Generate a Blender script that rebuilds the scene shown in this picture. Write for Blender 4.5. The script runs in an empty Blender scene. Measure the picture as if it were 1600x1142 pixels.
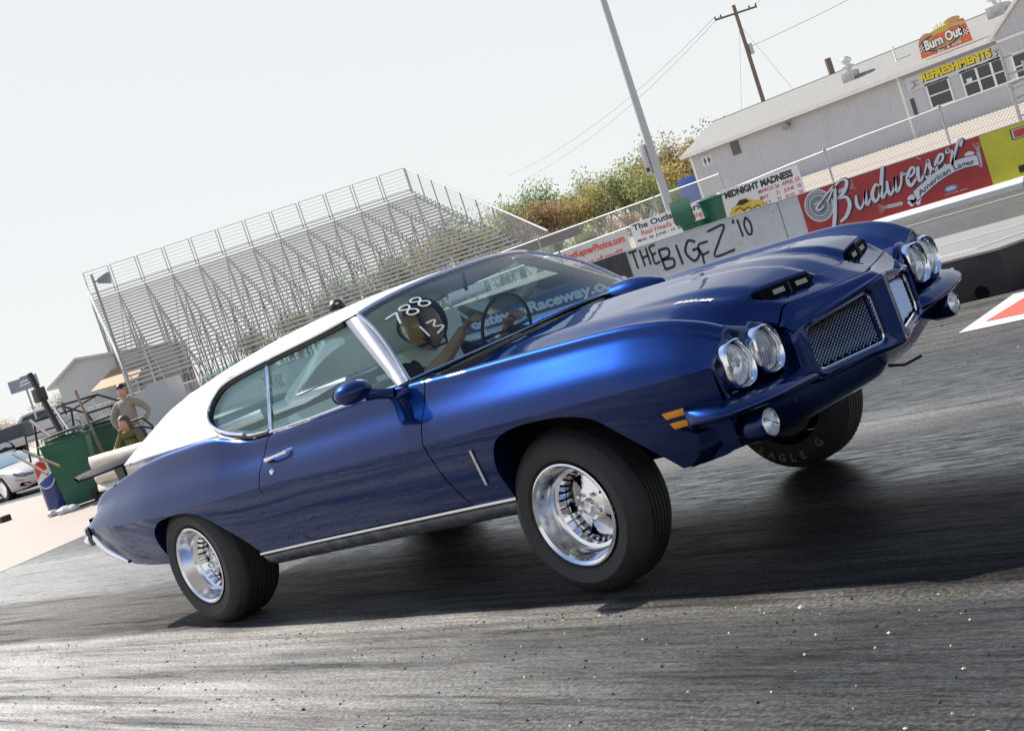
import bpy, bmesh, math, random
import numpy as np
from mathutils import Vector, Matrix
R = math.radians
random.seed(7)
SC = bpy.context.scene
COL = SC.collection

# ------------------------------------------------------------------ camera
# world frame: x runs down the drag strip, y across it, z up; origin under the car's rear axle
CAM = Vector((6.313, -4.394, 1.255))
F0 = Vector((-0.71203, 0.70215, 0)); R0 = Vector((0.70215, 0.71203, 0)); UP = Vector((0, 0, 1))
pt = R(3.3); ro = R(18.2)
fw = F0 * math.cos(pt) - UP * math.sin(pt)
up = F0 * math.sin(pt) + UP * math.cos(pt)
cx_ = R0 * math.cos(ro) - up * math.sin(ro)
cy_ = up * math.cos(ro) + R0 * math.sin(ro)
cd = bpy.data.cameras.new('camera'); cam = bpy.data.objects.new('camera', cd); COL.objects.link(cam)
m = Matrix((cx_, cy_, -fw)).transposed().to_4x4(); m.translation = CAM
cam.matrix_world = m
cd.sensor_width = 36; cd.lens = 2000 / 1600 * 36; cd.clip_end = 3000; cd.clip_start = 0.05
SC.camera = cam

# ------------------------------------------------------------------ sun and sky
SUN_TRAVEL = Vector((1.06, 0.02, -0.98)).normalized()
sd = bpy.data.lights.new('sun', 'SUN'); so = bpy.data.objects.new('sun', sd); COL.objects.link(so)
sd.energy = 5.0; sd.angle = R(0.5); sd.color = (1.0, 0.93, 0.83)
so.rotation_euler = SUN_TRAVEL.to_track_quat('-Z', 'Y').to_euler()
W = bpy.data.worlds.new('World'); SC.world = W; W.use_nodes = True
wn = W.node_tree.nodes; bg = wn['Background']
sky = wn.new('ShaderNodeTexSky'); sky.sky_type = 'NISHITA'; sky.sun_disc = False
ts = -SUN_TRAVEL
sky.sun_elevation = math.asin(ts.z); sky.sun_rotation = math.atan2(ts.x, ts.y)
sky.air_density = 1.0; sky.dust_density = 0.4; sky.ozone_density = 3.0; sky.altitude = 130
wl = W.node_tree.links.new      # thin milky haze over the blue: stronger towards the horizon
wtc = wn.new('ShaderNodeTexCoord'); wsx = wn.new('ShaderNodeSeparateXYZ'); wl(wtc.outputs['Generated'], wsx.inputs[0])
wr = wn.new('ShaderNodeMapRange'); wr.interpolation_type = 'SMOOTHSTEP'; wr.inputs[1].default_value = 0.30; wr.inputs[2].default_value = 0.72; wr.inputs[3].default_value = 0.95; wr.inputs[4].default_value = 0.04; wl(wsx.outputs[2], wr.inputs[0])
wm = wn.new('ShaderNodeMix'); wm.data_type = 'RGBA'; wm.inputs[7].default_value = (3.98, 4.04, 4.02, 1); wl(wr.outputs[0], wm.inputs[0]); wl(sky.outputs[0], wm.inputs[6])
wl(wm.outputs[2], bg.inputs[0]); bg.inputs[1].default_value = 0.134
SC.view_settings.view_transform = 'Standard'; SC.view_settings.look = 'None'
SC.view_settings.gamma = 1; SC.view_settings.exposure = 0.70
SC.cycles.max_bounces = 10; SC.cycles.transparent_max_bounces = 24; SC.cycles.glossy_bounces = 5
SC.cycles.sample_clamp_indirect = 6; SC.cycles.use_denoising = True

# ------------------------------------------------------------------ materials
def mat(name, col, rough=0.5, metal=0.0, coat=0.0, spec=0.5, var=0.0, vscale=4.0, bump=0.0, bscale=60.0, rvar=0.0, stretch=None, alpha=None, coatr=0.03):
    m = bpy.data.materials.new(name); m.use_nodes = True
    nt = m.node_tree; n = nt.nodes; p = n['Principled BSDF']; L = nt.links.new
    c = (*col, 1)
    p.inputs['Base Color'].default_value = c; p.inputs['Roughness'].default_value = rough
    p.inputs['Metallic'].default_value = metal; p.inputs['Coat Weight'].default_value = coat
    p.inputs['Coat Roughness'].default_value = coatr
    p.inputs['Specular IOR Level'].default_value = spec
    tc = n.new('ShaderNodeTexCoord'); mp = n.new('ShaderNodeMapping'); L(tc.outputs['Object'], mp.inputs[0])
    if stretch: mp.inputs['Scale'].default_value = stretch
    if var or rvar:
        nz = n.new('ShaderNodeTexNoise'); nz.inputs['Scale'].default_value = vscale; nz.inputs['Detail'].default_value = 6
        nz.inputs['Roughness'].default_value = 0.6
        L(mp.outputs[0], nz.inputs[0])
        if var:
            mr = n.new('ShaderNodeMapRange'); mr.inputs[1].default_value = 0.3; mr.inputs[2].default_value = 0.7
            mr.inputs[3].default_value = 1 - var; mr.inputs[4].default_value = 1 + var
            L(nz.outputs[0], mr.inputs[0])
            mx = n.new('ShaderNodeVectorMath'); mx.operation = 'SCALE'; mx.inputs[0].default_value = col
            L(mr.outputs[0], mx.inputs['Scale']); L(mx.outputs[0], p.inputs['Base Color'])
        if rvar:
            mr = n.new('ShaderNodeMapRange'); mr.inputs[1].default_value = 0.3; mr.inputs[2].default_value = 0.7
            mr.inputs[3].default_value = max(0.02, rough - rvar); mr.inputs[4].default_value = min(1, rough + rvar)
            L(nz.outputs[0], mr.inputs[0]); L(mr.outputs[0], p.inputs['Roughness'])
    if bump:
        nb = n.new('ShaderNodeTexNoise'); nb.inputs['Scale'].default_value = bscale; nb.inputs['Detail'].default_value = 4
        L(mp.outputs[0], nb.inputs[0])
        b = n.new('ShaderNodeBump'); b.inputs['Strength'].default_value = bump; b.inputs['Distance'].default_value = 0.02
        L(nb.outputs[0], b.inputs['Height']); L(b.outputs[0], p.inputs['Normal'])
    return m

def glassmat(name, tint, refl=1.0, rough=0.0):
    m = bpy.data.materials.new(name); m.use_nodes = True; nt = m.node_tree; n = nt.nodes; L = nt.links.new
    n.remove(n['Principled BSDF']); out = n['Material Output']
    tr = n.new('ShaderNodeBsdfTransparent'); tr.inputs[0].default_value = (*tint, 1)
    gl = n.new('ShaderNodeBsdfGlossy'); gl.inputs['Roughness'].default_value = rough; gl.inputs[0].default_value = (1, 1, 1, 1)
    fr = n.new('ShaderNodeFresnel'); fr.inputs[0].default_value = 1.52
    mu = n.new('ShaderNodeMath'); mu.operation = 'MULTIPLY'; mu.inputs[1].default_value = refl
    mx = n.new('ShaderNodeMixShader'); L(fr.outputs[0], mu.inputs[0]); L(mu.outputs[0], mx.inputs[0])
    L(tr.outputs[0], mx.inputs[1]); L(gl.outputs[0], mx.inputs[2]); L(mx.outputs[0], out.inputs[0])
    return m

def paintmat():
    m = mat('blue_metallic_paint', (0.0012, 0.0040, 0.020), rough=0.5, metal=0.0, coat=1.0, coatr=0.005, spec=0.0)
    nt = m.node_tree; n = nt.nodes; L = nt.links.new; p = n['Principled BSDF']
    tc = n.new('ShaderNodeTexCoord')
    nz = n.new('ShaderNodeTexNoise'); nz.inputs['Scale'].default_value = 900; L(tc.outputs['Object'], nz.inputs[0])
    b = n.new('ShaderNodeBump'); b.inputs['Strength'].default_value = 0.10; b.inputs['Distance'].default_value = 0.002
    L(nz.outputs[0], b.inputs['Height']); L(b.outputs[0], p.inputs['Normal'])
    p.inputs['Coat IOR'].default_value = 1.40
    fl = n.new('ShaderNodeBsdfGlossy'); fl.inputs[0].default_value = (0.0026, 0.0145, 0.082, 1); fl.inputs['Roughness'].default_value = 0.34; L(b.outputs[0], fl.inputs['Normal'])   # flake layer
    ad = n.new('ShaderNodeAddShader'); L(p.outputs[0], ad.inputs[0]); L(fl.outputs[0], ad.inputs[1]); L(ad.outputs[0], n['Material Output'].inputs[0])
    # faint orange peel in the clear coat
    n2 = n.new('ShaderNodeTexNoise'); n2.inputs['Scale'].default_value = 9; n2.inputs['Detail'].default_value = 2; L(tc.outputs['Object'], n2.inputs[0])
    b2 = n.new('ShaderNodeBump'); b2.inputs['Strength'].default_value = 0.05; b2.inputs['Distance'].default_value = 0.01
    L(n2.outputs[0], b2.inputs['Height']); L(b2.outputs[0], p.inputs['Coat Normal'])
    return m

def emis(name, col, s=1.0):
    m = mat(name, col); p = m.node_tree.nodes['Principled BSDF']
    return m

MT = {}
def M(k): return MT[k]
MT['paint'] = paintmat()
MT['vinyl'] = mat('white_vinyl', (0.80, 0.80, 0.78), 0.42, bump=0.12, bscale=350, var=0.02)
MT['chrome'] = mat('chrome', (0.85, 0.86, 0.88), 0.08, 1.0, rvar=0.04, vscale=20)
MT['brushed'] = mat('satin_trim', (0.62, 0.64, 0.68), 0.25, 1.0, rvar=0.06, vscale=15)
MT['pillar'] = mat('pillar_silver_paint', (0.34, 0.36, 0.42), 0.30, 0.5, coat=0.5)
MT['alu'] = mat('polished_aluminium', (0.80, 0.80, 0.82), 0.14, 1.0, rvar=0.06, vscale=30)
MT['darkmetal'] = mat('dark_metal', (0.03, 0.03, 0.033), 0.5, 0.4, var=0.2)
MT['black'] = mat('black_trim', (0.008, 0.008, 0.009), 0.45)
MT['cavity'] = mat('cavity_black', (0.004, 0.004, 0.004), 0.9, spec=0.1)
MT['rubber'] = mat('tyre_rubber', (0.022, 0.022, 0.023), 0.62, var=0.25, vscale=12, bump=0.08, bscale=200, rvar=0.08)
def dusty(m, f, col):
    nt = m.node_tree; n = nt.nodes; L = nt.links.new; d = n.new('ShaderNodeBsdfDiffuse'); d.inputs[0].default_value = (*col, 1); mx = n.new('ShaderNodeMixShader')
    mx.inputs[0].default_value = f; old = n['Material Output'].inputs[0].links[0].from_socket; L(old, mx.inputs[1]); L(d.outputs[0], mx.inputs[2]); L(mx.outputs[0], n['Material Output'].inputs[0]); return m
MT['glass'] = dusty(glassmat('tinted_window_glass', (0.80, 0.98, 0.98), .5), .07, (.45, .72, .75))
MT['wglass'] = glassmat('windscreen_glass', (0.86, 0.98, 0.98), .50)
MT['lens'] = glassmat('lamp_glass', (0.93, 0.96, 0.97), 1.0)
def frosted():
    m = glassmat('fluted_lamp_glass', (0.95, 0.97, 0.98), 1.4, 0.04); nt = m.node_tree; n = nt.nodes; L = nt.links.new
    df = n.new('ShaderNodeBsdfTranslucent'); df.inputs[0].default_value = (0.80, 0.84, 0.86, 1)
    d2 = n.new('ShaderNodeBsdfDiffuse'); d2.inputs[0].default_value = (0.70, 0.76, 0.80, 1)
    a = n.new('ShaderNodeAddShader'); L(df.outputs[0], a.inputs[0]); L(d2.outputs[0], a.inputs[1])
    tc = n.new('ShaderNodeTexCoord'); w = n.new('ShaderNodeTexWave'); w.inputs['Scale'].default_value = 28; w.bands_direction = 'Y'; w.inputs['Distortion'].default_value = 1.5; L(tc.outputs['Object'], w.inputs[0])
    mr = n.new('ShaderNodeMapRange'); mr.inputs[3].default_value = 0.10; mr.inputs[4].default_value = 0.42; L(w.outputs[1], mr.inputs[0])
    mx = n.new('ShaderNodeMixShader'); old = n['Material Output'].inputs[0].links[0].from_socket; L(mr.outputs[0], mx.inputs[0]); L(old, mx.inputs[1]); L(a.outputs[0], mx.inputs[2]); L(mx.outputs[0], n['Material Output'].inputs[0]); return m
MT['flute'] = frosted()
MT['blank'] = mat('scoop_blank_grey', (0.30, 0.29, 0.25), 0.6)
MT['amber'] = mat('amber_lens', (0.85, 0.32, 0.01), 0.2, coat=0.6, var=0.12, vscale=60)
MT['seat'] = mat('pale_seat_vinyl', (0.78, 0.79, 0.70), 0.5, bump=0.1, bscale=60)
MT['dash'] = mat('dark_dash', (0.03, 0.032, 0.035), 0.55)
MT['chalk'] = mat('chalky_white_shoe_polish', (0.42, 0.46, 0.47), 0.8)
MT['decal'] = mat('white_decal', (0.8, 0.8, 0.8), 0.5)

# ------------------------------------------------------------------ mesh helpers
def tag(o, label=None, cat=None, group=None, kind=None):
    if label: o['label'] = label
    if cat: o['category'] = cat
    if group: o['group'] = group
    if kind: o['kind'] = kind
    return o

def empty(name, loc=(0, 0, 0), rz=0.0, label=None, cat=None, group=None):
    o = bpy.data.objects.new(name, None); COL.objects.link(o); o.location = loc; o.rotation_euler = (0, 0, rz)
    o.empty_display_size = 0.1
    return tag(o, label, cat, group)

class MB:
    def __init__(s): s.v = []; s.f = []; s.mi = []; s.k = 0
    def add(s, vs, fs):
        b = len(s.v); s.v += [tuple(map(float, q)) for q in vs]; s.f += [tuple(i + b for i in f) for f in fs]; s.mi += [s.k] * len(fs)
        return s
    def grid(s, P, close_u=False, close_v=False, flip=False):
        n = len(P); mm = len(P[0]); fs = []
        for i in range(n if close_u else n - 1):
            for j in range(mm if close_v else mm - 1):
                a = i * mm + j; b = ((i + 1) % n) * mm + j; c = ((i + 1) % n) * mm + (j + 1) % mm; d = i * mm + (j + 1) % mm
                fs.append((a, d, c, b) if flip else (a, b, c, d))
        return s.add([p for r in P for p in r], fs)
    def box(s, x0, x1, y0, y1, z0, z1):
        vs = [(x, y, z) for x in (x0, x1) for y in (y0, y1) for z in (z0, z1)]
        return s.add(vs, [(0, 1, 3, 2), (4, 6, 7, 5), (0, 4, 5, 1), (2, 3, 7, 6), (0, 2, 6, 4), (1, 5, 7, 3)])
    def bar(s, a, b, w, h=None, up=(0, 0, 1)):
        h = h or w; a = Vector(a); b = Vector(b); d = (b - a).normalized(); u = Vector(up)
        if abs(d.dot(u)) > 0.98: u = Vector((1, 0, 0))
        sx = d.cross(u).normalized() * w / 2; sz = sx.normalized().cross(d).normalized() * h / 2
        vs = [q + i * sx + j * sz for q in (a, b) for i, j in ((-1, -1), (1, -1), (1, 1), (-1, 1))]
        return s.add(vs, [(0, 3, 2, 1), (4, 5, 6, 7), (0, 1, 5, 4), (1, 2, 6, 5), (2, 3, 7, 6), (3, 0, 4, 7)])
    def tube(s, pts, r, n=8, cap=True, closed=False):
        pts = [Vector(p) for p in pts]; rr = r if isinstance(r, (list, tuple)) else [r] * len(pts)
        rings = []; prev = None; N = len(pts)
        for i, p in enumerate(pts):
            if closed: d = (pts[(i + 1) % N] - pts[i - 1]).normalized()
            else: d = (pts[min(i + 1, N - 1)] - pts[max(i - 1, 0)]).normalized()
            if prev is None:
                u = Vector((0, 0, 1)) if abs(d.z) < 0.9 else Vector((1, 0, 0))
                a = d.cross(u).normalized()
            else:
                a = (prev - d * prev.dot(d)).normalized()
            prev = a; b = d.cross(a)
            rings.append([p + (a * math.cos(2 * math.pi * k / n) + b * math.sin(2 * math.pi * k / n)) * rr[i] for k in range(n)])
        base = len(s.v); s.grid(rings, close_u=closed, close_v=True)
        if cap and not closed:
            s.f.append(tuple(base + k for k in range(n))); s.mi.append(s.k)
            s.f.append(tuple(base + (N - 1) * n + k for k in reversed(range(n)))); s.mi.append(s.k)
        return s
    def lathe(s, prof, c=(0, 0, 0), axis='z', n=32, a0=0, a1=2 * math.pi):
        full = abs(a1 - a0 - 2 * math.pi) < 1e-6; k = n if full else n + 1
        P = []
        for r, h in prof:
            row = []
            for i in range(k):
                t = a0 + (a1 - a0) * i / n; q = (r * math.cos(t), r * math.sin(t))
                row.append({'z': (c[0] + q[0], c[1] + q[1], c[2] + h), 'y': (c[0] + q[0], c[1] + h, c[2] + q[1]), 'x': (c[0] + h, c[1] + q[0], c[2] + q[1])}[axis])
            P.append(row)
        return s.grid(P, close_v=full)
    def sphere(s, c, r, n=12, m=8, sc=(1, 1, 1)):
        P = []
        for i in range(m + 1):
            ph = math.pi * i / m
            P.append([(c[0] + r * sc[0] * math.sin(ph) * math.cos(2 * math.pi * j / n), c[1] + r * sc[1] * math.sin(ph) * math.sin(2 * math.pi * j / n), c[2] + r * sc[2] * math.cos(ph)) for j in range(n)])
        return s.grid(P, close_v=True)
    def poly(s, pts): return s.add(pts, [tuple(range(len(pts)))])
    def prism(s, pts, d):
        d = Vector(d); n = len(pts); a = [Vector(p) for p in pts]; b = [p + d for p in a]
        fs = [tuple(range(n)), tuple(reversed(range(n, 2 * n)))] + [(i, i + n, (i + 1) % n + n, (i + 1) % n) for i in range(n)]
        return s.add(a + b, fs)
    def build(s, name, mats, parent=None, ang=35, xf=None, smooth=True, recalc=True, bevel=0, merge=True):
        me = bpy.data.meshes.new(name)
        vs = [xf(Vector(q)) for q in s.v] if xf else s.v
        me.from_pydata([tuple(q) for q in vs], [], s.f)
        bm = bmesh.new(); bm.from_mesh(me)
        if len(bm.faces) == len(s.mi):
            for f, k in zip(bm.faces, s.mi): f.material_index = k
        if merge: bmesh.ops.remove_doubles(bm, verts=bm.verts, dist=1e-5)
        if bevel:
            es = [e for e in bm.edges if len(e.link_faces) == 2 and e.calc_face_angle(0) > R(30)]
            bmesh.ops.bevel(bm, geom=es, offset=bevel, segments=2, affect='EDGES', profile=0.6)
        if recalc: bmesh.ops.recalc_face_normals(bm, faces=bm.faces)
        bm.to_mesh(me); bm.free()
        if not isinstance(mats, (list, tuple)): mats = [mats]
        for q in mats: me.materials.append(M(q) if isinstance(q, str) else q)
        if smooth:
            me.shade_smooth(); me.set_sharp_from_angle(angle=R(ang))
        o = bpy.data.objects.new(name, me); COL.objects.link(o)
        if parent: o.parent = parent
        return o

def text_mesh(txt, size, bold=0.0, shear=0.0, ex=0.0, spacing=1.0, align='CENTER', res=3):
    cu = bpy.data.curves.new('t', 'FONT'); cu.body = txt; cu.size = size; cu.offset = bold; cu.shear = shear; cu.extrude = ex
    cu.align_x = align; cu.space_character = spacing; cu.resolution_u = res
    o = bpy.data.objects.new('t', cu); COL.objects.link(o)
    dg = bpy.context.evaluated_depsgraph_get(); me = bpy.data.meshes.new_from_object(o.evaluated_get(dg))
    vs = [v.co.copy() for v in me.vertices]; fs = [tuple(p.vertices) for p in me.polygons]
    bpy.data.objects.remove(o); bpy.data.curves.remove(cu); bpy.data.meshes.remove(me)
    return vs, fs

def put_text(name, txt, size, fn, m, parent=None, width=None, hscale=1.0, **k):
    """text laid on a real surface: fn(u, v) -> point; width squeezes the line to a width in metres"""
    vs, fs = text_mesh(txt, size, **k)
    if not vs: return None
    x0 = min(v.x for v in vs); x1 = max(v.x for v in vs); s = 1.0
    if width: s = width / (x1 - x0); 
    mb = MB(); mb.add([fn((v.x - (x0 + x1) / 2) * s if k.get('align', 'CENTER') == 'CENTER' else (v.x - x0) * s, v.y * hscale) for v in vs], fs)
    return mb.build(name, m, parent, smooth=False, recalc=False)

def smooth_path(pts, n=6):
    """Catmull-Rom through 2-D/3-D points"""
    P = [np.array(p, float) for p in pts]; P = [2 * P[0] - P[1]] + P + [2 * P[-1] - P[-2]]; out = []
    for i in range(1, len(P) - 2):
        for k in range(n):
            t = k / n; a, b, c, d = P[i - 1:i + 3]
            out.append(0.5 * (2 * b + (c - a) * t + (2 * a - 5 * b + 4 * c - d) * t * t + (3 * b - a - 3 * c + d) * t ** 3))
    out.append(P[-2]); return out

def ribbon(mb, pts, w, fn, n=5, taper=0.0, ws=None):
    """flat brush stroke along pts (u, v[, width factor]) laid on surface fn"""
    Q = smooth_path(pts, n); L = []; N = len(Q)
    for i, q in enumerate(Q):
        d = Q[min(i + 1, N - 1)][:2] - Q[max(i - 1, 0)][:2]; l = np.hypot(*d) or 1e-6; nn = np.array([-d[1], d[0]]) / l
        f = q[2] if len(q) > 2 else 1.0
        e = min(i, N - 1 - i) / (N * 0.12 + 1e-6); f *= (1 - taper) + taper * min(1, e)
        L.append([fn(*(q[:2] - nn * w * f / 2)), fn(*(q[:2] + nn * w * f / 2))])
    mb.grid(L, flip=True); return mb

def interp(xs, ys):
    xs = np.array(xs, float); ys = np.array(ys, float); h = np.diff(xs); dl = np.diff(ys) / h
    d = np.zeros(len(xs)); d[0] = dl[0]; d[-1] = dl[-1]
    for i in range(1, len(xs) - 1):
        if dl[i - 1] * dl[i] > 0: w1 = 2 * h[i] + h[i - 1]; w2 = h[i] + 2 * h[i - 1]; d[i] = (w1 + w2) / (w1 / dl[i - 1] + w2 / dl[i])
    def f(x):
        x = min(max(x, xs[0]), xs[-1]); i = int(min(np.searchsorted(xs, x, 'right') - 1, len(h) - 1)); i = max(i, 0)
        t = (x - xs[i]) / h[i]
        return float((2 * t ** 3 - 3 * t * t + 1) * ys[i] + (t ** 3 - 2 * t * t + t) * h[i] * d[i] + (-2 * t ** 3 + 3 * t * t) * ys[i + 1] + (t ** 3 - t * t) * h[i] * d[i + 1])
    return f
def resample(pts, n):
    P = [np.array(p, float) for p in pts]; L = [0]
    for a, b in zip(P, P[1:]): L.append(L[-1] + np.linalg.norm(b - a))
    out = []
    for k in range(n):
        s = L[-1] * k / (n - 1); i = min(max(int(np.searchsorted(L, s, 'right')) - 1, 0), len(P) - 2)
        t = (s - L[i]) / max(L[i + 1] - L[i], 1e-9); out.append(P[i] * (1 - t) + P[i + 1] * t)
    return out
# ------------------------------------------------------------------ the coupe
QP, RL = R(2.4), R(2.45)
def pose(v):
    x, y, z = v[0], v[1], v[2] - .35
    y, z = y * math.cos(RL) - z * math.sin(RL), y * math.sin(RL) + z * math.cos(RL)
    x, z = x * math.cos(QP) - z * math.sin(QP), x * math.sin(QP) + z * math.cos(QP)
    return Vector((x, y, z + .35))
car = empty('muscle_car', (0, 0, 0), 0, 'dark metallic blue two door coupe with white vinyl roof launching nose-up down the strip', 'car')
def cp(mb, name, m, parent=None, **k):
    k.setdefault('xf', pose)
    return mb.build(name, m, parent or car, **k)

yc = interp([-1.26, -1.1, -.7, -.2, .4, 1.2, 2.0, 2.8, 3.3, 3.55, 3.70], [.845, .88, .94, .975, .98, .965, .965, .975, .965, .935, .895])
zc = interp([-1.26, -.9, 0, 1, 2, 3, 3.7], [.755, .74, .72, .718, .70, .692, .672])
yb = interp([-1.26, -1.0, -.6, 0, .5, .9, 1.5, 2.1, 2.8, 3.3, 3.58, 3.70], [.75, .78, .81, .835, .845, .845, .84, .83, .825, .82, .80, .77])
zb = interp([-1.26, -1.12, -1.02, -.8, -.55, -.3, .0, .3, .5, .66, .86, 1.3, 2.0, 2.4, 2.9, 3.3, 3.5, 3.62, 3.70], [.80, .895, .925, .955, .985, 1.01, 1.02, 1.02, 1.01, .975, .945, .943, .955, .935, .915, .895, .865, .825, .78])
def Ylow(x, z):
    s = max(0, (zc(x) - z) / .4)
    return yc(x) - .062 * s - .045 * s * s
def crom(P, v):
    n = len(P) - 1; s = min(max(v, 0), 1) * n; i = min(int(s), n - 1); t = s - i
    a = P[max(i - 1, 0)]; b = P[i]; c = P[i + 1]; d = P[min(i + 2, n)]
    return 0.5 * (2 * b + (c - a) * t + (2 * a - 5 * b + 4 * c - d) * t * t + (3 * b - a - 3 * c + d) * t ** 3)
def Upper(x, v):
    h = zb(x) - zc(x); y0 = yc(x); y1 = yb(x); z0 = zc(x); z1 = zb(x)
    fr = min(max((x - 2.1) / .6, 0), 1)      # fender crown turns tighter and falls inboard
    P = [np.array(q) for q in ((y0, z0), (y0 - .030, z0 + .30 * h), (y0 - .058 - .22 * (y0 - y1), z0 + .62 * h),
         (y1 + .020, z1 - .040), (y1 + .004, z1 - .010), (y1 - .022, z1), (y1 - .075, z1 - .003 - .012 * fr), (y1 - .15, z1 - .006 - .030 * fr))]
    q = crom(P, v); return q[0], q[1]
zhc = interp([1.95, 2.2, 2.6, 3.0, 3.4, 3.6, 3.8, 3.93], [.985, .975, .965, .950, .915, .868, .760, .700])
_gy = interp([1.9, 2.4, 3.0, 3.35, 3.5, 3.6, 3.68, 3.75, 4], [.69, .68, .67, .655, .625, .575, .51, .47, .46])
def gap_y(x): return _gy(x)
def hood_edge_z(x): return Upper(min(x, 3.68), 1.0)[1] + .002
def hoodz(x, y):
    e = gap_y(x); a = min(abs(y) / e, 1.0)
    ze = hood_edge_z(x) if x < 3.4 else hood_edge_z(3.4) + (x - 3.4) * -.42 - max(0, x - 3.55) * .16
    base = zhc(x) - (.045) * a
    # raised centre with a soft shoulder at 0.66 of the width
    w = interp([1.9, 2.6, 3.4, 3.7, 4.0], [.52, .62, .80, .86, .9])(x)
    t = min(max((a - w) / max(1 - w, .05), 0), 1); t = t * t * (3 - 2 * t)
    return base * (1 - t) + min(ze, base) * t
VE = 1.0
def doorR(z): return interp([.385, .47, .56, .65, .77, .92, 1.02], [1.06, .99, .945, .925, .945, 1.02, 1.06])(z)
def doorF(z): return interp([.385, .46, .56, .7, .82, .96], [2.285, 2.25, 2.225, 2.215, 2.22, 2.225])(z)
G = .0035
def Ys(x, z):
    if z <= zc(x): return Ylow(x, z)
    a, b = 0.0, .8
    for _ in range(24):
        m_ = (a + b) / 2
        if Upper(x, m_)[1] < z: a = m_
        else: b = m_
    return Upper(x, a)[0]
def sides(fn):
    """run a builder for both sides, s = -1 near (right), +1 far (left)"""
    for s in (-1, 1): fn(s)
def low_panel(bot, xa, xb, n, m_=9):
    B = resample(bot, n); P = []
    for i, b in enumerate(B):
        xcr = xa + (xb - xa) * i / (n - 1); zt = zc(xcr); row = []
        for j in range(m_ + 1):
            t = j / m_; x = b[0] + (xcr - b[0]) * t; z = b[1] + (zt - b[1]) * t
            row.append((x, z))
        P.append(row)
    return P
def lower_mb(P, s):
    mb = MB(); mb.grid([[(x, s * Ylow(x, z), z) for x, z in r] for r in P]); return mb
def lip(mb, pts, s, d=.05):
    mb.grid([[(x, s * Ylow(x, z), z), (x, s * (Ylow(x, z) - .008), z), (x, s * (Ylow(x, z) - d), z)] for x, z in pts])
def upper_mb(xl, xr, n, s, v0=0.0, v1=1.0, m_=26, edge=None):
    mb = MB(); P = []
    for i in range(n + 1):
        row = []
        for j in range(m_ + 1):
            v = v0 + (v1 - v0) * j / m_; z = zc(1.5) + (zb(1.5) - zc(1.5)) * min(1, v * 1.35)
            a = xl(z) if callable(xl) else xl; b = xr(z) if callable(xr) else xr
            x = a + (b - a) * i / n; y, zz = Upper(x, v); row.append((x, s * y, zz))
        P.append(row)
    mb.grid(P); return mb

RARCH = [(-.275, .43), (-.285, .50), (-.285, .58), (-.24, .645), (-.13, .690), (.06, .702), (.22, .688), (.345, .635), (.44, .56), (.54, .47), (.60, .385)]
FARCH = [(2.545, .345), (2.55, .42), (2.55, .51), (2.595, .595), (2.66, .645), (2.79, .668), (2.95, .664), (3.06, .650), (3.165, .612), (3.24, .54), (3.32, .455), (3.38, .385), (3.41, .345)]
def spl(p, n=5): return [tuple(q) for q in smooth_path(p, n)]
def quarter(s):
    arch = spl(RARCH)
    bot = [(-1.19, .73), (-1.15, .66), (-1.09, .60), (-1.0, .56), (-.90, .525), (-.78, .475), (-.6, .45)] + arch + [(.62, .38), (.80, .38), (doorR(.385) - G, .38)]
    # rear part, then the strip in front of the arch up to the door's curved rear edge
    P = low_panel(bot, -1.26, doorR(.715) - G, 150)
    for j in range(len(P[-1])):
        z = .38 + (zc(.93) - .38) * j / (len(P[-1]) - 1); P[-1][j] = (doorR(z) - G, z)
    mb = lower_mb(P, s); lip(mb, arch, s, .10)
    u = upper_mb(-1.26, lambda z: doorR(z) - G, 70, s); mb.add(u.v, u.f)
    # tail cap: fender end turned inwards
    rows = []
    for k in range(5):
        a = k / 4 * math.pi / 2; row = []
        for v in np.linspace(0, 1, 14):
            y, z = Upper(-1.26, v); row.append((-1.26 - .035 * math.sin(a), s * (y - .035 * (1 - math.cos(a))), z - .02 * (1 - math.cos(a)) * v))
        rows.append(row)
    mb.grid(rows)
    return cp(mb, 'rear_quarter', 'paint', ang=40, merge=False)
def door(s):
    n = 40; m_ = 12; P = []
    for i in range(n + 1):
        row = []
        for j in range(m_ + 1):
            z = .388 + (zc(1.6) - .388) * j / m_; a = doorR(z) + G; b = doorF(z) - G; x = a + (b - a) * i / n
            z = .388 + (zc(x) - .388) * j / m_; row.append((x, z))
        P.append(row)
    mb = lower_mb(P, s)
    for e in (0, -1): lip(mb, P[e], s, .03)
    u = upper_mb(lambda z: doorR(z) + G, lambda z: doorF(z) - G, 40, s); mb.add(u.v, u.f)
    return cp(mb, 'door', 'paint', ang=40, merge=False)
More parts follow.
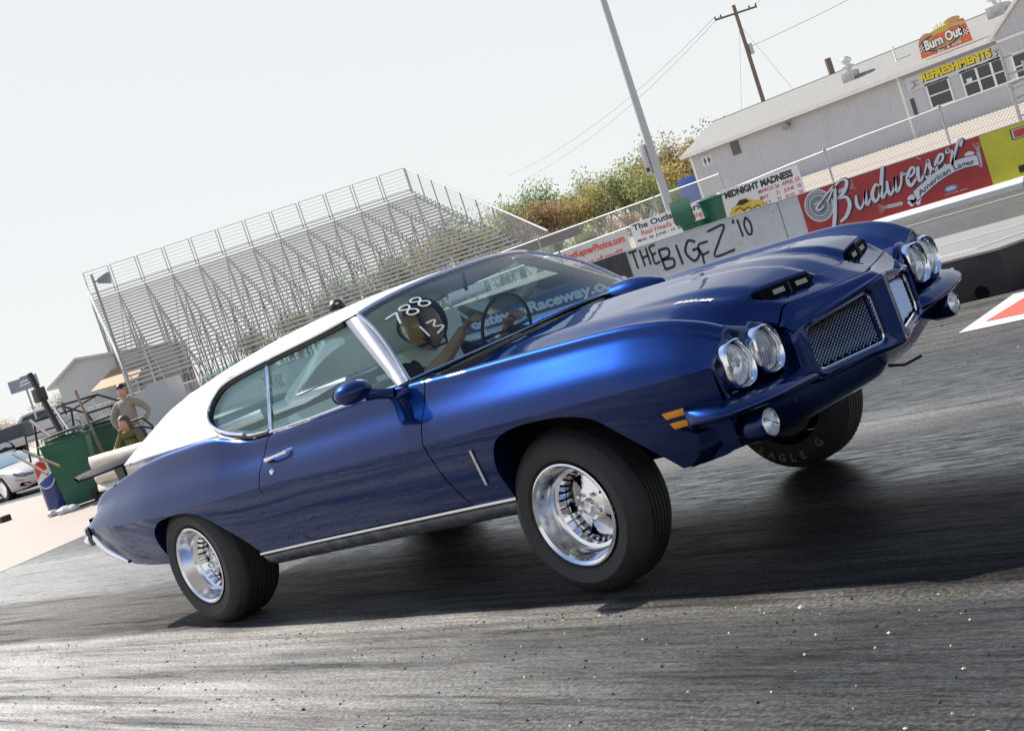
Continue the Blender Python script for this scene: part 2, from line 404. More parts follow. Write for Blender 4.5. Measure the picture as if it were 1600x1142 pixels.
def fender(s):
    arch = spl(FARCH)
    bot = [(doorF(.385) + G, .38), (2.42, .378)] + arch + [(3.50, .345), (3.60, .355), (3.66, .375)]
    P = low_panel(bot, doorF(.7) + G, 3.70, 120)
    for j in range(len(P[0])):
        z = .38 + (zc(2.2) - .38) * j / (len(P[0]) - 1); P[0][j] = (doorF(z) + G, z)
    mb = lower_mb(P, s); lip(mb, arch, s, .10)
    u = upper_mb(lambda z: doorF(z) + G, 3.70, 80, s); mb.add(u.v, u.f)
    # front of the fender: rolled over into the lamp panel
    sec = []
    for z in np.linspace(.50, zc(3.70), 8)[:-1]: sec.append((Ylow(3.70, z), z))
    for v in np.linspace(0, 1, 22): sec.append(Upper(3.70, v))
    sec += [(.60, .752), (.54, .735), (.49, .712), (.478, .68), (.470, .60), (.475, .50)]
    fill = []
    for x in np.linspace(3.05, 3.745, 32):
        ya, za = Upper(min(x, 3.70), 1); kk = max(0, (x - 3.69) / .055); ya -= .10 * kk; za -= .03 * kk; yg = gap_y(x) + .004; zg = hoodz(x, yg) ; fill.append([(x, s * (ya + (yg - ya) * t), za + (zg - za) * t - .006 * math.sin(math.pi * t)) for t in np.linspace(0, 1, 6)])
    mb.grid(fill)
    cy = .66; cz = .63; rows = []
    for k in range(7):
        a = k / 6 * math.pi / 2; row = []
        for y, z in sec:
            ins = .045 * (1 - math.cos(a)); dy = cy - y; dz = cz - z; l = math.hypot(dy, dz)
            row.append((3.70 + .035 * math.sin(a) - max(0, y - .55) * .14 * (k / 6), s * (y + dy / l * ins), z + dz / l * ins))
        rows.append(row)
    last = rows[-1]
    rows.append([(x - .002, s * (cy + (s * y - cy) * .5), cz + (z - cz) * .5) for x, y, z in last])
    rows.append([(3.72, s * cy, cz)] * len(last))
    mb.grid(rows)
    return cp(mb, 'front_fender', 'paint', ang=40, merge=False)
QU = {}; DO = {}; FE = {}
for s in (-1, 1): QU[s] = quarter(s); DO[s] = door(s); FE[s] = fender(s)

# rocker: bright moulding over a dark silver sill
for s in (-1, 1):
    mb = MB(); P = []
    for x in np.linspace(.60, 2.56, 20):
        P.append([(x, s * (Ylow(x, .38) + q), z) for q, z in ((-.01, .386), (.010, .382), (.012, .372), (.004, .366), (-.004, .355), (-.02, .325), (-.05, .295), (-.10, .285))])
    mb.grid(P); cp(mb, 'rocker_panel', 'brushed', ang=25)

# hood ---------------------------------------------------------------
def lipx(y):       # mouth line of the scoops
    return 3.74 - .22 * max(0, abs(y) - .08)
def front_x(y): return 3.855 - .275 * abs(y)
def cowl_x(y): return 2.40 - .26 * (abs(y) / .69) ** 2.2
NY = 56
def hood():
    rows = []; mb = MB()
    U = list(np.linspace(-1, 1, NY + 1))
    def step(y):   # depth of the scoop mouth at y
        a = abs(y); t1 = min(max((a - .125) / .03, 0), 1); t2 = min(max((.47 - a) / .05, 0), 1); return t1 * t2
    for k in range(60):
        t = k / 59; rows.append([('a', t, u) for u in U])
    P = []
    for k in range(60):
        t = k / 59; row = []
        for u in U:
            y0 = u * (.68 - .04 * t); x = cowl_x(y0) + .02 + (lipx(y0) - cowl_x(y0) - .02) * t; y = u * (gap_y(x) - .004)
            b = step(y); rise = .028 * b * max(0, (t - .45) / .55) ** 1.5
            row.append((x, y, hoodz(x, y) + rise))
        P.append(row)
    for k, dz in ((0, .6), (1, 1.0)):
        P.append([(p[0] - .004 * k, p[1], p[2] - (.050 * dz) * step(p[1])) for p in P[59]])
    base = P[-1]
    for k in range(1, 16):
        t = k / 15; row = []
        for (x0, y, z0) in base:
            x = x0 + (front_x(y) - x0) * t; y2 = y * gap_y(x) / gap_y(x0); x = x0 + (front_x(y2) - x0) * t; y2 = y * gap_y(x) / gap_y(x0)
            zt = hoodz(x, y2); d = step(y) * (1 - t) ** 1.5
            row.append((x, y2, zt - .024 * d + .0 * t))
        P.append(row)
    mb.grid(P)
    # turned-down front and side edges
    mb.grid([P[-1], [(x - .004, y, z - .03) for x, y, z in P[-1]]])
    for e in (0, -1): mb.grid([[r[e], (r[e][0], r[e][1], r[e][2] - .03)] for r in P])
    o = cp(mb, 'hood', 'paint', ang=40)
    # scoop mouths: dark recess with two bright blanking plates each
    for s in (-1, 1):
        sc = MB()
        ys = np.linspace(.165, .425, 14); top = []; 
        for y in ys:
            x = lipx(y); z = hoodz(x, y) + .028; top.append((x, y, z))
        sc.grid([[(x + .003, s * y, z - .006), (x + .006, s * y, z - .052)] for x, y, z in top])
        cp(sc, 'scoop_recess', 'cavity', o, smooth=False)
        for a, b in ((1, 5), (7, 11)):
            g = MB(); g.grid([[(x + .009, s * y, z - .018), (x + .012, s * y, z - .036)] for x, y, z in top[a:b]])
            cp(g, 'scoop_blank', 'blank', o, smooth=False)
        for i in (6,):
            g = MB()
            x, y, z = top[i]; g.tube([(x + .012, s * (y - .004), z - .01), (x + .014, s * (y - .004), z - .048)], .004, 6)
            cp(g, 'scoop_rib', 'darkmetal', o)
    # tachometer pod behind the hood's rear edge, on the far side
    mb = MB(); P = []
    for i in range(15):
        t = i / 14; r = .005 + .062 * math.sin(min(1, t * 1.15 + .12) * math.pi * .5) if t > 0 else .001
        x = 2.66 - .30 * t; P.append([(x, .40 + r * 1.25 * math.cos(a), hoodz(x, .40) - .012 + max(0, r * 1.15 * math.sin(a))) for a in np.linspace(0, math.pi, 15)])
    mb.grid(P); c = P[-1]; mb.f.append(tuple(len(mb.v) - 15 + i for i in range(15))); mb.mi.append(0)
    cp(mb, 'hood_tachometer', 'paint', o)
    for txt_s in (-1,):
        put_text('ram_air_decal', 'RAM AIR', .05, lambda u, v: pose((3.44 + u, -.515 + v * .6, hoodz(3.44 + u, -.515 + v * .6) + .003)), 'decal', o, width=.17, bold=.0035, shear=.3)
hood()
# cowl in front of the windscreen with its louvres
def cowl():
    mb = MB(); P = []
    for u in np.linspace(-1, 1, 41):
        y = u * .69; x1 = cowl_x(y) + .012; x0 = min(x1 - .14, 2.26 - .12 * u * u); P.append([(x0 + (x1 - x0) * t, y, .972 + .012 * (1 - u * u) - .02 * u * u - .012 * math.sin(t * math.pi)) for t in np.linspace(0, 1, 6)])
    mb.grid(P); o = cp(mb, 'cowl_panel', 'paint')
    mb = MB()
    for i in range(34):
        y = -.50 + i * .03; u = y / .69; x1 = cowl_x(y) - .02
        mb.box(x1 - .06, x1, y - .004, y + .004, .960 + .010 * (1 - u * u), .977 + .010 * (1 - u * u) - .012 * u * u)
    cp(mb, 'cowl_louvre', 'cavity', o, smooth=False)
cowl()
# filler between hood edge and fender (drip channel) so no light shows through
mb = MB()
for s in (-1, 1):
    mb.grid([[(x, s * (gap_y(x) + .03), hoodz(x, gap_y(x)) - .022), (x, s * (gap_y(x) - .06), hoodz(x, gap_y(x)) - .035)] for x in np.linspace(2.0, 3.62, 24)])
cp(mb, 'hood_channel', 'cavity')

# ---------------------------------------------------------------- nose
def Fx(y): return 3.922 - .295 * abs(y)
def rquad(q, r, n=6):
    """rounded quad through 4 (y, z) corners"""
    out = []
    for i in range(4):
        p = np.array(q[i]); a = np.array(q[i - 1]); b = np.array(q[(i + 1) % 4]); ri = r[i] if isinstance(r, (list, tuple)) else r
        a = p + (a - p) / np.linalg.norm(a - p) * ri; b = p + (b - p) / np.linalg.norm(b - p) * ri
        for k in range(n + 1):
            t = k / n; out.append(tuple((1 - t) ** 2 * a + 2 * t * (1 - t) * p + t * t * b))
    # extra points on the long sides
    res = []
    for i in range(len(out)):
        a = np.array(out[i]); b = np.array(out[(i + 1) % len(out)]); l = np.linalg.norm(b - a); k = max(1, int(l / .03))
        for j in range(k): res.append(tuple(a + (b - a) * j / k))
    return res
def nose():
    objs = {}
    for s in (-1, 1):
        mb = MB()
        outer = [(.0, .425), (.478, .445), (.478, .668), (.0, .712)]     # (y, z) ccw
        openq = [(.072, .468), (.420, .477), (.420, .648), (.072, .676)]
        N = 100
        def loop(q, r): L = rquad(q, r); L = [L[0]] + L[1:]; return [tuple(p) for p in resample(L + [L[0]], N + 1)][:-1]
        lo = loop(outer, [.004, .07, .05, .004]); li = loop(openq, [.03, .04, .04, .03])
        rows = []
        def X(y): return Fx(y)
        def edge(y): return 0 if y < .02 else 1
        rows.append([(X(y) - .28, s * y, z + (.02 if z > .6 else 0)) for y, z in lo])
        for k in range(6):
            a = k / 5 * math.pi / 2; row = []
            for (y, z), (yi, zi) in zip(lo, li):
                d = np.array([yi - y, zi - z]); d /= np.linalg.norm(d) + 1e-9
                if y < .02: d = np.array([0, d[1]])
                ins = .026 * (1 - math.cos(a)) ; row.append((X(y) - .026 * (1 - math.sin(a)) * (1 if (y > .02 or True) else 0), s * max(0, y + d[0] * ins), z + d[1] * ins))
            rows.append(row)
        for k in range(6):
            a = k / 5 * math.pi / 2; ins = .012; rows.append([(X(y) - ins * (1 - math.cos(a)), s * (y + (cy_i - y) * .0 - math.copysign(ins * (1 - math.sin(a)), y - .23) * -1 * 1.0 * (0 if abs(y - .23) < .15 else 1)), z + (ins * (1 - math.sin(a)) * (1 if z > .57 else -1)) * (0 if abs(z - .565) < .06 else 1)) for (y, z) in li for cy_i in (.23,)])
        rows.append([(X(y) - .050, s * (y + (.23 - y) * .04), z + (.565 - z) * .04) for y, z in li])
        mb.grid(rows, close_v=True)
        o = cp(mb, 'nose_surround', 'paint', ang=50)
        # grille: dark bowl, woven wire mesh and a bright trim ring
        g = MB(); b = [(X(y) - .047, s * (y + (.23 - y) * .02), z + (.565 - z) * .02) for y, z in li]
        g.add(b + [(X(.23) - .050, s * .23, .565)], [(i, (i + 1) % N, N) for i in range(N)]); 
        cp(g, 'grille_backing', 'cavity', o, smooth=False)
        w = MB()
        def inside(y, z):
            zt = .676 + (y - .072) / .348 * -.028 - .010; zl = .468 + (y - .072) / .348 * .009 + .010; return .080 < y < .412 and zl < z < zt
        for d in (-1, 1):
            for c in np.arange(-.2, 1.1, .0165):
                seg = [(y, c + d * (y - .23) * .9) for y in np.linspace(.075, .416, 30)]
                seg = [p for p in seg if inside(*p)]
                if len(seg) > 1: w.tube([(X(y) - .034 + d * .0015, s * y, z) for y, z in (seg[0], seg[-1])], .0029, 4, cap=False)
        cp(w, 'grille_mesh', 'brushed', o)
        tr = MB(); tr.tube([(X(y) - .018, s * (y + (.23 - y) * .035), z + (.565 - z) * .05) for y, z in li], .0055, 6, closed=True)
        cp(tr, 'grille_trim', 'chrome', o)
    # header panel between hood front edge and surround
    mb = MB(); P = []
    for y in np.linspace(-.475, .475, 39):
        a = abs(y); z1 = .712 - .044 * a / .475; x0 = front_x(y) + .004; z0 = hoodz(front_x(y), y) - .003; x1 = Fx(y) - .015; row = []
        for t in np.linspace(0, 1, 7):
            x = x0 + (max(x1, x0 + .005) - x0) * t; z = z0 + (z1 - .0 - z0) * t + .008 * math.sin(t * math.pi); row.append((x, y, z))
        row.append((row[-1][0] + .012, y, z1 - .012)); P.append(row)
    mb.grid(P); cp(mb, 'header_panel', 'paint', ang=40)
    mb = MB(); mb.grid([[(front_x(y) - .03, y, hoodz(front_x(y), y) - .045), (front_x(y) + .03, y, hoodz(front_x(y), y) - .035)] for y in np.linspace(-.45, .45, 21)]); cp(mb, 'header_gap', 'cavity')
    # side fillers between surround and lamp panels
    mb = MB()
    for s in (-1, 1):
        mb.grid([[(3.55, s * .42, z), (3.728, s * .468, z), (3.731, s * .54, z)] for z in np.linspace(.42, .70, 6)])
        mb.grid([[(3.45, s * .44, .70), (3.45, s * .60, .74)], [(3.728, s * .468, .698), (3.70, s * .56, .745)]])
    cp(mb, 'lamp_filler', 'paint')
nose()
# bumper wings under the lamps: a wedge whose broad upper face slopes out to a thin edge
for s in (-1, 1):
    path = spl([(3.70, .38), (3.71, .46), (3.715, .57), (3.712, .70), (3.695, .80), (3.665, .87), (3.62, .915), (3.565, .948)], 7); n = len(path); mb = MB(); P = []
    for i, (x, y) in enumerate(path):
        t = i / (n - 1); a = path[max(i - 1, 0)]; b = path[min(i + 1, n - 1)]; d = np.array([b[0] - a[0], b[1] - a[1]]); d /= np.linalg.norm(d); nn = np.array([-d[1], d[0]]) * -1
        if nn[0] < 0: nn = -nn
        e = 1 - max(0, (t - .72) / .28) ** 1.6 * .93; w = .112 * e * min(1, .15 + t * 4.5); zt = .530 + .030 * min(1, t * 1.2); ze = .478 + .048 * t; zbm = .425 + .065 * min(1, t * 1.15)
        row = []
        for o_, z in ((-.05, zt + .012), (0, zt), (.35 * w, zt - .10 * (zt - ze)), (.70 * w, zt - .38 * (zt - ze)), (.90 * w, ze + .012), (.985 * w, ze + .004), (w, ze - .004), (.97 * w, ze - .011), (.88 * w, ze - .018), (.5 * w, (ze + zbm) / 2 - .008), (0, zbm), (-.06, zbm + .01)):
            row.append((x + nn[0] * o_, s * (y + nn[1] * o_), z))
        P.append(row)
    mb.grid(P, close_v=True); mb.f.append(tuple(len(mb.v) - 12 + i for i in range(12))); mb.mi.append(0)
    cp(mb, 'bumper_wing', 'paint', ang=45)
# lower valance
mb = MB(); P = []
for y in np.linspace(-.92, .92, 47):
    a = abs(y); kk = min(1, max(0, (a - .45) / .35)); x = 3.845 - .16 * a - .20 * max(0, a - .5) ** 1.5 - .9 * max(0, a - .80) ** 1.3
    zt = .445 + .02 * min(1, max(0, a - .3) / .3); row = [(x - .10, y, zt + .03), (x - .02, y, zt), (x - .025, y, zt - .03), (x - .04, y, .375 + .02 * kk), (x - .08, y, .335 + .035 * kk), (x - .15 + .05 * kk, y, .310 + .045 * kk), (x - .28 + .16 * kk, y, .300 + .05 * kk)]
    P.append(row)
mb.grid(P); cp(mb, 'valance', 'paint', ang=60)
# fog lamps
for s in (-1, 1):
    c = (3.735, s * .770, .417)
    mb = MB(); mb.lathe([(.001, .036), (.026, .034), (.041, .028), (.046, .022)], c, 'x', 24); lens = mb
    mb2 = MB(); mb2.lathe([(.045, .022), (.050, .027), (.056, .020), (.060, .0), (.060, -.06), (.04, -.12)], c, 'x', 24)
    o = cp(mb2, 'fog_lamp', 'paint')
    mb3 = MB(); mb3.lathe([(.045, .020), (.049, .028), (.053, .022)], c, 'x', 24); cp(mb3, 'fog_lamp_ring', 'chrome', o)
    cp(lens, 'fog_lamp_lens', 'flute', o)
    mb4 = MB(); mb4.lathe([(.001, -.01), (.015, -.006), (.03, .004), (.045, .020)], c, 'x', 24)
    for k in range(3): mb4.tube([(c[0] + .034, c[1] + .045 * math.cos(k * math.pi / 3 + .5), c[2] + .045 * math.sin(k * math.pi / 3 + .5)), (c[0] + .036, c[1] - .045 * math.cos(k * math.pi / 3 + .5), c[2] - .045 * math.sin(k * math.pi / 3 + .5))], .002, 4)
    cp(mb4, 'fog_lamp_reflector', 'chrome', o)
# headlamps: bright squarish bezel, reflector bowl, ribbed glass
def headlamp(x, y, z):
    def ring(rw, rz, h, e=2.7, n=36):
        rw *= .86; rz *= .88
        return [(x + h, y + rw * math.copysign(abs(math.cos(a)) ** (2 / e), math.cos(a)), z + rz * math.copysign(abs(math.sin(a)) ** (2 / e), math.sin(a))) for a in [2 * math.pi * k / n for k in range(n)]]
    mb = MB(); mb.grid([ring(.092, .100, -.04), ring(.092, .100, .002), ring(.090, .098, .011), ring(.087, .094, .015), ring(.084, .090, .008, 2.4), ring(.080, .085, -.014, 2.2)], close_v=True)
    o = cp(mb, 'headlight', 'chrome', ang=60)
    b = MB(); b.lathe([(.001, -.042), (.02, -.040), (.045, -.032), (.055, -.022), (.0690, -.012)], (x, y, z), 'x', 30); cp(b, 'reflector', 'alu', o)
    b = MB(); b.sphere((x - .022, y, z), .010, 10, 6); cp(b, 'bulb', 'decal', o)
    l = MB(); P = []
    for i in range(9):
        r = .0692 * i / 8 + .0005; h = .006 - .018 * (i / 8) ** 2
        P.append([(x + h + .0012 * math.sin(r * math.cos(a) * 420), y + r * math.cos(a), z + r * 1.05 * math.sin(a)) for a in np.linspace(0, 2 * math.pi, 49)[:-1]])
    l.grid(P, close_v=True); cp(l, 'lamp_lens', 'flute', o)
for s in (-1, 1):
    headlamp(3.725, s * .772, .642); headlamp(3.747, s * .615, .642)
    for k, (x, z) in enumerate(((3.505, .553), (3.515, .511))):
        mb = MB(); yy = Ylow(x, z)
        P = [(x - .042 + .008 * 0, z - .012), (x + .046, z - .012), (x + .040, z + .013), (x - .048, z + .013)]
        mb.prism([(a, s * (Ylow(a, b) - .004), b) for a, b in P], (0, s * .011, 0)); cp(mb, 'marker_lamp', 'amber', FE[s], bevel=.002)
    # fender vent with bright blade
    mb = MB(); mb.prism([(a, s * (Ylow(a, b) + .001), b) for a, b in ((2.38, .625), (2.50, .625), (2.475, .465), (2.36, .465))], (0, -s * .02, 0)); mb = MB()
    mb = MB(); mb.tube([(2.475, s * (Ylow(2.475, .62) + .004), .625), (2.450, s * (Ylow(2.45, .47) + .004), .465)], .009, 6); cp(mb, 'vent_blade', 'chrome', FE[s])
    # door handle, lock
    mb = MB(); hz = .828; y0 = Ys(1.08, hz)
    mb.tube([(.975, s * (y0 - .02), hz), (1.0, s * (y0 + .012), hz + .003), (1.06, s * (y0 + .026), hz + .006), (1.13, s * (y0 + .024), hz + .010), (1.185, s * (y0 + .012), hz + .012), (1.20, s * (y0 - .02), hz + .012)], [.012, .014, .010, .009, .011, .010], 8)
    mb.sphere((1.0, s * (y0 + .006), hz + .002), .022, 10, 6, (1.3, .6, .7)); cp(mb, 'door_handle', 'chrome', DO[s])
    y1 = Ys(1.055, .770); mb = MB(); mb.lathe([(.001, .008), (.012, .007), (.015, 0), (.016, -.01)][::1], (1.055, 0, .770), 'y', 14)
    mb.v = [(x, s * (y1 + y + .002), z) for x, y, z in mb.v]; cp(mb, 'door_lock', 'chrome', DO[s])
    # mirror on its foot
    if s > 0: continue
    mb = MB(); y2 = .86
    P = []
    for i in range(11):
        t = i / 10; r = max(.002, math.sin(math.pi * (t * .86 + .14)) ** .6); x = 1.86 + .17 * t
        P.append([(x, s * (.985 + r * .088 * math.cos(a)), 1.005 + r * .052 * math.sin(a) ** 1) for a in np.linspace(0, 2 * math.pi, 19)[:-1]])
    P = P[::-1]; mb.grid(P, close_v=True)
    mb.tube([(1.96, s * .95, .975), (1.99, s * .90, .955), (2.03, s * .858, .935)], [.030, .022, .026], 10)
    mb.sphere((2.05, s * .845, .930), .035, 12, 8, (1.9, .5, .7)); o = cp(mb, 'door_mirror', 'paint', DO[s])
    g = MB(); g.lathe([(.001, 0), (.07, 0)], (0, 0, 0), 'x', 20); g.v = [(1.859, s * (.985 + y * .9), 1.005 + z * .55) for x, y, z in g.v]; cp(g, 'mirror_glass', 'chrome', DO[s])

# ---------------------------------------------------------------- glasshouse
def Yg(x, z): return .838 - (z - .95) * .66 - max(0, .2 - x) * .10
SG_TOP = [(.53, 1.245), (.83, 1.268), (1.11, 1.280), (1.38, 1.288), (1.585, 1.298)]
SG = [(2.02, .962), (1.74, .956), (1.37, .950), (1.0, .950), (.84, .956), (.68, .980), (.51, 1.025), (.41, 1.075), (.375, 1.135), (.415, 1.195), (.53, 1.243), (.83, 1.265), (1.11, 1.276), (1.38, 1.286), (1.585, 1.298)]
for s in (-1, 1):
    Q = smooth_path(SG[4:], 6); Q = [np.array(SG[3])] + Q
    line = [tuple(q) for q in smooth_path(SG[:5], 5)][:-1] + [tuple(q) for q in smooth_path(SG[4:], 6)]
    # glass between lower and upper boundary
    n = 40
    lowc = resample([p for p in line[:line.index(min(line, key=lambda q: q[0])) + 1]][::-1], n); upc = resample([p for p in line[line.index(min(line, key=lambda q: q[0])):]], n)
    mb = MB(); mb.grid([[(a[0] + (b[0] - a[0]) * t, s * (Yg(a[0] + (b[0] - a[0]) * t, a[1] + (b[1] - a[1]) * t) - .012), a[1] + (b[1] - a[1]) * t) for t in np.linspace(0, 1, 7)] for a, b in zip(lowc, upc)])
    cp(mb, 'side_window', 'glass')
    mb = MB(); mb.tube([(x, s * (Yg(x, z) + .002), z) for x, z in line[15:]], .013, 8); cp(mb, 'window_seal', 'black')
    mb = MB(); mb.tube([(x - .006, s * (Yg(x, z) + .010), z + .018) for x, z in line[22:]], .0085, 8); mb.tube([(x, s * (Yg(x, .95) + .004), zb(x) - .001 + .006) for x in np.linspace(.86, 2.05, 16)], .007, 6); cp(mb, 'window_trim', 'chrome')
    mb = MB(); mb.bar((1.005, s * (Yg(1, .95) - .004), .945), (.895, s * (Yg(.9, 1.26) - .004), 1.265), .018, .012); cp(mb, 'window_bar', 'brushed')
    # pillar between door glass and windscreen
    mb = MB(); P = []
    for t in np.linspace(0, 1, 12):
        a = np.array([2.045, Yg(2.0, .955) + .004, .955]) * (1 - t) + np.array([1.590, Yg(1.58, 1.30) + .006, 1.305]) * t
        b = np.array([2.105, .822, .962]) * (1 - t) + np.array([1.695, .610, 1.312]) * t
        c = b + np.array([.006, -.02, .004]); mid = (a + b) / 2 + np.array([.008, .012, .004])
        P.append([(a[0] - .01, s * (a[1] - .03), a[2]), (a[0], s * a[1], a[2]), (a[0] * .6 + mid[0] * .4, s * (a[1] * .6 + mid[1] * .4 + .006), a[2] * .6 + mid[2] * .4), (mid[0], s * mid[1], mid[2]), (b[0], s * b[1], b[2]), (c[0], s * c[1], c[2])])
    mb.grid(P); cp(mb, 'windscreen_pillar', 'pillar', ang=40)
    # sail panel behind the side window, white vinyl
    Wc = resample([(.86, .957), (.68, .985), (.50, 1.035), (.40, 1.085), (.360, 1.14), (.395, 1.205), (.52, 1.262), (.60, 1.272)], 24)
    Bc = resample([(-.02, 1.025), (-.30, 1.035), (-.58, 1.040), (-.80, 1.035), (-.70, 1.075), (-.45, 1.155), (-.18, 1.235), (.12, 1.285), (.35, 1.285)], 24)
    # vinyl lower edge follows the belt, then the quarter top
    mb = MB(); P = []
    for a, b in zip(Wc, Bc):
        row = []
        for t in np.linspace(0, 1, 14):
            x = a[0] + (b[0] - a[0]) * t; z = a[1] + (b[1] - a[1]) * t; row.append((x, s * (Yg(x, z) + .012), z))
        P.append(row)
    mb.grid(P); sail = mb
    low = [(.86, .957), (.62, 1.0), (.3, 1.018), (-.02, 1.025)]
    QS = cp(sail, 'sail_panel', 'vinyl', ang=60)
    mb = MB(); mb.tube([(x, s * yy, zz) for x, yy, zz in ((.50, Yg(.5, 1.015) + .012, 1.015), (.2, Yg(.2, 1.02) + .018, 1.023), (-.1, Yg(-.1, 1.03) + .018, 1.028), (-.4, Yg(-.4, 1.035) + .016, 1.032), (-.62, Yg(-.62, 1.03) + .01, 1.030), (-.80, Yg(-.8, 1.03) - .02, 1.020))], .006, 6); cp(mb, 'vinyl_trim', 'brushed')
# roof skin
zroof = interp([-.80, -.58, -.3, 0, .3, .6, .9, 1.2, 1.5, 1.72], [1.045, 1.13, 1.23, 1.315, 1.365, 1.388, 1.396, 1.395, 1.385, 1.366])
zedge = interp([-.80, -.7, -.45, -.18, .12, .35, .6, .83, 1.11, 1.38, 1.60, 1.72], [1.035, 1.075, 1.155, 1.235, 1.275, 1.282, 1.280, 1.288, 1.298, 1.306, 1.318, 1.325])
def roof_pt(x, u):
    ze = zedge(x); zr = zroof(x); ye = Yg(x, ze) + .014; a = abs(u)
    y = u * ye; k = a ** 2.6
    return (x, y, zr + (ze - zr) * k)
def hdr(u): return 1.745 - .060 * abs(u) ** 2.2
mb = MB(); P = []
for i in range(50):
    row = []
    for u in np.linspace(-1, 1, 37):
        x1 = hdr(u); x = .10 + (x1 - .10) * i / 49; row.append(roof_pt(x, u))
    P.append(row)
mb.grid(P)
for sg in (-1, 1):
    mb.grid([[roof_pt(x, sg * u) for u in np.linspace(.80, 1, 8)] for x in np.linspace(-.80, .10, 24)])
    mb.grid([[roof_pt(x, sg * .80), (x, roof_pt(x, sg * .80)[1], roof_pt(x, sg * .8)[2] - .05 - .02)] for x in np.linspace(-.80, .10, 24)])
cp(mb, 'roof', 'vinyl', ang=50)
mb = MB(); mb.grid([[(x, roof_pt(x, u)[1], 1.36 + (x - .1) * .40 - .04 * abs(u) ** 2) for u in np.linspace(-.8, .8, 13)] for x in np.linspace(-.78, .12, 12)]); cp(mb, 'rear_window', 'glass')
# windscreen
def ws(u, t):
    b = np.array([2.385 - .275 * abs(u) ** 2.2, .818 * u, .978 - .016 * u * u]); a = np.array([hdr(u) + .008, .604 * u, roof_pt(hdr(u), u)[2] - .008])
    p = b * (1 - t) + a * t; bow = .035 * math.sin(t * math.pi); return (p[0] + bow * .5, p[1], p[2] + bow)
mb = MB(); mb.grid([[ws(u, t) for t in np.linspace(0, 1, 12)] for u in np.linspace(-1, 1, 41)]); WS = cp(mb, 'windscreen', 'wglass')
mb = MB(); mb.tube([ws(u, 1.0) for u in np.linspace(-1, 1, 25)], .014, 8); mb.tube([ws(u, 0) for u in np.linspace(-1, 1, 25)], .006, 6)
for u in (-1, 1): mb.tube([ws(u, t) for t in np.linspace(0, 1, 10)], .009, 6)
cp(mb, 'windscreen_trim', 'brushed')
# race number chalked on the glass
mb = MB()
def wsn(u, v):   # u metres across from the near corner, v metres up the glass
    q = ws(-.97 + u / .70, v / .52); return pose((q[0] + .004, q[1], q[2] + .004))
for off, st in ((0, [[(0, .08), (.06, .088)], [(.06, .088), (.045, .05), (.03, 0)]]), (.085, [[(.03, .05), (.0, .072), (.02, .092), (.05, .085), (.045, .06), (.01, .03), (.015, .003), (.045, .0), (.055, .025), (.03, .05)]]), (.165, [[(.03, .05), (.0, .072), (.02, .092), (.05, .085), (.045, .06), (.01, .03), (.015, .003), (.045, .0), (.055, .025), (.03, .05)]])):
    for q in st: ribbon(mb, [(.045 + off + a * 1.05, .285 + off * .22 + b * .95) for a, b in q], .0095, wsn)
mb.build('race_number', 'chalk', WS, smooth=False, recalc=False)
mb = MB()
for q in ([(.0, .03), (.0, -.04)], [(.03, .03), (.07, .028), (.045, -.002), (.075, -.02), (.03, -.045)]): ribbon(mb, [(.125 + a, .19 + b) for a, b in q], .008, wsn)
mb.build('class_mark', 'chalk', WS, smooth=False, recalc=False)

# deck lid, rear panel, bumper, spoiler
mb = MB(); mb.grid([[(x, y, zb(x) + .016 * (1 - (y / .7) ** 2) - .006) for y in np.linspace(-.675, .675, 25)] for x in np.linspace(-1.27, -.74, 20)]); cp(mb, 'trunk_lid', 'paint')
mb = MB(); mb.grid([[(xx - .02 * (1 - (y / .84) ** 2), y, z) for xx, z in ((-1.275, .80), (-1.275, .76), (-1.20, .66), (-1.12, .60), (-1.0, .545), (-.90, .505), (-.78, .465))] for y in np.linspace(-.80, .80, 17)]); cp(mb, 'rear_panel', 'paint')
mb = MB(); P = []
side_ = [(-1.20, .878), (-1.245, .868), (-1.285, .84), (-1.308, .79)]
pth = [(x, -y) for x, y in side_] + [(-1.315, y) for y in np.linspace(-.72, .72, 9)] + [(x, y) for x, y in reversed(side_)]
for i, (x, y) in enumerate(pth):
    a = pth[max(i - 1, 0)]; b = pth[min(i + 1, len(pth) - 1)]; d = np.array([b[0] - a[0], b[1] - a[1]]); d /= np.linalg.norm(d); nn = np.array([-d[1], d[0]])
    if nn[0] * (x + .2) + nn[1] * y < 0: nn = -nn
    e = min(1, .25 + (min(i, len(pth) - 1 - i)) / 3)
    P.append([(x + nn[0] * o_ * e, y + nn[1] * o_ * e, .645 + .115 * q) for o_, q in ((-.05, 1.02), (.008, 1.0), (.036, .84), (.040, .66), (.016, .56), (.018, .50), (.042, .40), (.036, .16), (.008, 0), (-.05, -.02))])
mb.grid(P)
mb.f += [tuple(range(10)), tuple(range(len(mb.v) - 10, len(mb.v)))]; mb.mi += [0, 0]
BM = cp(mb, 'rear_bumper', 'chrome', ang=50)
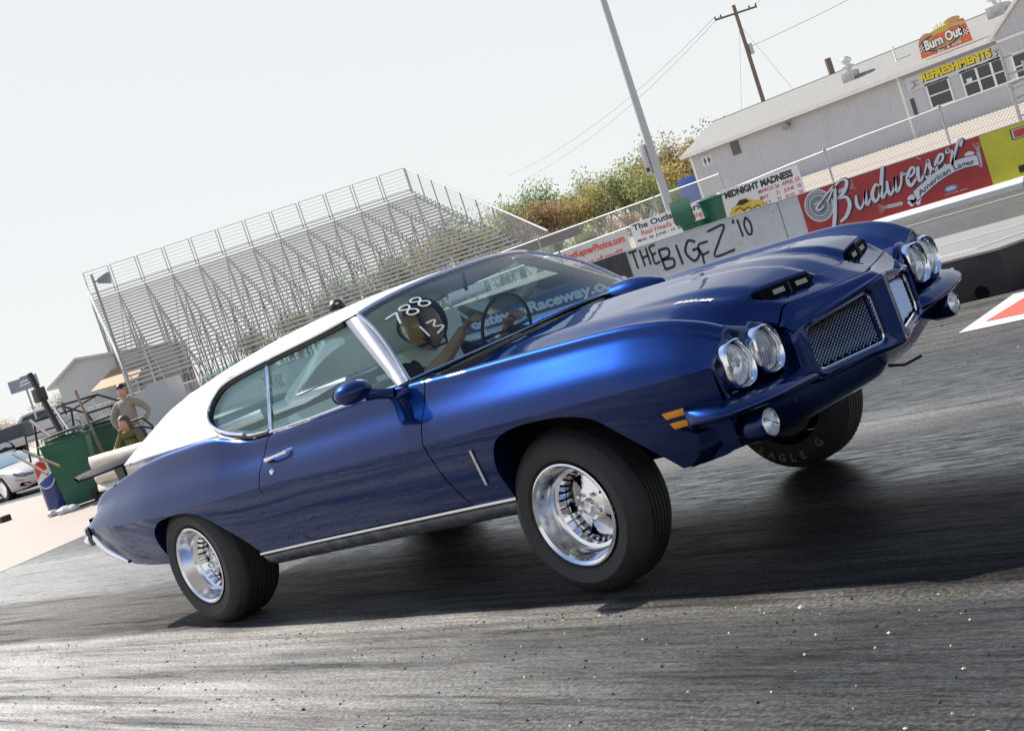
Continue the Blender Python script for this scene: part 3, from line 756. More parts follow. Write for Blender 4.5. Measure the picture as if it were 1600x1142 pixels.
for s in (-1, 1):
    mb = MB(); P = []
    E_ = spl([(-1.215, .715), (-1.15, .655), (-1.09, .602), (-1.0, .560), (-.90, .524), (-.84, .500)], 5); n = len(E_)
    for i, (x, z) in enumerate(E_):
        a = E_[max(i - 1, 0)]; b = E_[min(i + 1, n - 1)]; d = np.array([b[0] - a[0], b[1] - a[1]]); d /= np.linalg.norm(d); nn = np.array([d[1], -d[0]])
        if nn[1] > 0: nn = -nn
        w = .058 * (1 - .75 * i / n); yy = Ylow(x, z)
        P.append([(x + nn[0] * o_ * w, s * (yy + dy), z + nn[1] * o_ * w) for o_, dy in ((-.25, .004), (0, .012), (.4, .014), (.8, .006), (1.0, -.012), (.9, -.05), (.6, -.10))])
    mb.grid(P); cp(mb, 'bumper_side_blade', 'chrome', BM, ang=60)
mb = MB(); P = []
for i, y in enumerate(np.linspace(-.83, .83, 33)):
    e = 1 - max(0, (abs(y) - .66) / .17) ** 2 * .75; e = max(e, .12); z0 = 1.052 - .0 * abs(y)
    P.append([(-1.10 + a * e - (abs(y) > .6) * (abs(y) - .6) * .25, y, z0 + b * (.6 + .4 * e)) for a, b in ((.10, -.008), (.05, .014), (-.03, .026), (-.11, .030), (-.115, .018), (-.04, -.002), (.04, -.022))])
mb.grid(P, close_v=True); SP = cp(mb, 'rear_spoiler', mat('spoiler_satin_black', (.008, .010, .02), .55, spec=.12))
mb = MB()
for y in (-.58, .58): mb.prism([(-1.04, y, 1.05), (-1.16, y, 1.06), (-1.14, y, .93), (-1.05, y, .94)], (0, .02, 0))
cp(mb, 'spoiler_stand', 'black', SP)

# underbody, wheel wells, interior
mb = MB(); mb.box(.62, 2.5, -.80, .80, .30, .40); mb.box(-1.1, -.3, -.70, .70, .46, .60); mb.box(3.42, 3.60, -.78, .78, .36, .46)
for s in (-1, 1):
    for x0, x1 in ((-.36, .64), (2.46, 3.46)):
        yi = .58 if x0 < 1 else .60
        mb.box(x0, x1, min(s * yi, s * (yi - .02)), max(s * yi, s * (yi - .02)), .34, .80); mb.box(x0, x1, min(s * yi, s * .885), max(s * yi, s * .885), .76, .775)
        mb.box(x0 - .01, x0, min(s * yi, s * .87), max(s * yi, s * .87), .40, .77); mb.box(x1, x1 + .01, min(s * yi, s * .84), max(s * yi, s * .84), .42, .77)
mb.box(2.28, 2.30, -.78, .78, .38, .95); mb.box(-.9, .2, -.74, .74, .60, .62); mb.box(-.72, .30, -.70, .70, .90, .925)
mb.box(.55, 2.3, -.75, .75, .395, .42)
cp(mb, 'underbody', 'darkmetal', smooth=False)
mb = MB()
for s in (-1, 1):
    mb.box(2.65, 3.1, min(s * .3, s * .55), max(s * .3, s * .55), .33, .40)
mb.tube([(2.0, .25, .34), (.6, .3, .30), (-.3, .42, .34), (-1.0, .5, .42), (-1.28, .5, .44)], .03, 8); mb.tube([(-.02, -.75, .36), (-.02, .75, .36)], .05, 8); mb.sphere((0, 0, .36), .15, 14, 8)
cp(mb, 'running_gear', 'darkmetal')
for s in (-1, 1):
    mb = MB(); mb.box(.70, 2.2, min(s * .77, s * .735), max(s * .77, s * .735), .42, .93); mb.box(.0, .72, min(s * .76, s * .70), max(s * .76, s * .70), .42, .96)
    cp(mb, 'door_trim', 'seat', bevel=.008)
def seat(x, y, w, h, back=.18, d=.50):
    mb = MB()
    P = []
    for u in np.linspace(0, 1, 21):
        yy = y - w / 2 + w * u; r = .012 * abs(math.sin(u * math.pi * 7)); e = min(1, min(u, 1 - u) * 12)
        prof = [(x + d, .52), (x + d + .02, .60), (x + d - .04, .66 + r), (x + .12, .66 + r), (x + .04, .70), (x - back * .4, .86 - 0), (x - back + .07 + r, h - .06), (x - back + .03, h), (x - back - .05, h - .01), (x - back - .06, h - .1), (x - .12, .52)]
        P.append([(a, yy, zz * e + (.6) * (1 - e) if e < 1 else zz) for a, zz in prof])
    mb.grid(P, close_v=True); return cp(mb, 'seat', 'seat')
seat(1.12, .39, .60, 1.06); seat(1.12, -.39, .60, .985); seat(.22, 0, 1.25, .95, back=.22)
mb = MB(); mb.box(1.93, 2.24, -.73, .73, .80, .945); cp(mb, 'dashboard', 'dash', bevel=.03)
mb = MB(); mb.tube([(1.58 + .05 * math.sin(a), .38 + .19 * math.cos(a), .98 + .175 * math.sin(a)) for a in np.linspace(0, 2 * math.pi, 33)[:-1]], .009, 8, closed=True)
for a in (0, math.pi, -math.pi / 2): mb.tube([(1.60, .38, .97), (1.58 + .05 * math.sin(a), .38 + .19 * math.cos(a), .98 + .175 * math.sin(a))], .009, 6)
mb.tube([(1.60, .38, .97), (1.95, .38, .88)], .025, 8); cp(mb, 'steering_wheel', 'black')
mb = MB(); mb.box(-.13, .13, -.01, .012, -.032, .032); mb.v = [(1.765 + y, x - .01 + .03, 1.225 + z) for x, y, z in mb.v]; cp(mb, 'interior_mirror', 'brushed', bevel=.006)
mb = MB(); mb.bar((1.80, .02, 1.33), (1.775, .02, 1.24), .012); cp(mb, 'mirror_stalk', 'black')
mb = MB(); P = [[(x, roof_pt(x, u)[1] * .96, roof_pt(x, u)[2] - .035) for u in np.linspace(-.97, .97, 15)] for x in np.linspace(.12, 1.66, 12)]; mb.grid(P); cp(mb, 'headliner', 'seat')

# ---------------------------------------------------------------- wheels
def wheel(x, yout, r, width, s, rim_r, name='wheel', letters=False):
    """yout: distance of the outer sidewall from the centre line; world pose (not pitched with the body)"""
    w = empty(name, (x, s * yout, r)); w.parent = car
    def bl(mb, nm, m, parent=w, **k):
        k['xf'] = lambda v: Vector((v.x, s * v.y, v.z)); return mb.build(nm, m, parent, **k)
    # lathe about y; local y = 0 at the rim face, negative = inboard
    t = MB(); W_ = width; sq = .985
    prof = [(rim_r - .012, -.02), (rim_r + .004, -.004), (rim_r + .020, .012), ((rim_r + r) / 2, .022), (r - .055, .016), (r - .025, -.002), (r - .006, -.030), (r - .001, -.045)]
    ng = 6 if r < .36 else 5
    for k in range(ng):
        a = -.05 - (W_ - .10) * k / ng; b = -.05 - (W_ - .10) * (k + 1) / ng
        prof += [(r, a), (r, b + .008), (r - .006, b + .006), (r - .006, b)]
    prof += [(r - .006, -W_ + .045), (r - .03, -W_ + .01), ((rim_r + r) / 2, -W_ - .012), (rim_r, -W_ + .012)]
    t.lathe(prof, (0, 0, 0), 'y', 72); tyre = bl(t, 'tyre', 'rubber', ang=30)
    if r < .36:      # tread blocks on the shoulder
        tb = MB()
        for k in range(80):
            a = 2 * math.pi * k / 80; c, sn = math.cos(a), math.sin(a); c2, s2 = math.cos(a + .04), math.sin(a + .04)
            tb.add([(c * q, yy, sn * q) for q, yy in ((r + .001, -.045), (r - .018, -.008))] + [(c2 * q, yy, s2 * q) for q, yy in ((r - .018, -.008), (r + .001, -.045))], [(0, 1, 2, 3)])
        bl(tb, 'tread_blocks', 'rubber', tyre)
    b = MB()
    b.lathe([(rim_r - .014, -.02), (rim_r - .002, .004), (rim_r + .003, .010), (rim_r - .004, .013), (rim_r - .016, .004), (rim_r - .022, -.020), (rim_r - .030, -.060), (rim_r - .036, -.080), (rim_r - .040, -.084), (rim_r - .055, -.088)], (0, 0, 0), 'y', 64)
    rim = bl(b, 'rim', 'alu', ang=30)
    d = -.125; r1 = rim_r - .058
    f = MB()      # stepped cooling lugs round the barrel
    N = 30
    for k in range(N):
        a0 = 2 * math.pi * k / N; a1 = a0 + 2 * math.pi / N * .62; am = (a0 + a1) / 2; a2 = 2 * math.pi * (k + 1) / N
        ro_, ri_ = rim_r - .040, r1 - .006
        vs = [(ro_ * math.cos(a0), -.086, ro_ * math.sin(a0)), (ro_ * math.cos(a1), -.086, ro_ * math.sin(a1)), (ri_ * math.cos(a1), d + .004, ri_ * math.sin(a1)), (ri_ * math.cos(a0), d + .004, ri_ * math.sin(a0)),
              ((ro_ + .004) * math.cos(a1), -.10, (ro_ + .004) * math.sin(a1)), ((ro_ + .004) * math.cos(a2), -.10, (ro_ + .004) * math.sin(a2)), ((ri_ + .012) * math.cos(a2), d - .004, (ri_ + .012) * math.sin(a2)), ((ri_ + .012) * math.cos(a1), d - .004, (ri_ + .012) * math.sin(a1))]
        f.add(vs, [(0, 1, 2, 3), (4, 5, 6, 7), (1, 4, 7, 2)])
        f.sphere((r1 * .955 * math.cos(am), d + .006, r1 * .955 * math.sin(am)), .0045, 6, 4)
    bl(f, 'rim_lugs', 'chrome', rim, ang=30)
    # centre disc with five kite shaped windows
    c = MB(); nA = 100; rows = []
    radii = [r1 + .004, r1 * .93, r1 * .86, r1 * .74, r1 * .62, r1 * .5, .055, .034, .030]
    hts = [d, d + .002, d + .004, d + .008, d + .012, d + .018, d + .022, d + .024, d + .046]
    for q, h in zip(radii, hts): rows.append([(q * math.cos(2 * math.pi * k / nA), h, q * math.sin(2 * math.pi * k / nA)) for k in range(nA)])
    for i in range(len(rows) - 1):
        for k in range(nA):
            a = ((k + .5) / nA * 5) % 1; da = abs(a - .5)
            hole = (i in (2, 3, 4)) and da < (.17, .12, .055)[i - 2]
            if hole: continue
            q = [rows[i][k], rows[i + 1][k], rows[i + 1][(k + 1) % nA], rows[i][(k + 1) % nA]]; c.add(q, [(0, 1, 2, 3)])
    c.lathe([(.030, d + .046), (.024, d + .050), (.022, d + .040), (.001, d + .038)], (0, 0, 0), 'y', 20)
    bl(c, 'wheel_centre', 'alu', rim, ang=25)
    h = MB(); h.lathe([(r1 + .02, d - .03), (.001, d - .03)], (0, 0, 0), 'y', 30)
    h.lathe([(rim_r - .03, -.09), (rim_r - .04, -W_ + .02), (.05, -W_ + .03)], (0, 0, 0), 'y', 30); bl(h, 'wheel_back', 'darkmetal', rim)
    for k in range(5):
        n_ = MB()
        a = 2 * math.pi * (k + .5) / 5 + .3; n_.lathe([(.001, .024), (.007, .024), (.009, .018), (.010, 0)], (.056 * math.cos(a), d + .020, .056 * math.sin(a)), 'y', 6)
        bl(n_, 'lug_nut', 'chrome', rim)
    if letters:
        L = MB()
        for i, chh in enumerate('EAGLE G'):
            if chh == ' ': continue
            a = R(-128 + i * 12.5); vs, fs = text_mesh(chh, .055, bold=.002); q = .265
            pts = []
            for v in vs:
                rr = q - (-v.y + .02) * 1; aa = a + v.x / q
                pts.append((math.cos(aa) * (q + v.y - .02) * -1 if False else math.cos(aa) * (q + .02 - v.y), -W_ - .0155, math.sin(aa) * (q + .02 - v.y)))
            L.add(pts, fs)
        bl(L, 'tyre_lettering', mat('worn_letter', (.20, .155, .09), .7), tyre, smooth=False, recalc=False)
    return w
wheel(.01, .915, .352, .29, -1, .212)
wheel(.01, .915, .352, .29, 1, .212)
wheel(2.825, .885, .338, .228, -1, .208).location.z = .341
wheel(2.825, .885, .338, .235, 1, .208, letters=True).location.z = .342
# tow hook wire under the nose
mb = MB(); mb.tube([(3.80, .02, .36), (3.86, .03, .345), (3.93, .05, .36)], .006, 6); cp(mb, 'tow_hook', 'darkmetal')
# ------------------------------------------------------------------ ground
def nodes_of(m): return m.node_tree.nodes, m.node_tree.links.new, m.node_tree.nodes['Principled BSDF']
def mathn(n, L, op, a, b=None, clamp=False):
    q = n.new('ShaderNodeMath'); q.operation = op; q.use_clamp = clamp
    for i, v in enumerate((a, b)):
        if v is None: continue
        if isinstance(v, (int, float)): q.inputs[i].default_value = v
        else: L(v, q.inputs[i])
    return q.outputs[0]
def noise(n, L, vec, scale, detail=5, rough=.6, dist=0):
    q = n.new('ShaderNodeTexNoise'); q.inputs['Scale'].default_value = scale; q.inputs['Detail'].default_value = detail
    q.inputs['Roughness'].default_value = rough; q.inputs['Distortion'].default_value = dist; L(vec, q.inputs[0]); return q.outputs[0]
def ramp(n, L, fac, stops):
    q = n.new('ShaderNodeValToRGB'); e = q.color_ramp.elements
    while len(e) < len(stops): e.new(0.5)
    for el, (p, c) in zip(e, stops): el.position = p; el.color = (*c, 1) if len(c) == 3 else c
    L(fac, q.inputs[0]); return q.outputs[0]
def mixc(n, L, f, a, b, mode='MIX'):
    q = n.new('ShaderNodeMix'); q.data_type = 'RGBA'; q.blend_type = mode
    for s, v in ((0, f), (6, a), (7, b)):
        if isinstance(v, (int, float)): q.inputs[s].default_value = v
        elif isinstance(v, tuple): q.inputs[s].default_value = (*v, 1)
        else: L(v, q.inputs[s])
    return q.outputs[2]
def track_mat():
    m = mat('rubbered_track', (.2, .2, .2)); n, L, p = nodes_of(m)
    g = n.new('ShaderNodeNewGeometry'); sx = n.new('ShaderNodeSeparateXYZ'); L(g.outputs['Position'], sx.inputs[0])
    def scaled(s):
        q = n.new('ShaderNodeMapping'); q.inputs['Scale'].default_value = s; L(g.outputs['Position'], q.inputs[0]); return q.outputs[0]
    streak = noise(n, L, scaled((.22, 5.0, 1)), 1.6, 8, .68, .15)
    fine = noise(n, L, scaled((1.2, 22, 1)), 1.6, 6, .75)
    blot = noise(n, L, scaled((1.0, 2.4, 1)), .8, 5, .6)
    agg = noise(n, L, scaled((1, 1, 1)), 55, 3, .7)
    # rubber laid down by the tyres, by distance across the lane; painted darker under the car to deepen its shadow
    yw = mathn(n, L, 'ADD', sx.outputs[1], mathn(n, L, 'MULTIPLY', mathn(n, L, 'SUBTRACT', blot, .5), .35))
    k = mathn(n, L, 'MULTIPLY', mathn(n, L, 'ADD', yw, 14), 1 / 36)
    def pos(y): return (y + 14) / 36
    W1 = [(-14, .1), (-3.4, .12), (-2.3, .25), (-1.9, .35), (-1.62, .80), (-1.2, .86), (-1.07, .10), (-1.0, .10), (-.93, .85), (.0, .95), (.2, .98), (.95, 1.0), (1.2, .62), (1.5, .35), (1.75, .95), (2.9, 1.0), (3.3, .35), (3.8, .12), (6, .1), (8.5, .3), (10, .85), (11.5, .8), (12.4, .4), (13.5, .8), (15.5, .7), (17, .3), (20, .1)]
    rb = ramp(n, L, k, [(pos(y), (v, v, v)) for y, v in W1])
    s2 = mathn(n, L, 'ADD', mathn(n, L, 'MULTIPLY', mathn(n, L, 'SUBTRACT', streak, .5), 1.9), mathn(n, L, 'MULTIPLY', mathn(n, L, 'SUBTRACT', fine, .5), .9))
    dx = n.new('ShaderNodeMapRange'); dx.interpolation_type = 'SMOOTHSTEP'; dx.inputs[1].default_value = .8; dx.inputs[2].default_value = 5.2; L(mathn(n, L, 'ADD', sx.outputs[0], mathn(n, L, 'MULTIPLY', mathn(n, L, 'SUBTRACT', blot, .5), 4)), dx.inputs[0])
    dx2 = n.new('ShaderNodeMapRange'); dx2.inputs[1].default_value = -4.5; dx2.inputs[2].default_value = -.3; L(sx.outputs[0], dx2.inputs[0])
    rb = mathn(n, L, 'MULTIPLY', rb, mathn(n, L, 'ADD', mathn(n, L, 'MULTIPLY', dx2.outputs[0], .50), .50))
    lft = mathn(n, L, 'ADD', mathn(n, L, 'MULTIPLY', dx.outputs[0], .6), .4)  # thins the dark rubber where the glare is painted in
    rub = mathn(n, L, 'MULTIPLY', mathn(n, L, 'ADD', rb, s2, True), mathn(n, L, 'MAXIMUM', lft, mathn(n, L, 'GREATER_THAN', sx.outputs[1], -1.15)))
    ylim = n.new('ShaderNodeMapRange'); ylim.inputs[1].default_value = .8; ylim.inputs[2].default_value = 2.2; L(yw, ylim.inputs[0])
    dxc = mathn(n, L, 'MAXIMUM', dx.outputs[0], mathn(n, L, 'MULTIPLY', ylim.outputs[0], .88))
    st1 = n.new('ShaderNodeMapRange'); st1.inputs[1].default_value = .36; st1.inputs[2].default_value = .64; st1.inputs[3].default_value = .22; st1.inputs[4].default_value = 1.5; L(streak, st1.inputs[0])
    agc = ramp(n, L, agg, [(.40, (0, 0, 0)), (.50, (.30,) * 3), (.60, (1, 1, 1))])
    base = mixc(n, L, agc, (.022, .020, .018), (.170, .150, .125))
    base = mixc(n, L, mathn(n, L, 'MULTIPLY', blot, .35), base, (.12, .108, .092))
    base = mixc(n, L, dxc, mixc(n, L, agc, (.33, .31, .28), (.64, .62, .58)), base)  # sun glare towards the left painted in as a paler base colour
    vm = n.new('ShaderNodeVectorMath'); vm.operation = 'SCALE'; L(base, vm.inputs[0]); L(st1.outputs[0], vm.inputs['Scale']); base = vm.outputs[0]
    dark = mixc(n, L, fine, (.004, .0048, .006), (.020, .021, .023))
    rubf = mathn(n, L, 'MULTIPLY', rub, .93)
    col = mixc(n, L, rubf, base, dark)
    # saw-cut joints across the lane every 4.25 m
    jx = mathn(n, L, 'ABSOLUTE', mathn(n, L, 'SUBTRACT', mathn(n, L, 'FRACT', mathn(n, L, 'MULTIPLY', mathn(n, L, 'ADD', sx.outputs[0], 41.84), 1 / 4.25)), .5))
    jm = mathn(n, L, 'LESS_THAN', mathn(n, L, 'SUBTRACT', .5, jx), .0011)
    jm = mathn(n, L, 'MULTIPLY', jm, mathn(n, L, 'LESS_THAN', sx.outputs[1], -1.3))
    col = mixc(n, L, mathn(n, L, 'MULTIPLY', jm, .8), col, (.02, .018, .016))
    L(col, p.inputs['Base Color'])
    rg = ramp(n, L, rub, [(0, (.58,) * 3), (.45, (.44,) * 3), (.8, (.27,) * 3), (1, (.20,) * 3)])
    W2 = [(-14, .3), (-1.1, .35), (-.95, .0), (.0, .03), (.30, .9), (.9, 1.0), (1.2, .45), (1.6, .9), (2.9, .9), (3.3, .4), (8.5, .5), (10, .9), (16, .9), (20, .5)]
    gl = ramp(n, L, k, [(pos(y), (v, v, v)) for y, v in W2])
    pit = ramp(n, L, noise(n, L, scaled((.8, 9, 1)), 5, 7, .8), [(.44, (.12,) * 3), (.54, (1, 1, 1))])
    gl = mathn(n, L, 'MULTIPLY', gl, pit)
    L(mathn(n, L, 'MULTIPLY', rg, mathn(n, L, 'SUBTRACT', 1.35, mathn(n, L, 'MULTIPLY', gl, .75))), p.inputs['Roughness'])
    L(mathn(n, L, 'MULTIPLY', gl, 1.0), p.inputs['Specular IOR Level'])
    p.inputs['Specular Tint'].default_value = (.52, .76, 1, 1)  # blue of the reflected sky put into the sheen as a tint
    # grit and stringy rubber
    hgt = mathn(n, L, 'ADD', mathn(n, L, 'MULTIPLY', noise(n, L, scaled((1, 1.3, 1)), 75, 4, .85), .8), mathn(n, L, 'MULTIPLY', noise(n, L, scaled((.35, 4, 1)), 14, 6, .75), .6))
    b = n.new('ShaderNodeBump'); b.inputs['Distance'].default_value = .012
    L(mathn(n, L, 'MULTIPLY', ramp(n, L, rub, [(0, (1.0,) * 3), (1, (.55,) * 3)]), mathn(n, L, 'SUBTRACT', 1.0, mathn(n, L, 'MULTIPLY', mathn(n, L, 'MULTIPLY', gl, mathn(n, L, 'GREATER_THAN', gl, .4)), .975))), b.inputs['Strength']); L(hgt, b.inputs['Height']); L(b.outputs[0], p.inputs['Normal'])
    return m
def gritty(name, c1, c2, rough=.8, sc=40, big=.6, bump=.4):
    m = mat(name, c1, rough); n, L, p = nodes_of(m); g = n.new('ShaderNodeNewGeometry')
    a = noise(n, L, g.outputs['Position'], sc, 4, .7); b_ = noise(n, L, g.outputs['Position'], big, 5, .6)
    f = mathn(n, L, 'ADD', mathn(n, L, 'MULTIPLY', a, .6), mathn(n, L, 'MULTIPLY', b_, .6)); f = mathn(n, L, 'SUBTRACT', f, .1, True)
    L(mixc(n, L, f, c1, c2), p.inputs['Base Color'])
    b = n.new('ShaderNodeBump'); b.inputs['Strength'].default_value = bump; b.inputs['Distance'].default_value = .02; L(a, b.inputs['Height']); L(b.outputs[0], p.inputs['Normal'])
    return m
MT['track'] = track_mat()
MT['gravel'] = gritty('tan_gravel', (.30, .25, .195), (.52, .45, .37))
MT['pad'] = gritty('pale_concrete_pad', (.26, .205, .175), (.37, .305, .265), .65, 18, .5, .25)
MT['conc'] = gritty('barrier_concrete', (.42, .43, .44), (.60, .61, .62), .75, 14, 2.2, .3)
MT['conc_top'] = gritty('island_concrete', (.22, .21, .195), (.32, .31, .285), .7, 30, 2, .2)
MT['white'] = mat('white_paint', (.74, .74, .72), .55, var=.08, vscale=6, bump=.1)
MT['road_white'] = mat('worn_white_marking', (.68, .66, .62), .6, var=.14, vscale=30, bump=.2)
MT['road_red'] = mat('worn_red_marking', (.62, .095, .06), .6, var=.22, vscale=45, bump=.2)
def sheet(name, pts, z, m, kind='structure'):
    mb = MB(); mb.poly([(x, y, z) for x, y in pts]); return tag(mb.build(name, m, smooth=False), kind=kind)
mb = MB()
mb.poly([(-1500, -1500, -.02), (1500, -1500, -.02), (1500, 1500, -.02), (-1500, 1500, -.02)])
tag(mb.build('ground', 'gravel', smooth=False, recalc=False), kind='structure')
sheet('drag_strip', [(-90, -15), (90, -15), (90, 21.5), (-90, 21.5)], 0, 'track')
sheet('concrete_pad', [(-60, -1.5), (-10.2, -1.5), (-8.35, 1.1), (-8.9, 2.7), (-9.6, 4.2), (-10, 9.5), (-60, 9.5)], .004, 'pad')
# bank behind the far wall, rising to the snack building
mb = MB(); P = []
for x in np.linspace(-46, 45, 60):
    k = min(1, max(0, (x + 46) / 18)); k = k * k * (3 - 2 * k); row = []
    for y, z in ((21.6, -.01), (22.6, .72), (24, .98), (27, 1.28), (34, 1.52), (43, 1.84), (50, 1.95), (75, 2.2), (140, 2.6)):
        row.append((x, y, (z + .02) * k - .015))
    P.append(row)
mb.grid(P); tag(mb.build('gravel_bank', 'gravel'), kind='structure')
mb = MB(); mb.grid([[(x, y, -.01 + 1.02 * min(1, max(0, (-x - 38) / 8)) * min(1, max(0, (y - 21.6) / 4))) for y in (21.55, 22.5, 23.5, 24.5, 25.6, 30, 45, 70, 120)] for x in np.linspace(-180, -36, 30)]); tag(mb.build('paddock_ground', 'gravel'), kind='structure')
# lane lines in the far lane
def strip(name, pts, w, z, m):
    mb = MB(); P = []
    for i, (x, y) in enumerate(pts):
        P.append([(x, y - w / 2, z), (x, y + w / 2, z)])
    mb.grid(P); return tag(mb.build(name, m, smooth=False), kind='structure')
strip('lane_line', [(-40, 18.55), (40, 18.55)], .10, .004, 'road_white')
strip('lane_line', [(-40, 12.05), (40, 12.05)], .05, .004, 'road_white')

# starting-line island
isl = empty('timing_island', (1.0, 6.6, 0), 0, 'low black-sided concrete divider block with a white plank outline on top and round cut-outs', 'divider')
mb = MB(); H = .345
mb.prism([(-6, 5.40, 0), (1.94, 5.40, 0), (2.62, 6.7, 0), (1.9, 8.1, 0), (-6, 8.1, 0)], (0, 0, H)); mb.build('divider_side', mat('black_painted_side', (.016, .016, .02), .5, var=.3, vscale=3, bump=.15), isl, bevel=.008).location = (-1.0, -6.6, 0)
isl_parts = [isl.children[0]]
mb = MB(); mb.prism([(-6, 5.38, H), (1.95, 5.38, H), (2.64, 6.7, H), (1.92, 8.12, H), (-6, 8.12, H)], (0, 0, .022)); o = mb.build('divider_top', 'conc_top', isl, bevel=.004); o.location = (-1, -6.6, 0)
mb = MB()
hp = [(1.06, 5.94), (.92, 6.76), (1.41, 6.82), (1.53, 6.66), (1.63, 5.68), (1.15, 5.76)]
hp = [(.55, 5.85), (.60, 6.9), (1.75, 7.0), (2.15, 6.55), (1.62, 5.75)]
for a, b in zip(hp, hp[1:] + hp[:1]): mb.bar((a[0], a[1], H + .026), (b[0], b[1], H + .026), .022, .012)
o = mb.build('plank_outline', 'white', isl); o.location = (-1, -6.6, 0)
for x in (1.23, 1.71, .60, .0):
    mb = MB(); n_ = 20; mb.poly([(x + .062 * math.cos(a), 5.397, .045 + .062 * math.sin(a) * .95) for a in np.linspace(0, 2 * math.pi, n_ + 1)[:-1]]); o = mb.build('round_cutout', 'cavity', isl, smooth=False); o.location = (-1, -6.6, 0)
o = put_text('maker_lettering', 'HAAS', .075, lambda u, v: (1.40 + u, 5.394, .247 + v), 'decal', isl, width=.30, bold=.004, shear=.45, align='CENTER'); o.location = (-1, -6.6, 0)
mb = MB(); mb.box(1.33, 1.50, 5.392, 5.395, .232, .238); o = mb.build('maker_underline', 'decal', isl, smooth=False); o.location = (-1, -6.6, 0)
# painted red and white arrow patch
sheet('painted_patch', [(2.19, 3.86), (2.03, 5.22), (6.5, 5.22), (6.5, 3.84)], .004, 'road_white')
sheet('painted_patch_red', [(2.28, 4.10), (2.25, 5.06), (6.4, 5.06), (6.4, 4.08)], .008, 'road_red')

# ------------------------------------------------------------------ far retaining wall
YW = 20.8
def wf(d=.004): return lambda u, v: (u, YW - d, v)
MT['redban'] = mat('red_banner_cloth', (.36, .028, .028), .5, var=.10, vscale=3, bump=.25, bscale=3, stretch=(1, 1, .4))
MT['yelban'] = mat('yellow_banner_cloth', (.56, .52, .035), .45, var=.08, vscale=3, bump=.25, bscale=3)
MT['blkban'] = mat('black_banner_cloth', (.022, .026, .03), .45, var=.1, vscale=3, bump=.8, bscale=2.5, stretch=(1, 1, .5))
MT['silver'] = mat('silver_print', (.62, .64, .68), .5, var=.05)
MT['navy'] = mat('dark_outline_print', (.025, .025, .05), .5)
MT['spray'] = mat('black_spray_paint', (.02, .022, .025), .7)
MT['inkblk'] = mat('black_sign_ink', (.02, .02, .02), .6)
MT['inkred'] = mat('red_sign_ink', (.55, .06, .05), .6)
MT['sign'] = mat('white_sign_board', (.66, .68, .69), .5, var=.04)
MT['signgrey'] = mat('grey_sign_board', (.50, .51, .50), .5, var=.05)
XS = [-42.4 + 5.483 * i for i in range(7)] + [-4.0, 1.5, 7.0, 12.5]
wall_labels = ['grey concrete barrier block at the far left end of the wall, sprayed with a loop and brackets', 'grey concrete barrier block sprayed with 98 and 10', "grey concrete barrier block behind the coupe's rear side glass sprayed THINK", "grey concrete barrier block hidden behind the coupe's roof", 'grey concrete barrier block seen through the windscreen sprayed SON JL', 'grey concrete barrier block sprayed THE BIG EZ 10', 'grey concrete barrier block behind the red beer banner', 'grey concrete barrier block behind the yellow banner', 'grey concrete barrier block beyond the right edge of the frame', 'grey concrete barrier block furthest down the strip']
WALL = []
XS = [-42.4, -36.9, -31.4, -25.4, -19.9, -14.2, -9.5, -4.0, 1.5, 7.0, 12.5]
wall_labels = ["concrete barrier block at the far left end of the wall, sprayed with a loop", "grey concrete barrier block sprayed 98 10, behind the man in the tan shirt", "grey concrete barrier block seen through the coupe's rear side glass, sprayed THINK", "grey concrete barrier block behind the coupe's vinyl roof", "grey concrete barrier block seen through the windscreen, sprayed SON JL", "concrete barrier block sprayed with the big words THE BIG EZ 10", "grey concrete barrier block with the big joint left of the red beer banner", "grey concrete barrier block behind the right half of the red beer banner and yellow banner", "grey concrete barrier block out of frame past the yellow banner", "grey concrete barrier block furthest down the strip"]
for i in range(10):
    a, b = XS[i] + .012, XS[i + 1] - .012
    mb = MB(); prof = [(YW + .62, 0), (YW - .18, 0), (YW - .18, .10), (YW - .10, .17), (YW, .21), (YW, 1.205), (YW + .03, 1.225), (YW + .25, 1.225), (YW + .28, 1.205), (YW + .28, .25), (YW + .62, .1)]
    n0 = len(prof); mb.grid([[(x, y, z) for y, z in prof] for x in (a, b)], close_v=True); mb.f += [tuple(range(n0)), tuple(reversed(range(n0, 2 * n0)))]; mb.mi += [0, 0]
    WALL.append(tag(mb.build('concrete_barrier', 'conc', ang=20), wall_labels[i], 'barrier', 'concrete barrier blocks along the far lane'))
mb = MB(); mb.box(-42.4, 12.5, YW - .004, YW + .27, 1.226, 1.240); tag(mb.build('wall_cap', 'white', smooth=False), 'thin bright white capping strip along the top of the concrete wall', 'capping strip')
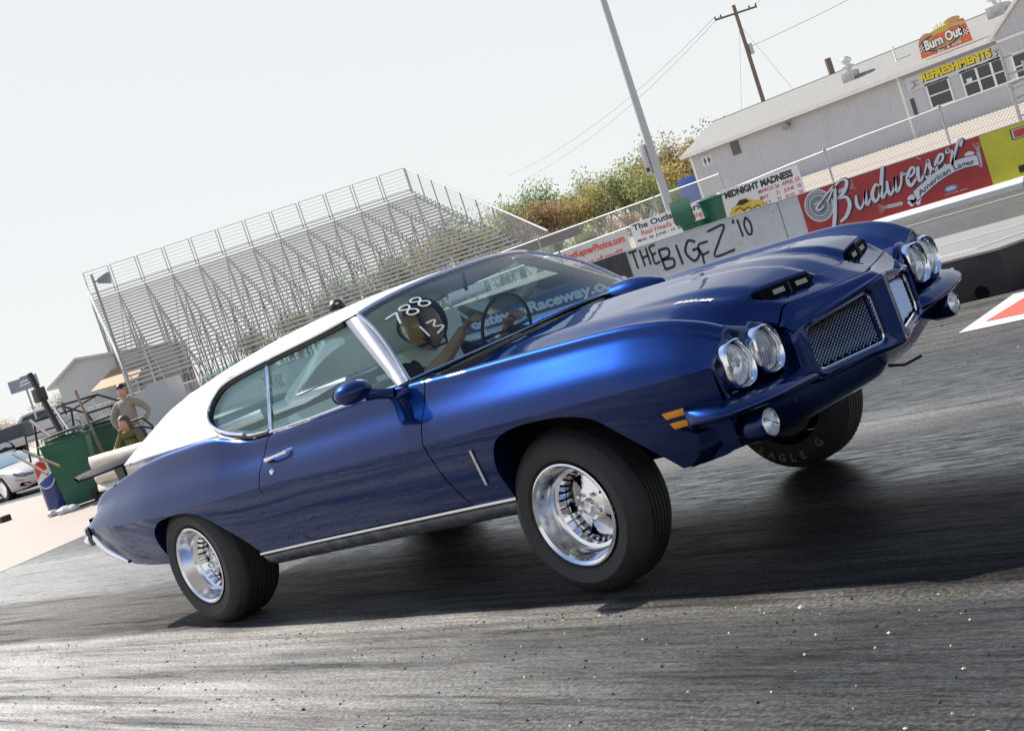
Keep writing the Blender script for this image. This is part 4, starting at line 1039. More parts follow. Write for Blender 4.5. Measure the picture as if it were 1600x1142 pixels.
# banners hung on the wall
def banner(name, x0, x1, z0, z1, m, label, nx=30):
    mb = MB(); P = []
    for i in range(nx + 1):
        x = x0 + (x1 - x0) * i / nx; row = []
        for j in range(9):
            v = j / 8; z = z0 + (z1 - z0) * v; row.append((x, YW - .010 - .006 * abs(math.sin(x * 2.3 + v * 3)) - .004 * (1 - v), z))
        P.append(row)
    mb.grid(P, flip=False); return tag(mb.build(name, m), label, 'banner')
BUD = banner('banner', -8.95, -4.65, .20, 1.215, 'redban', 'red beer banner with silver script lettering hung on the concrete wall')
YEL = banner('banner', -4.645, .6, .19, 1.215, 'yelban', 'yellow banner with a big red letter hung beside the red beer banner')
BLK = banner('banner', -20.6, -14.10, .36, 1.215, 'blkban', 'black banner with white web address hung on the wall beyond the windscreen')
def onb(d): return lambda u, v: (u, YW - .018 - d, v)
def strokes(name, par, m, st, w, x0, z0, sx, sz, slant=0, d=.004, n=6, taper=0):
    mb = MB()
    for q in st:
        pts = [(x0 + p[0] * sx + p[1] * slant, z0 + p[1] * sz) + tuple(p[2:]) for p in q]; ribbon(mb, pts, w, onb(d), n=n, taper=taper)
    return mb.build(name, m, par, smooth=False, recalc=False)
SCRIPT = {   # hand-drawn script letters in a 1-high x-height box, (x, y, weight)
 'B': ([[(-.35, 1.55, .5), (.1, 1.85, .7), (.62, 2.02, .9), (.58, 1.2, 1.3), (.42, .1, 1.5), (.20, -.62, 1.2), (-.02, -.70, .8)], [(.05, 1.25, .5), (.55, 1.95, .7), (1.15, 2.25, 1.0), (1.5, 1.95, 1.3), (1.25, 1.42, 1.2), (.80, 1.2, .7), (1.35, 1.05, 1.1), (1.55, .5, 1.5), (1.25, -.1, 1.3), (.80, -.30, .8)], [(-.35, 1.55, .6), (-.72, 1.30, .8), (-.62, 1.05, .8), (-.2, 1.12, .5)]], 1.75),
 'u': ([[(0, .9, .8), (.0, .35, 1.3), (.18, .0, 1.1), (.45, .2, .7), (.66, .95, .9)], [(.66, .95, 1.2), (.62, .3, 1.4), (.74, .0, 1.0), (.95, .3, .6)]], .92),
 'd': ([[(.55, .80, .7), (.28, .98, .9), (.02, .5, 1.4), (.15, .02, 1.2), (.42, .15, .8), (.62, .8, .8)], [(.86, 1.9, 1.2), (.70, 1.0, 1.4), (.62, .3, 1.4), (.74, .0, 1.0), (.95, .3, .6)]], .92),
 'w': ([[(0, .9, .8), (.0, .35, 1.3), (.16, .0, 1.1), (.40, .3, .7), (.52, .95, .9)], [(.52, .95, 1.0), (.50, .3, 1.3), (.64, .0, 1.1), (.9, .4, .7), (.98, .95, .9), (1.12, .78, .6), (1.25, .85, .5)]], 1.12),
 'e': ([[(.05, .45, .7), (.42, .62, .8), (.50, .90, .9), (.28, .98, .9), (.04, .6, 1.3), (.06, .15, 1.4), (.28, 0, 1.1), (.62, .3, .6)]], .60),
 'i': ([[(.05, .9, 1.1), (.0, .3, 1.4), (.14, .0, 1.0), (.38, .3, .6)], [(.13, 1.33, 1.7), (.15, 1.36, 1.7)]], .36),
 's': ([[(-.05, .2, .5), (.28, 1.0, .9), (.34, .62, 1.3), (.46, .25, 1.4), (.26, -.02, 1.1), (.02, .12, .8)], [(.40, .08, .5), (.70, .45, .6)]], .62),
 'r': ([[(.0, .9, .9), (.14, 1.1, 1.0), (.18, .9, .9), (.38, .88, .8), (.32, .35, 1.4), (.30, .1, 1.1), (.50, .6, .8), (.78, 1.22, 1.1), (.98, 1.20, 1.2), (.90, .9, .8)]], .8)}
def script(word, x0, z0, s, sl, m, par, w, d, rise, hx=1.27):
    x = 0; mb = MB()
    for ch in word:
        st, adv = SCRIPT[ch]
        for q in st: ribbon(mb, [(x0 + (x * hx + p[0] * 1.1 + p[1] * sl) * s, z0 + p[1] * s + (x + p[0]) * s * rise, p[2]) for p in q], w, onb(d), n=7)
        x += adv
    return mb.build('script_lettering' if m == 'silver' else 'script_outline', m, par, smooth=False, recalc=False)
script('Budweiser', -8.36, .425, .335, .22, 'navy', BUD, .088, .003, .150)
script('Budweiser', -8.385, .44, .335, .22, 'silver', BUD, .060, .006, .150)
# round seal, wheat ears, ribbon with lettering
mb = MB()
for r, w in ((.36, .03), (.30, .012), (.24, .02), (.10, .012)):
    mb.grid([[onb(.002)(-8.50 + (r - w) * math.cos(a) * 1.0, .86 + (r - w) * math.sin(a)), onb(.002)(-8.50 + r * math.cos(a), .86 + r * math.sin(a))] for a in np.linspace(0, 2 * math.pi, 41)])
for k in range(3): ribbon(mb, [(-8.62 + .12 * k, .78), (-8.50 + .06 * (k - 1), .86), (-8.38 - .12 * k, .94)], .02, onb(.002))
mb.build('round_seal', 'silver', BUD, smooth=False, recalc=False)
mb = MB(); mb.grid([[onb(.001)(-8.50, .86), onb(.001)(-8.50 + .37 * math.cos(a), .86 + .34 * math.sin(a))] for a in np.linspace(0, 2 * math.pi, 41)]); mb.build('seal_ground', mat('seal_grey', (.20, .21, .23), .5), BUD, smooth=False, recalc=False)
def wheat(x, z, a, m='silver', k=9, L_=.36):
    mb = MB(); ca, sa = math.cos(a), math.sin(a)
    for i in range(k):
        t = i / k * L_
        for s in (-1, 1):
            p0 = (x + ca * t, z + sa * t); p1 = (x + ca * (t + .05) - sa * s * .035, z + sa * (t + .05) + ca * s * .035); ribbon(mb, [p0, p1], .022, onb(.002), n=2)
    for s in (-2, -1, 0, 1, 2): ribbon(mb, [(x + ca * L_, z + sa * L_), (x + ca * (L_ + .2) - sa * s * .05, z + sa * (L_ + .2) + ca * s * .05)], .007, onb(.002), n=2)
    return mb.build('wheat_ear', m, BUD, smooth=False, recalc=False)
wheat(-8.10, 1.00, .12); wheat(-6.60, .38, math.pi - .05); wheat(-4.78, .62, 1.45, k=7, L_=.3)
def arc(u, v):   # curved ribbon: u along 0..1, v across
    x = -6.30 + 1.52 * u; z = .415 + .33 * math.sin(min(u, 1) * 2.1) + .05 * u; return (x + (-.05) * (1 - u) * v * 4, z + v)
mb = MB(); mb.grid([[onb(.003)(*arc(u, -.10)), onb(.003)(*arc(u, .13))] for u in np.linspace(0, 1, 20)], flip=True); mb.build('ribbon_outline', 'navy', BUD, smooth=False, recalc=False)
mb = MB(); mb.grid([[onb(.0045)(*arc(u, -.085)), onb(.0045)(*arc(u, .115))] for u in np.linspace(.01, .99, 20)], flip=True); mb.build('ribbon_print', 'silver', BUD, smooth=False, recalc=False)
put_text('lettering', 'American Lager', .2, lambda u, v: onb(.0065)(*arc(.5 + u / 1.52, -.055 + v * .75)), 'navy', BUD, width=1.34, bold=.004)
put_text('lettering', 'The Great', .09, lambda u, v: onb(.0065)(*arc(.40 + u / 1.52, .125 + v * .6)), 'navy', BUD, width=.42)
mb = MB()
for x, z, r in ((-6.36, .40, .10), (-6.27, .33, .08), (-6.42, .33, .07), (-4.93, .90, .09), (-4.98, .82, .07)):
    mb.grid([[onb(.003)(x, z), onb(.003)(x + r * math.cos(a) * (1 + .3 * math.sin(3 * a)), z + r * math.sin(a))] for a in np.linspace(0, 2 * math.pi, 25)])
mb.build('leaf_ornament', 'silver', BUD, smooth=False, recalc=False)
mb = MB(); mb.grid([[onb(.003)(-5.50, .385), onb(.003)(-5.50 + .15 * math.cos(a), .385 + .065 * math.sin(a))] for a in np.linspace(0, 2 * math.pi, 31)]); mb.build('oval_badge', mat('badge_blue', (.12, .22, .45), .5), BUD, smooth=False, recalc=False)
put_text('lettering', 'NHRA', .09, lambda u, v: onb(.005)(-5.50 + u, .352 + v), 'silver', BUD, width=.20, bold=.006)
put_text('lettering', 'OFFICIAL BEER', .035, lambda u, v: onb(.005)(-5.42 + u, .275 + v), 'silver', BUD, width=.5)
put_text('big_letter_outline', 'T', .95, lambda u, v: onb(.003)(-3.60 + u, .43 + v), 'navy', YEL, bold=.06, width=.86)
put_text('big_letter_edge', 'T', .95, lambda u, v: onb(.005)(-3.60 + u, .43 + v), 'silver', YEL, bold=.045, width=.80)
put_text('big_letter', 'T', .95, lambda u, v: onb(.007)(-3.60 + u, .43 + v), 'inkred', YEL, bold=.030, width=.74)
mb = MB(); mb.grid([[onb(.004)(u, .28), onb(.004)(u, .42)] for u in (-4.07, -2.8)], flip=True); mb.build('black_print_bar', 'inkblk', YEL, smooth=False, recalc=False)
put_text('lettering', 'GatewayRaceway.com', .42, lambda u, v: onb(.004)(-17.30 + u, .46 + v * .95), 'sign', BLK, width=6.0, bold=.018)
# spray painted words
def graf(par, st, x0, z0, sx, sz, w=.055): 
    mb = MB()
    for q in st: ribbon(mb, [(x0 + a * sx, z0 + b * sz) for a, b in q], w, wf(.006), n=5)
    o = mb.build('graffiti', 'spray', par, smooth=False, recalc=False); return o
GL = {'T': [[(0, 1), (.8, 1.02)], [(.4, 1), (.45, 0)]], 'H': [[(0, 1), (.05, 0)], [(.6, 1), (.6, 0)], [(.02, .5), (.6, .55)]], 'E': [[(.6, 1), (.05, .95), (.1, .5), (.12, 0), (.65, .02)], [(.1, .5), (.5, .55)]],
 'B': [[(0, 1), (.05, 0)], [(0, 1), (.5, .95), (.45, .6), (.05, .5), (.6, .4), (.55, .05), (.05, 0)]], 'I': [[(.1, 1), (.15, 0)]], 'G': [[(.7, .85), (.35, 1), (.05, .5), (.35, 0), (.7, .2), (.7, .5), (.42, .5)]],
 'Z': [[(0, .95), (.75, 1.0), (.35, .5), (.0, .02), (.9, .05)]], "'": [[(.1, 1.1), (.02, .85)]], '1': [[(.05, 1), (.1, 0)]], '0': [[(.35, 1), (.08, .6), (.2, .05), (.5, .1), (.6, .6), (.35, 1)]],
 '9': [[(.55, .75), (.3, 1), (.08, .7), (.35, .5), (.58, .8), (.5, .0)]], '8': [[(.3, .52), (.06, .8), (.3, 1), (.52, .8), (.3, .52), (.04, .25), (.3, 0), (.56, .25), (.3, .52)]],
 'S': [[(.55, .9), (.25, 1), (.05, .75), (.35, .5), (.55, .2), (.25, 0), (.0, .1)]], 'O': [[(.35, 1), (.05, .5), (.35, 0), (.65, .5), (.35, 1)]], 'N': [[(0, 0), (.05, 1), (.5, 0), (.55, 1)]], 'J': [[(.4, 1), (.4, .1), (.1, 0)]], 'L': [[(0, 1), (.05, 0), (.5, 0)]], 'K': [[(0, 1), (0, 0)], [(.5, 1), (.02, .45), (.55, 0)]], ',': [[(.1, .1), (0, -.15)]], '(': [[(.3, 1.1), (.05, .5), (.35, -.15)]], 'q': [[(.3, .6), (.05, .85), (.3, 1.1), (.5, .85), (.3, .6), (.3, -.1)], [(.0, .3), (.6, .3)]]}
def word(par, w, x, z, sx, sz, gap=.28, th=.055, dz=0):
    st = []; u = 0
    for ch in w:
        if ch == ' ': u += .5; continue
        st += [[(u + a, b + dz * u) for a, b in q] for q in GL[ch]]; u += max(max(a for a, b in q) for q in GL[ch]) + gap
    return graf(par, st, x, z, sx, sz, th)
word(WALL[5], 'THE', -14.03, .72, .34, .44, th=.06); word(WALL[5], 'BIG', -13.10, .50, .56, .50, th=.07); 
word(WALL[5], 'E', -11.95, .30, .55, .55, th=.06); word(WALL[5], 'Z', -11.55, .44, .66, .66, th=.06)
word(WALL[5], "'10", -10.80, .70, .34, .42, th=.055)
word(WALL[4], 'SON, JL', -20.0, .45, .50, .48, th=.07); word(WALL[2], 'THINK', -31.2, .48, .34, .48, th=.06)
word(WALL[0], 'q(', -41.9, .45, .62, .5, th=.07, gap=.45); word(WALL[1], "'98 '10", -36.8 - 1.9, .42, .60, .58, th=.075)
# stray paint flecks
mb = MB()
for k in range(70):
    x = random.uniform(-14, -9.6); z = random.uniform(.35, 1.15); r = random.uniform(.004, .014); mb.poly([wf(.005)(x + r * math.cos(a), z + r * math.sin(a)) for a in np.linspace(0, 2 * math.pi, 7)[:-1]])
mb.build('paint_fleck', mat('worn_spot', (.22, .22, .22), .8), WALL[5], smooth=False)

# ------------------------------------------------------------------ chain-link fence behind the wall
def linkmat(name='chain_link_wire', sc=14.0, th=.10, col=(.50, .50, .50), ax=(0, 2)):
    m = mat(name, col, .5, .6); n, L, p = nodes_of(m); g = n.new('ShaderNodeNewGeometry'); s = n.new('ShaderNodeSeparateXYZ'); L(g.outputs['Position'], s.inputs[0])
    u, v = s.outputs[ax[0]], s.outputs[ax[1]]
    out = None
    for op in ('ADD', 'SUBTRACT'):
        a = mathn(n, L, op, u, v); f = mathn(n, L, 'FRACT', mathn(n, L, 'MULTIPLY', a, sc)); q = mathn(n, L, 'LESS_THAN', f, th)
        out = q if out is None else mathn(n, L, 'MAXIMUM', out, q)
    L(out, p.inputs['Alpha']); return m
MT['link'] = linkmat(sc=11, th=.13); MT['galv'] = mat('galvanised_tube', (.42, .42, .42), .4, .7, var=.15, vscale=5)
def fence(name, pts, ztop, zb_, label, post=2.95, r=.024, wire='link', mesh_from=0.0):
    f = empty(name, (*pts[0], 0), 0, label, 'fence'); ox, oy = pts[0]
    for a, b in zip(pts, pts[1:]):
        l = math.hypot(b[0] - a[0], b[1] - a[1]); n_ = max(1, int(l / post))
        mb = MB(); mb.poly([(a[0] - ox, a[1] - oy, zb_(a[0]) + mesh_from), (b[0] - ox, b[1] - oy, zb_(b[0]) + mesh_from), (b[0] - ox, b[1] - oy, ztop(b[0])), (a[0] - ox, a[1] - oy, ztop(a[0]))]); mb.build('wire_mesh', wire, f, smooth=False)
        mb = MB(); mb.tube([(a[0] - ox + (b[0] - a[0]) * k / 12, a[1] - oy + (b[1] - a[1]) * k / 12, ztop(a[0] + (b[0] - a[0]) * k / 12)) for k in range(13)], r, 6); mb.build('top_rail', 'galv', f)
        for k in range(n_ + 1):
            x = a[0] + (b[0] - a[0]) * k / n_; y = a[1] + (b[1] - a[1]) * k / n_; mb = MB(); mb.tube([(x - ox, y - oy, zb_(x) - .05), (x - ox, y - oy, ztop(x) + .03)], r * 1.15, 6); mb.sphere((x - ox, y - oy, ztop(x) + .04), r * 1.5, 8, 4); mb.build('post', 'galv', f)
    return f
zt = interp([-60, -42, -35, -20, -13, -10, -5, 8], [2.05, 1.75, 1.62, 1.80, 1.90, 2.04, 2.12, 2.2])
zg = interp([-60, -42, -30, -20, 8], [0, .05, .7, .95, .98])
fence('chain_link_fence', [(-55, 24), (-30.9, 24), (-19.1, 24), (5.65, 24)], zt, zg, 'galvanised chain link fence on the gravel bank right behind the concrete wall')
zt2 = interp([-60, -30, -10], [2.9, 2.6, 2.6])
fence('chain_link_fence', [(-40, 33), (-19, 33)], lambda x: 2.75, lambda x: 1.3, 'second chain link fence further back in front of the autumn trees')

# signs wired on the fence
def board(name, x0, x1, z0, z1, label, m='sign', y=23.93, d=.02):
    mb = MB(); mb.box(x0, x1, y, y + d, z0, z1); o = mb.build(name, m, smooth=False, bevel=.004); return tag(o, label, 'sign')
def onf(x, z, d=.004, y=23.93): return lambda u, v: (x + u, y - d, z + v)
B1 = board('fence_sign', -13.05, -10.60, .98, 1.94, 'white race sign with black heading, red dates and a yellow cartoon car, on the fence')
put_text('lettering', 'MIDNIGHT MADNESS', .22, onf(-11.85, 1.715), 'inkblk', B1, width=2.12, bold=.012, hscale=1.05)
for i, t in enumerate(('MARCH 26  APRIL 23', 'MAY      21   JUNE  18', 'JULY     23   AUG   20')): put_text('lettering', t, .13, onf(-11.28, 1.56 - .165 * i), 'inkred', B1, width=1.25, bold=.003)
mb = MB(); Y_ = 23.93
def blob(mb, pts, d, y=23.93): mb.poly([(a, y - d, b) for a, b in pts])
car_o = [(-12.90, 1.12), (-12.94, 1.30), (-12.82, 1.42), (-12.66, 1.47), (-12.52, 1.58), (-12.30, 1.57), (-12.12, 1.46), (-11.86, 1.40), (-11.80, 1.28), (-11.90, 1.12)]
blob(mb, car_o, .003); mb.build('cartoon_car', mat('cartoon_yellow', (.62, .45, .06), .6), B1, smooth=False, recalc=False)
mb = MB(); blob(mb, [(-12.66, 1.46), (-12.52, 1.56), (-12.32, 1.55), (-12.22, 1.46), (-12.45, 1.42)], .005)
for cx0 in (-12.84, -12.02): blob(mb, [(cx0 + .10 * math.cos(a), 1.13 + .11 * math.sin(a)) for a in np.linspace(0, 2 * math.pi, 17)[:-1]], .005)
for a, b in ((-12.75, 1.33), (-12.5, 1.28), (-12.2, 1.25)): ribbon(mb, [(a, b), (a + .18, b + .04), (a + .3, b - .08)], .03, lambda u, v: (u, Y_ - .005, v))
mb.build('cartoon_lines', 'inkblk', B1, smooth=False, recalc=False)
B2 = board('fence_sign', -16.22, -13.62, 1.02, 1.90, 'white race sign reading The Outlaw with red second line, partly behind a green bin lid')
put_text('lettering', 'The Outlaw Cars', .22, onf(-14.93, 1.70), 'inkblk', B2, width=2.4, bold=.006)
put_text('lettering', 'Real Heads Up Racing!', .2, onf(-14.80, 1.50), 'inkred', B2, width=2.2, bold=.003)
put_text('lettering', 'MAR. 28  JUNE - 19  AUG. 21 - 16', .1, onf(-14.93, 1.355), 'inkblk', B2, width=2.35, bold=.002)
B3 = board('fence_sign', -18.98, -16.42, .95, 1.80, 'grey sign with red web address lettering, leftmost on the fence', 'signgrey')
put_text('lettering', 'BretKepnerPhotos.com', .26, onf(-17.72, 1.50), 'inkred', B3, width=2.38, bold=.010, hscale=1.1)
put_text('lettering', 'Photos of you!!!', .24, onf(-17.72, 1.17), 'inkred', B3, width=2.0, bold=.008)

# ------------------------------------------------------------------ snack building
def sidingmat():
    m = mat('ribbed_white_siding', (.60, .60, .60), .5); n, L, p = nodes_of(m); g = n.new('ShaderNodeNewGeometry'); s = n.new('ShaderNodeSeparateXYZ'); L(g.outputs['Position'], s.inputs[0])
    f = mathn(n, L, 'FRACT', mathn(n, L, 'MULTIPLY', mathn(n, L, 'ADD', s.outputs[0], s.outputs[1]), 4.5)); rib = mathn(n, L, 'LESS_THAN', f, .16)
    nz = noise(n, L, g.outputs['Position'], 1.5, 6, .65); st = n.new('ShaderNodeMapping'); st.inputs['Scale'].default_value = (6, 6, .5); L(g.outputs['Position'], st.inputs[0]); n2 = noise(n, L, st.outputs[0], 1, 4, .6)
    c = mixc(n, L, nz, (.40, .415, .45), (.52, .535, .57)); c = mixc(n, L, mathn(n, L, 'MULTIPLY', mathn(n, L, 'SUBTRACT', n2, .5, True), 1.4), c, (.36, .35, .34)); c = mixc(n, L, mathn(n, L, 'MULTIPLY', rib, .13), c, (.3, .3, .31))
    L(c, p.inputs['Base Color']); b = n.new('ShaderNodeBump'); b.inputs['Strength'].default_value = .5; b.inputs['Distance'].default_value = .02; L(rib, b.inputs['Height']); L(b.outputs[0], p.inputs['Normal']); return m
def shinglemat():
    m = mat('pale_shingle_roof', (.5, .5, .47), .8); n, L, p = nodes_of(m); tc = n.new('ShaderNodeNewGeometry')
    br = n.new('ShaderNodeTexBrick'); br.inputs['Scale'].default_value = 2.2; br.inputs['Mortar Size'].default_value = .01; br.inputs['Color1'].default_value = (.27, .265, .245, 1); br.inputs['Color2'].default_value = (.235, .23, .215, 1); br.inputs['Mortar'].default_value = (.18, .175, .165, 1)
    mp = n.new('ShaderNodeMapping'); mp.inputs['Scale'].default_value = (1, 2.2, 1); L(tc.outputs['Position'], mp.inputs[0]); L(mp.outputs[0], br.inputs[0])
    nz = noise(n, L, tc.outputs['Position'], 2.5, 6, .7); L(mixc(n, L, mathn(n, L, 'MULTIPLY', nz, .4), br.outputs[0], (.32, .315, .295)), p.inputs['Base Color']); return m
MT['siding'] = sidingmat(); MT['shingle'] = shinglemat(); MT['winglass'] = mat('dark_window_pane', (.02, .025, .03), .06, spec=.8)
YB = 45.0
bld = empty('snack_building', (-16, YB, 0), 0, 'long white ribbed metal snack building with a pale shingle roof behind the track', 'building')
def bp(mb, name, m, par=None, **k):
    o = mb.build(name, m, par or bld, xf=lambda v: v - Vector((-16, YB, 0)), **k); return o
RX0, RX1 = -28.5, 8.0
mb = MB(); mb.box(-28.4, 7.9, YB, YB + 6.0, 1.5, 4.52); mb.prism([(-28.4, YB, 4.52), (-28.4, YB + 6, 4.52), (-28.4, YB + 3, 5.70)], (.05, 0, 0)); bp(mb, 'wall', 'siding', smooth=False)
mb = MB(); mb.box(-28.42, -28.30, YB - .02, YB - .001, 1.5, 4.45); bp(mb, 'corner_trim', 'white', smooth=False)
mb = MB(); mb.box(-17.72, -17.62, YB - .02, YB - .001, 1.5, 4.45); bp(mb, 'corner_trim', 'white', smooth=False)
mb = MB()
for a, b in (((YB - .35, 4.55), (YB + 3, 5.78)), ((YB + 6.35, 4.55), (YB + 3, 5.78))):
    mb.prism([(RX0 - .15, a[0], a[1]), (RX0 - .15, b[0], b[1]), (RX0 - .15, b[0], b[1] - .10), (RX0 - .15, a[0], a[1] - .10)], (RX1 - RX0 + .3, 0, 0))
ROOF = bp(mb, 'roof', 'shingle', smooth=False)
mb = MB(); mb.box(RX0 - .17, RX1 + .17, YB - .40, YB - .352, 4.40, 4.57); bp(mb, 'gutter', 'white', smooth=False)
mb = MB(); mb.box(RX0 - .17, RX1 + .17, YB + 2.97, YB + 3.03, 5.765, 5.80); bp(mb, 'ridge_cap', mat('ridge_brown', (.12, .10, .085), .8), ROOF, smooth=False)
# cross gable wing on the right
mb = MB(); mb.prism([(-12.75, 43.2, 1.5), (-5, 43.2, 1.5), (-5, 43.2, 4.5), (-8.9, 43.2, 7.4), (-12.75, 43.2, 4.45)], (0, 1.78, 0)); bp(mb, 'gable_wing', 'siding', smooth=False)
mb = MB(); mb.prism([(-12.95, 43.0, 4.32), (-8.9, 43.0, 7.42), (-8.9, 43.0, 7.56), (-13.1, 43.0, 4.34)], (0, 5, 0)); mb.box(-12.76, -5, 43.16, 43.19, 4.18, 4.28); bp(mb, 'gable_fascia', 'white', smooth=False)
def window(x0, x1, z0, z1, nv=1, y=YB, hz=True):
    mb = MB(); t = .07
    mb.box(x0 - t, x1 + t, y - .05, y - .002, z1, z1 + t); mb.box(x0 - t, x1 + t, y - .06, y - .002, z0 - t, z0); mb.box(x0 - t, x0, y - .05, y - .002, z0, z1); mb.box(x1, x1 + t, y - .05, y - .002, z0, z1)
    for k in range(1, nv): xx = x0 + (x1 - x0) * k / nv; mb.box(xx - .045, xx + .045, y - .045, y - .003, z0, z1)
    zm = (z0 + z1) / 2; mb.box(x0, x1, y - .042, y - .004, zm - .025, zm + .025)
    o = bp(mb, 'window', 'white', smooth=False); g = MB(); g.box(x0, x1, y - .02, y - .001, z0, z1); bp(g, 'pane', 'winglass', o, smooth=False); return o
window(-16.58, -15.72, 2.82, 3.72); w3 = window(-15.12, -13.34, 2.76, 3.72, 3); window(-12.35, -10.3, 2.7, 3.55, 3, y=43.2)
mb = MB(); mb.box(-14.98, -14.75, YB - .066, YB - .062, 3.22, 3.42); bp(mb, 'paper_notice', 'sign', w3, smooth=False)
mb = MB(); mb.box(-17.42, -17.26, YB - .03, YB - .002, 2.75, 3.43); bp(mb, 'dark_slot', 'winglass', smooth=False)
mb = MB(); mb.box(-26.10, -25.66, YB - .04, YB - .002, 3.76, 4.34)
for k in range(5): mb.box(-26.06, -25.70, YB - .055, YB - .04, 3.80 + k * .105, 3.86 + k * .105)
bp(mb, 'vent_louvre', mat('grey_louvre', (.12, .12, .12), .6), smooth=False)
mb = MB(); mb.tube([(-22.97, YB - .30, 4.16), (-22.97, YB, 4.22)], [.14, .09], 12); mb.tube([(-22.97, YB - .34, 4.12), (-22.97, YB - .28, 4.15)], .17, 12); bp(mb, 'flood_lamp', mat('grey_fitting', (.25, .25, .24), .5), smooth=True)
mb = MB(); mb.box(-27.80, -27.28, YB - .02, YB - .002, 3.76, 4.27); rs = bp(mb, 'restroom_sign', 'sign', smooth=False)
mb = MB()
for x, sk in ((-27.65, 0), (-27.42, 1)):
    y = YB - .024; mb.poly([(x + .035 * math.cos(a), y, 4.13 + .035 * math.sin(a)) for a in np.linspace(0, 2 * math.pi, 13)[:-1]])
    if sk: mb.poly([(x - .05, y, 4.08), (x + .05, y, 4.08), (x + .09, y, 3.93), (x - .09, y, 3.93)])
    else: mb.poly([(x - .065, y, 4.08), (x + .065, y, 4.08), (x + .06, y, 3.93), (x - .06, y, 3.93)])
    mb.poly([(x - .045, y, 3.93), (x - .008, y, 3.93), (x - .008, y, 3.81), (x - .045, y, 3.81)]); mb.poly([(x + .008, y, 3.93), (x + .045, y, 3.93), (x + .045, y, 3.81), (x + .008, y, 3.81)])
bp(mb, 'pictogram', mat('blue_ink', (.03, .06, .22), .6), rs, smooth=False, recalc=False)
put_text('lettering', 'RESTROOMS', .08, lambda u, v: (-27.54 + u + 16, -.024, 4.20 + v), 'navy', rs, width=.44)
# long sign board over the windows
mb = MB(); mb.box(-17.38, -13.25, YB - .05, YB - .01, 3.70, 4.28); SB = tag(mb.build('menu_sign', mat('pale_grey_sign', (.50, .53, .58), .5, var=.06), smooth=False), 'long pale sign with yellow REFRESHMENTS lettering fixed above the snack windows', 'sign')
fs_ = lambda x, z, d=.004: (lambda u, v: (x + u, YB - .05 - d, z + v))
put_text('lettering_shadow', 'REFRESHMENTS', .42, fs_(-15.22, 3.905, .003), 'inkblk', SB, width=2.98, bold=.035, hscale=1.0)
put_text('lettering', 'REFRESHMENTS', .42, fs_(-15.25, 3.925, .007), mat('yellow_print', (.72, .58, .02), .5), SB, width=2.95, bold=.022)
put_text('lettering', 'CHEESEBURGERS  HOT DOGS  PIZZA', .1, fs_(-15.3, 3.77, .004), 'white', SB, width=2.7, bold=.002)
for x in (-17.05, -13.58):
    mb = MB()
    for k in range(6): mb.grid([[fs_(x, 0, .005)(-.10 + .05 * k, 4.08 - .035 * (k % 2)), fs_(x, 0, .005)(-.06 + .05 * k, 4.08 - .035 * (k % 2))], [fs_(x, 0, .005)(-.10 + .05 * k, 4.045 - .035 * (k % 2)), fs_(x, 0, .005)(-.06 + .05 * k, 4.045 - .035 * (k % 2))]])
    ribbon(mb, [(0, 4.0), (.05, 3.9), (-.05, 3.85)], .03, fs_(x, 0, .005)); mb.build('checker_emblem', 'inkblk', SB, smooth=False, recalc=False)
    mb = MB(); ribbon(mb, [(-.2, 3.80), (0, 3.88), (.2, 3.90)], .025, fs_(x, 0, .005)); ribbon(mb, [(-.15, 3.76), (.05, 3.82), (.2, 3.83)], .02, fs_(x, 0, .005)); mb.build('emblem_swoosh', 'inkred', SB, smooth=False, recalc=False)
# cut-out roof sign
YS = 44.9
def cs(d): return lambda u, v: (u, YS - d, v)
MT['orange'] = mat('orange_sign_paint', (.62, .13, .05), .5, var=.08); MT['bun'] = mat('bun_paint', (.50, .27, .13), .5, var=.15, vscale=8)
RSG = [(-16.42, 4.76), (-14.30, 4.74), (-14.34, 5.30), (-14.40, 5.66), (-14.52, 5.68), (-16.05, 5.55), (-16.38, 5.36)]
mb = MB(); mb.prism([(a, YS, b) for a, b in RSG], (0, .06, 0)); RS = tag(mb.build('roof_sign', 'orange', smooth=False), 'orange cut-out burger sign with white Burn Out lettering standing on the shingle roof', 'sign')
def oval(name, cx0, cz0, rx, rz, m, d, rot=0, half=False):
    mb = MB(); pts = []
    for a in np.linspace(0, math.pi if half else 2 * math.pi, 25): pts.append((cx0 + rx * math.cos(a) * math.cos(rot) - rz * math.sin(a) * math.sin(rot), YS - d, cz0 + rx * math.cos(a) * math.sin(rot) + rz * math.sin(a) * math.cos(rot)))
    mb.prism(pts, (0, d * .5 + .004, 0)); return mb.build(name, m, RS, smooth=False)
oval('burger_bun', -16.05, 5.42, .30, .20, 'bun', .03, .35); oval('burger_bun', -14.82, 5.74, .33, .12, 'bun', .03, .05)
oval('burger_patty', -16.02, 5.40, .29, .06, mat('patty_paint', (.22, .08, .05), .5), .036, .30); oval('lettuce', -15.30, 5.40, .95, .26, mat('lettuce_paint', (.42, .40, .14), .5), .02, .06, True)
oval('bun_front', -15.25, 5.28, .80, .22, 'orange', .028, .10); oval('bread_band', -15.42, 4.98, .86, .13, 'bun', .022, .06)
mb = MB()
for k in range(11): ribbon(mb, [(-15.55 + .05 * k, 5.45), (-15.60 + .06 * k + .02 * (k % 3), 5.74 + .05 * ((k * 7) % 3))], .028, cs(.034), n=2)
mb.build('fries', mat('fries_yellow', (.68, .52, .04), .5), RS, smooth=False)
rise = lambda x, z, d: (lambda u, v: (x + u, YS - d, z + v + .05 * u))
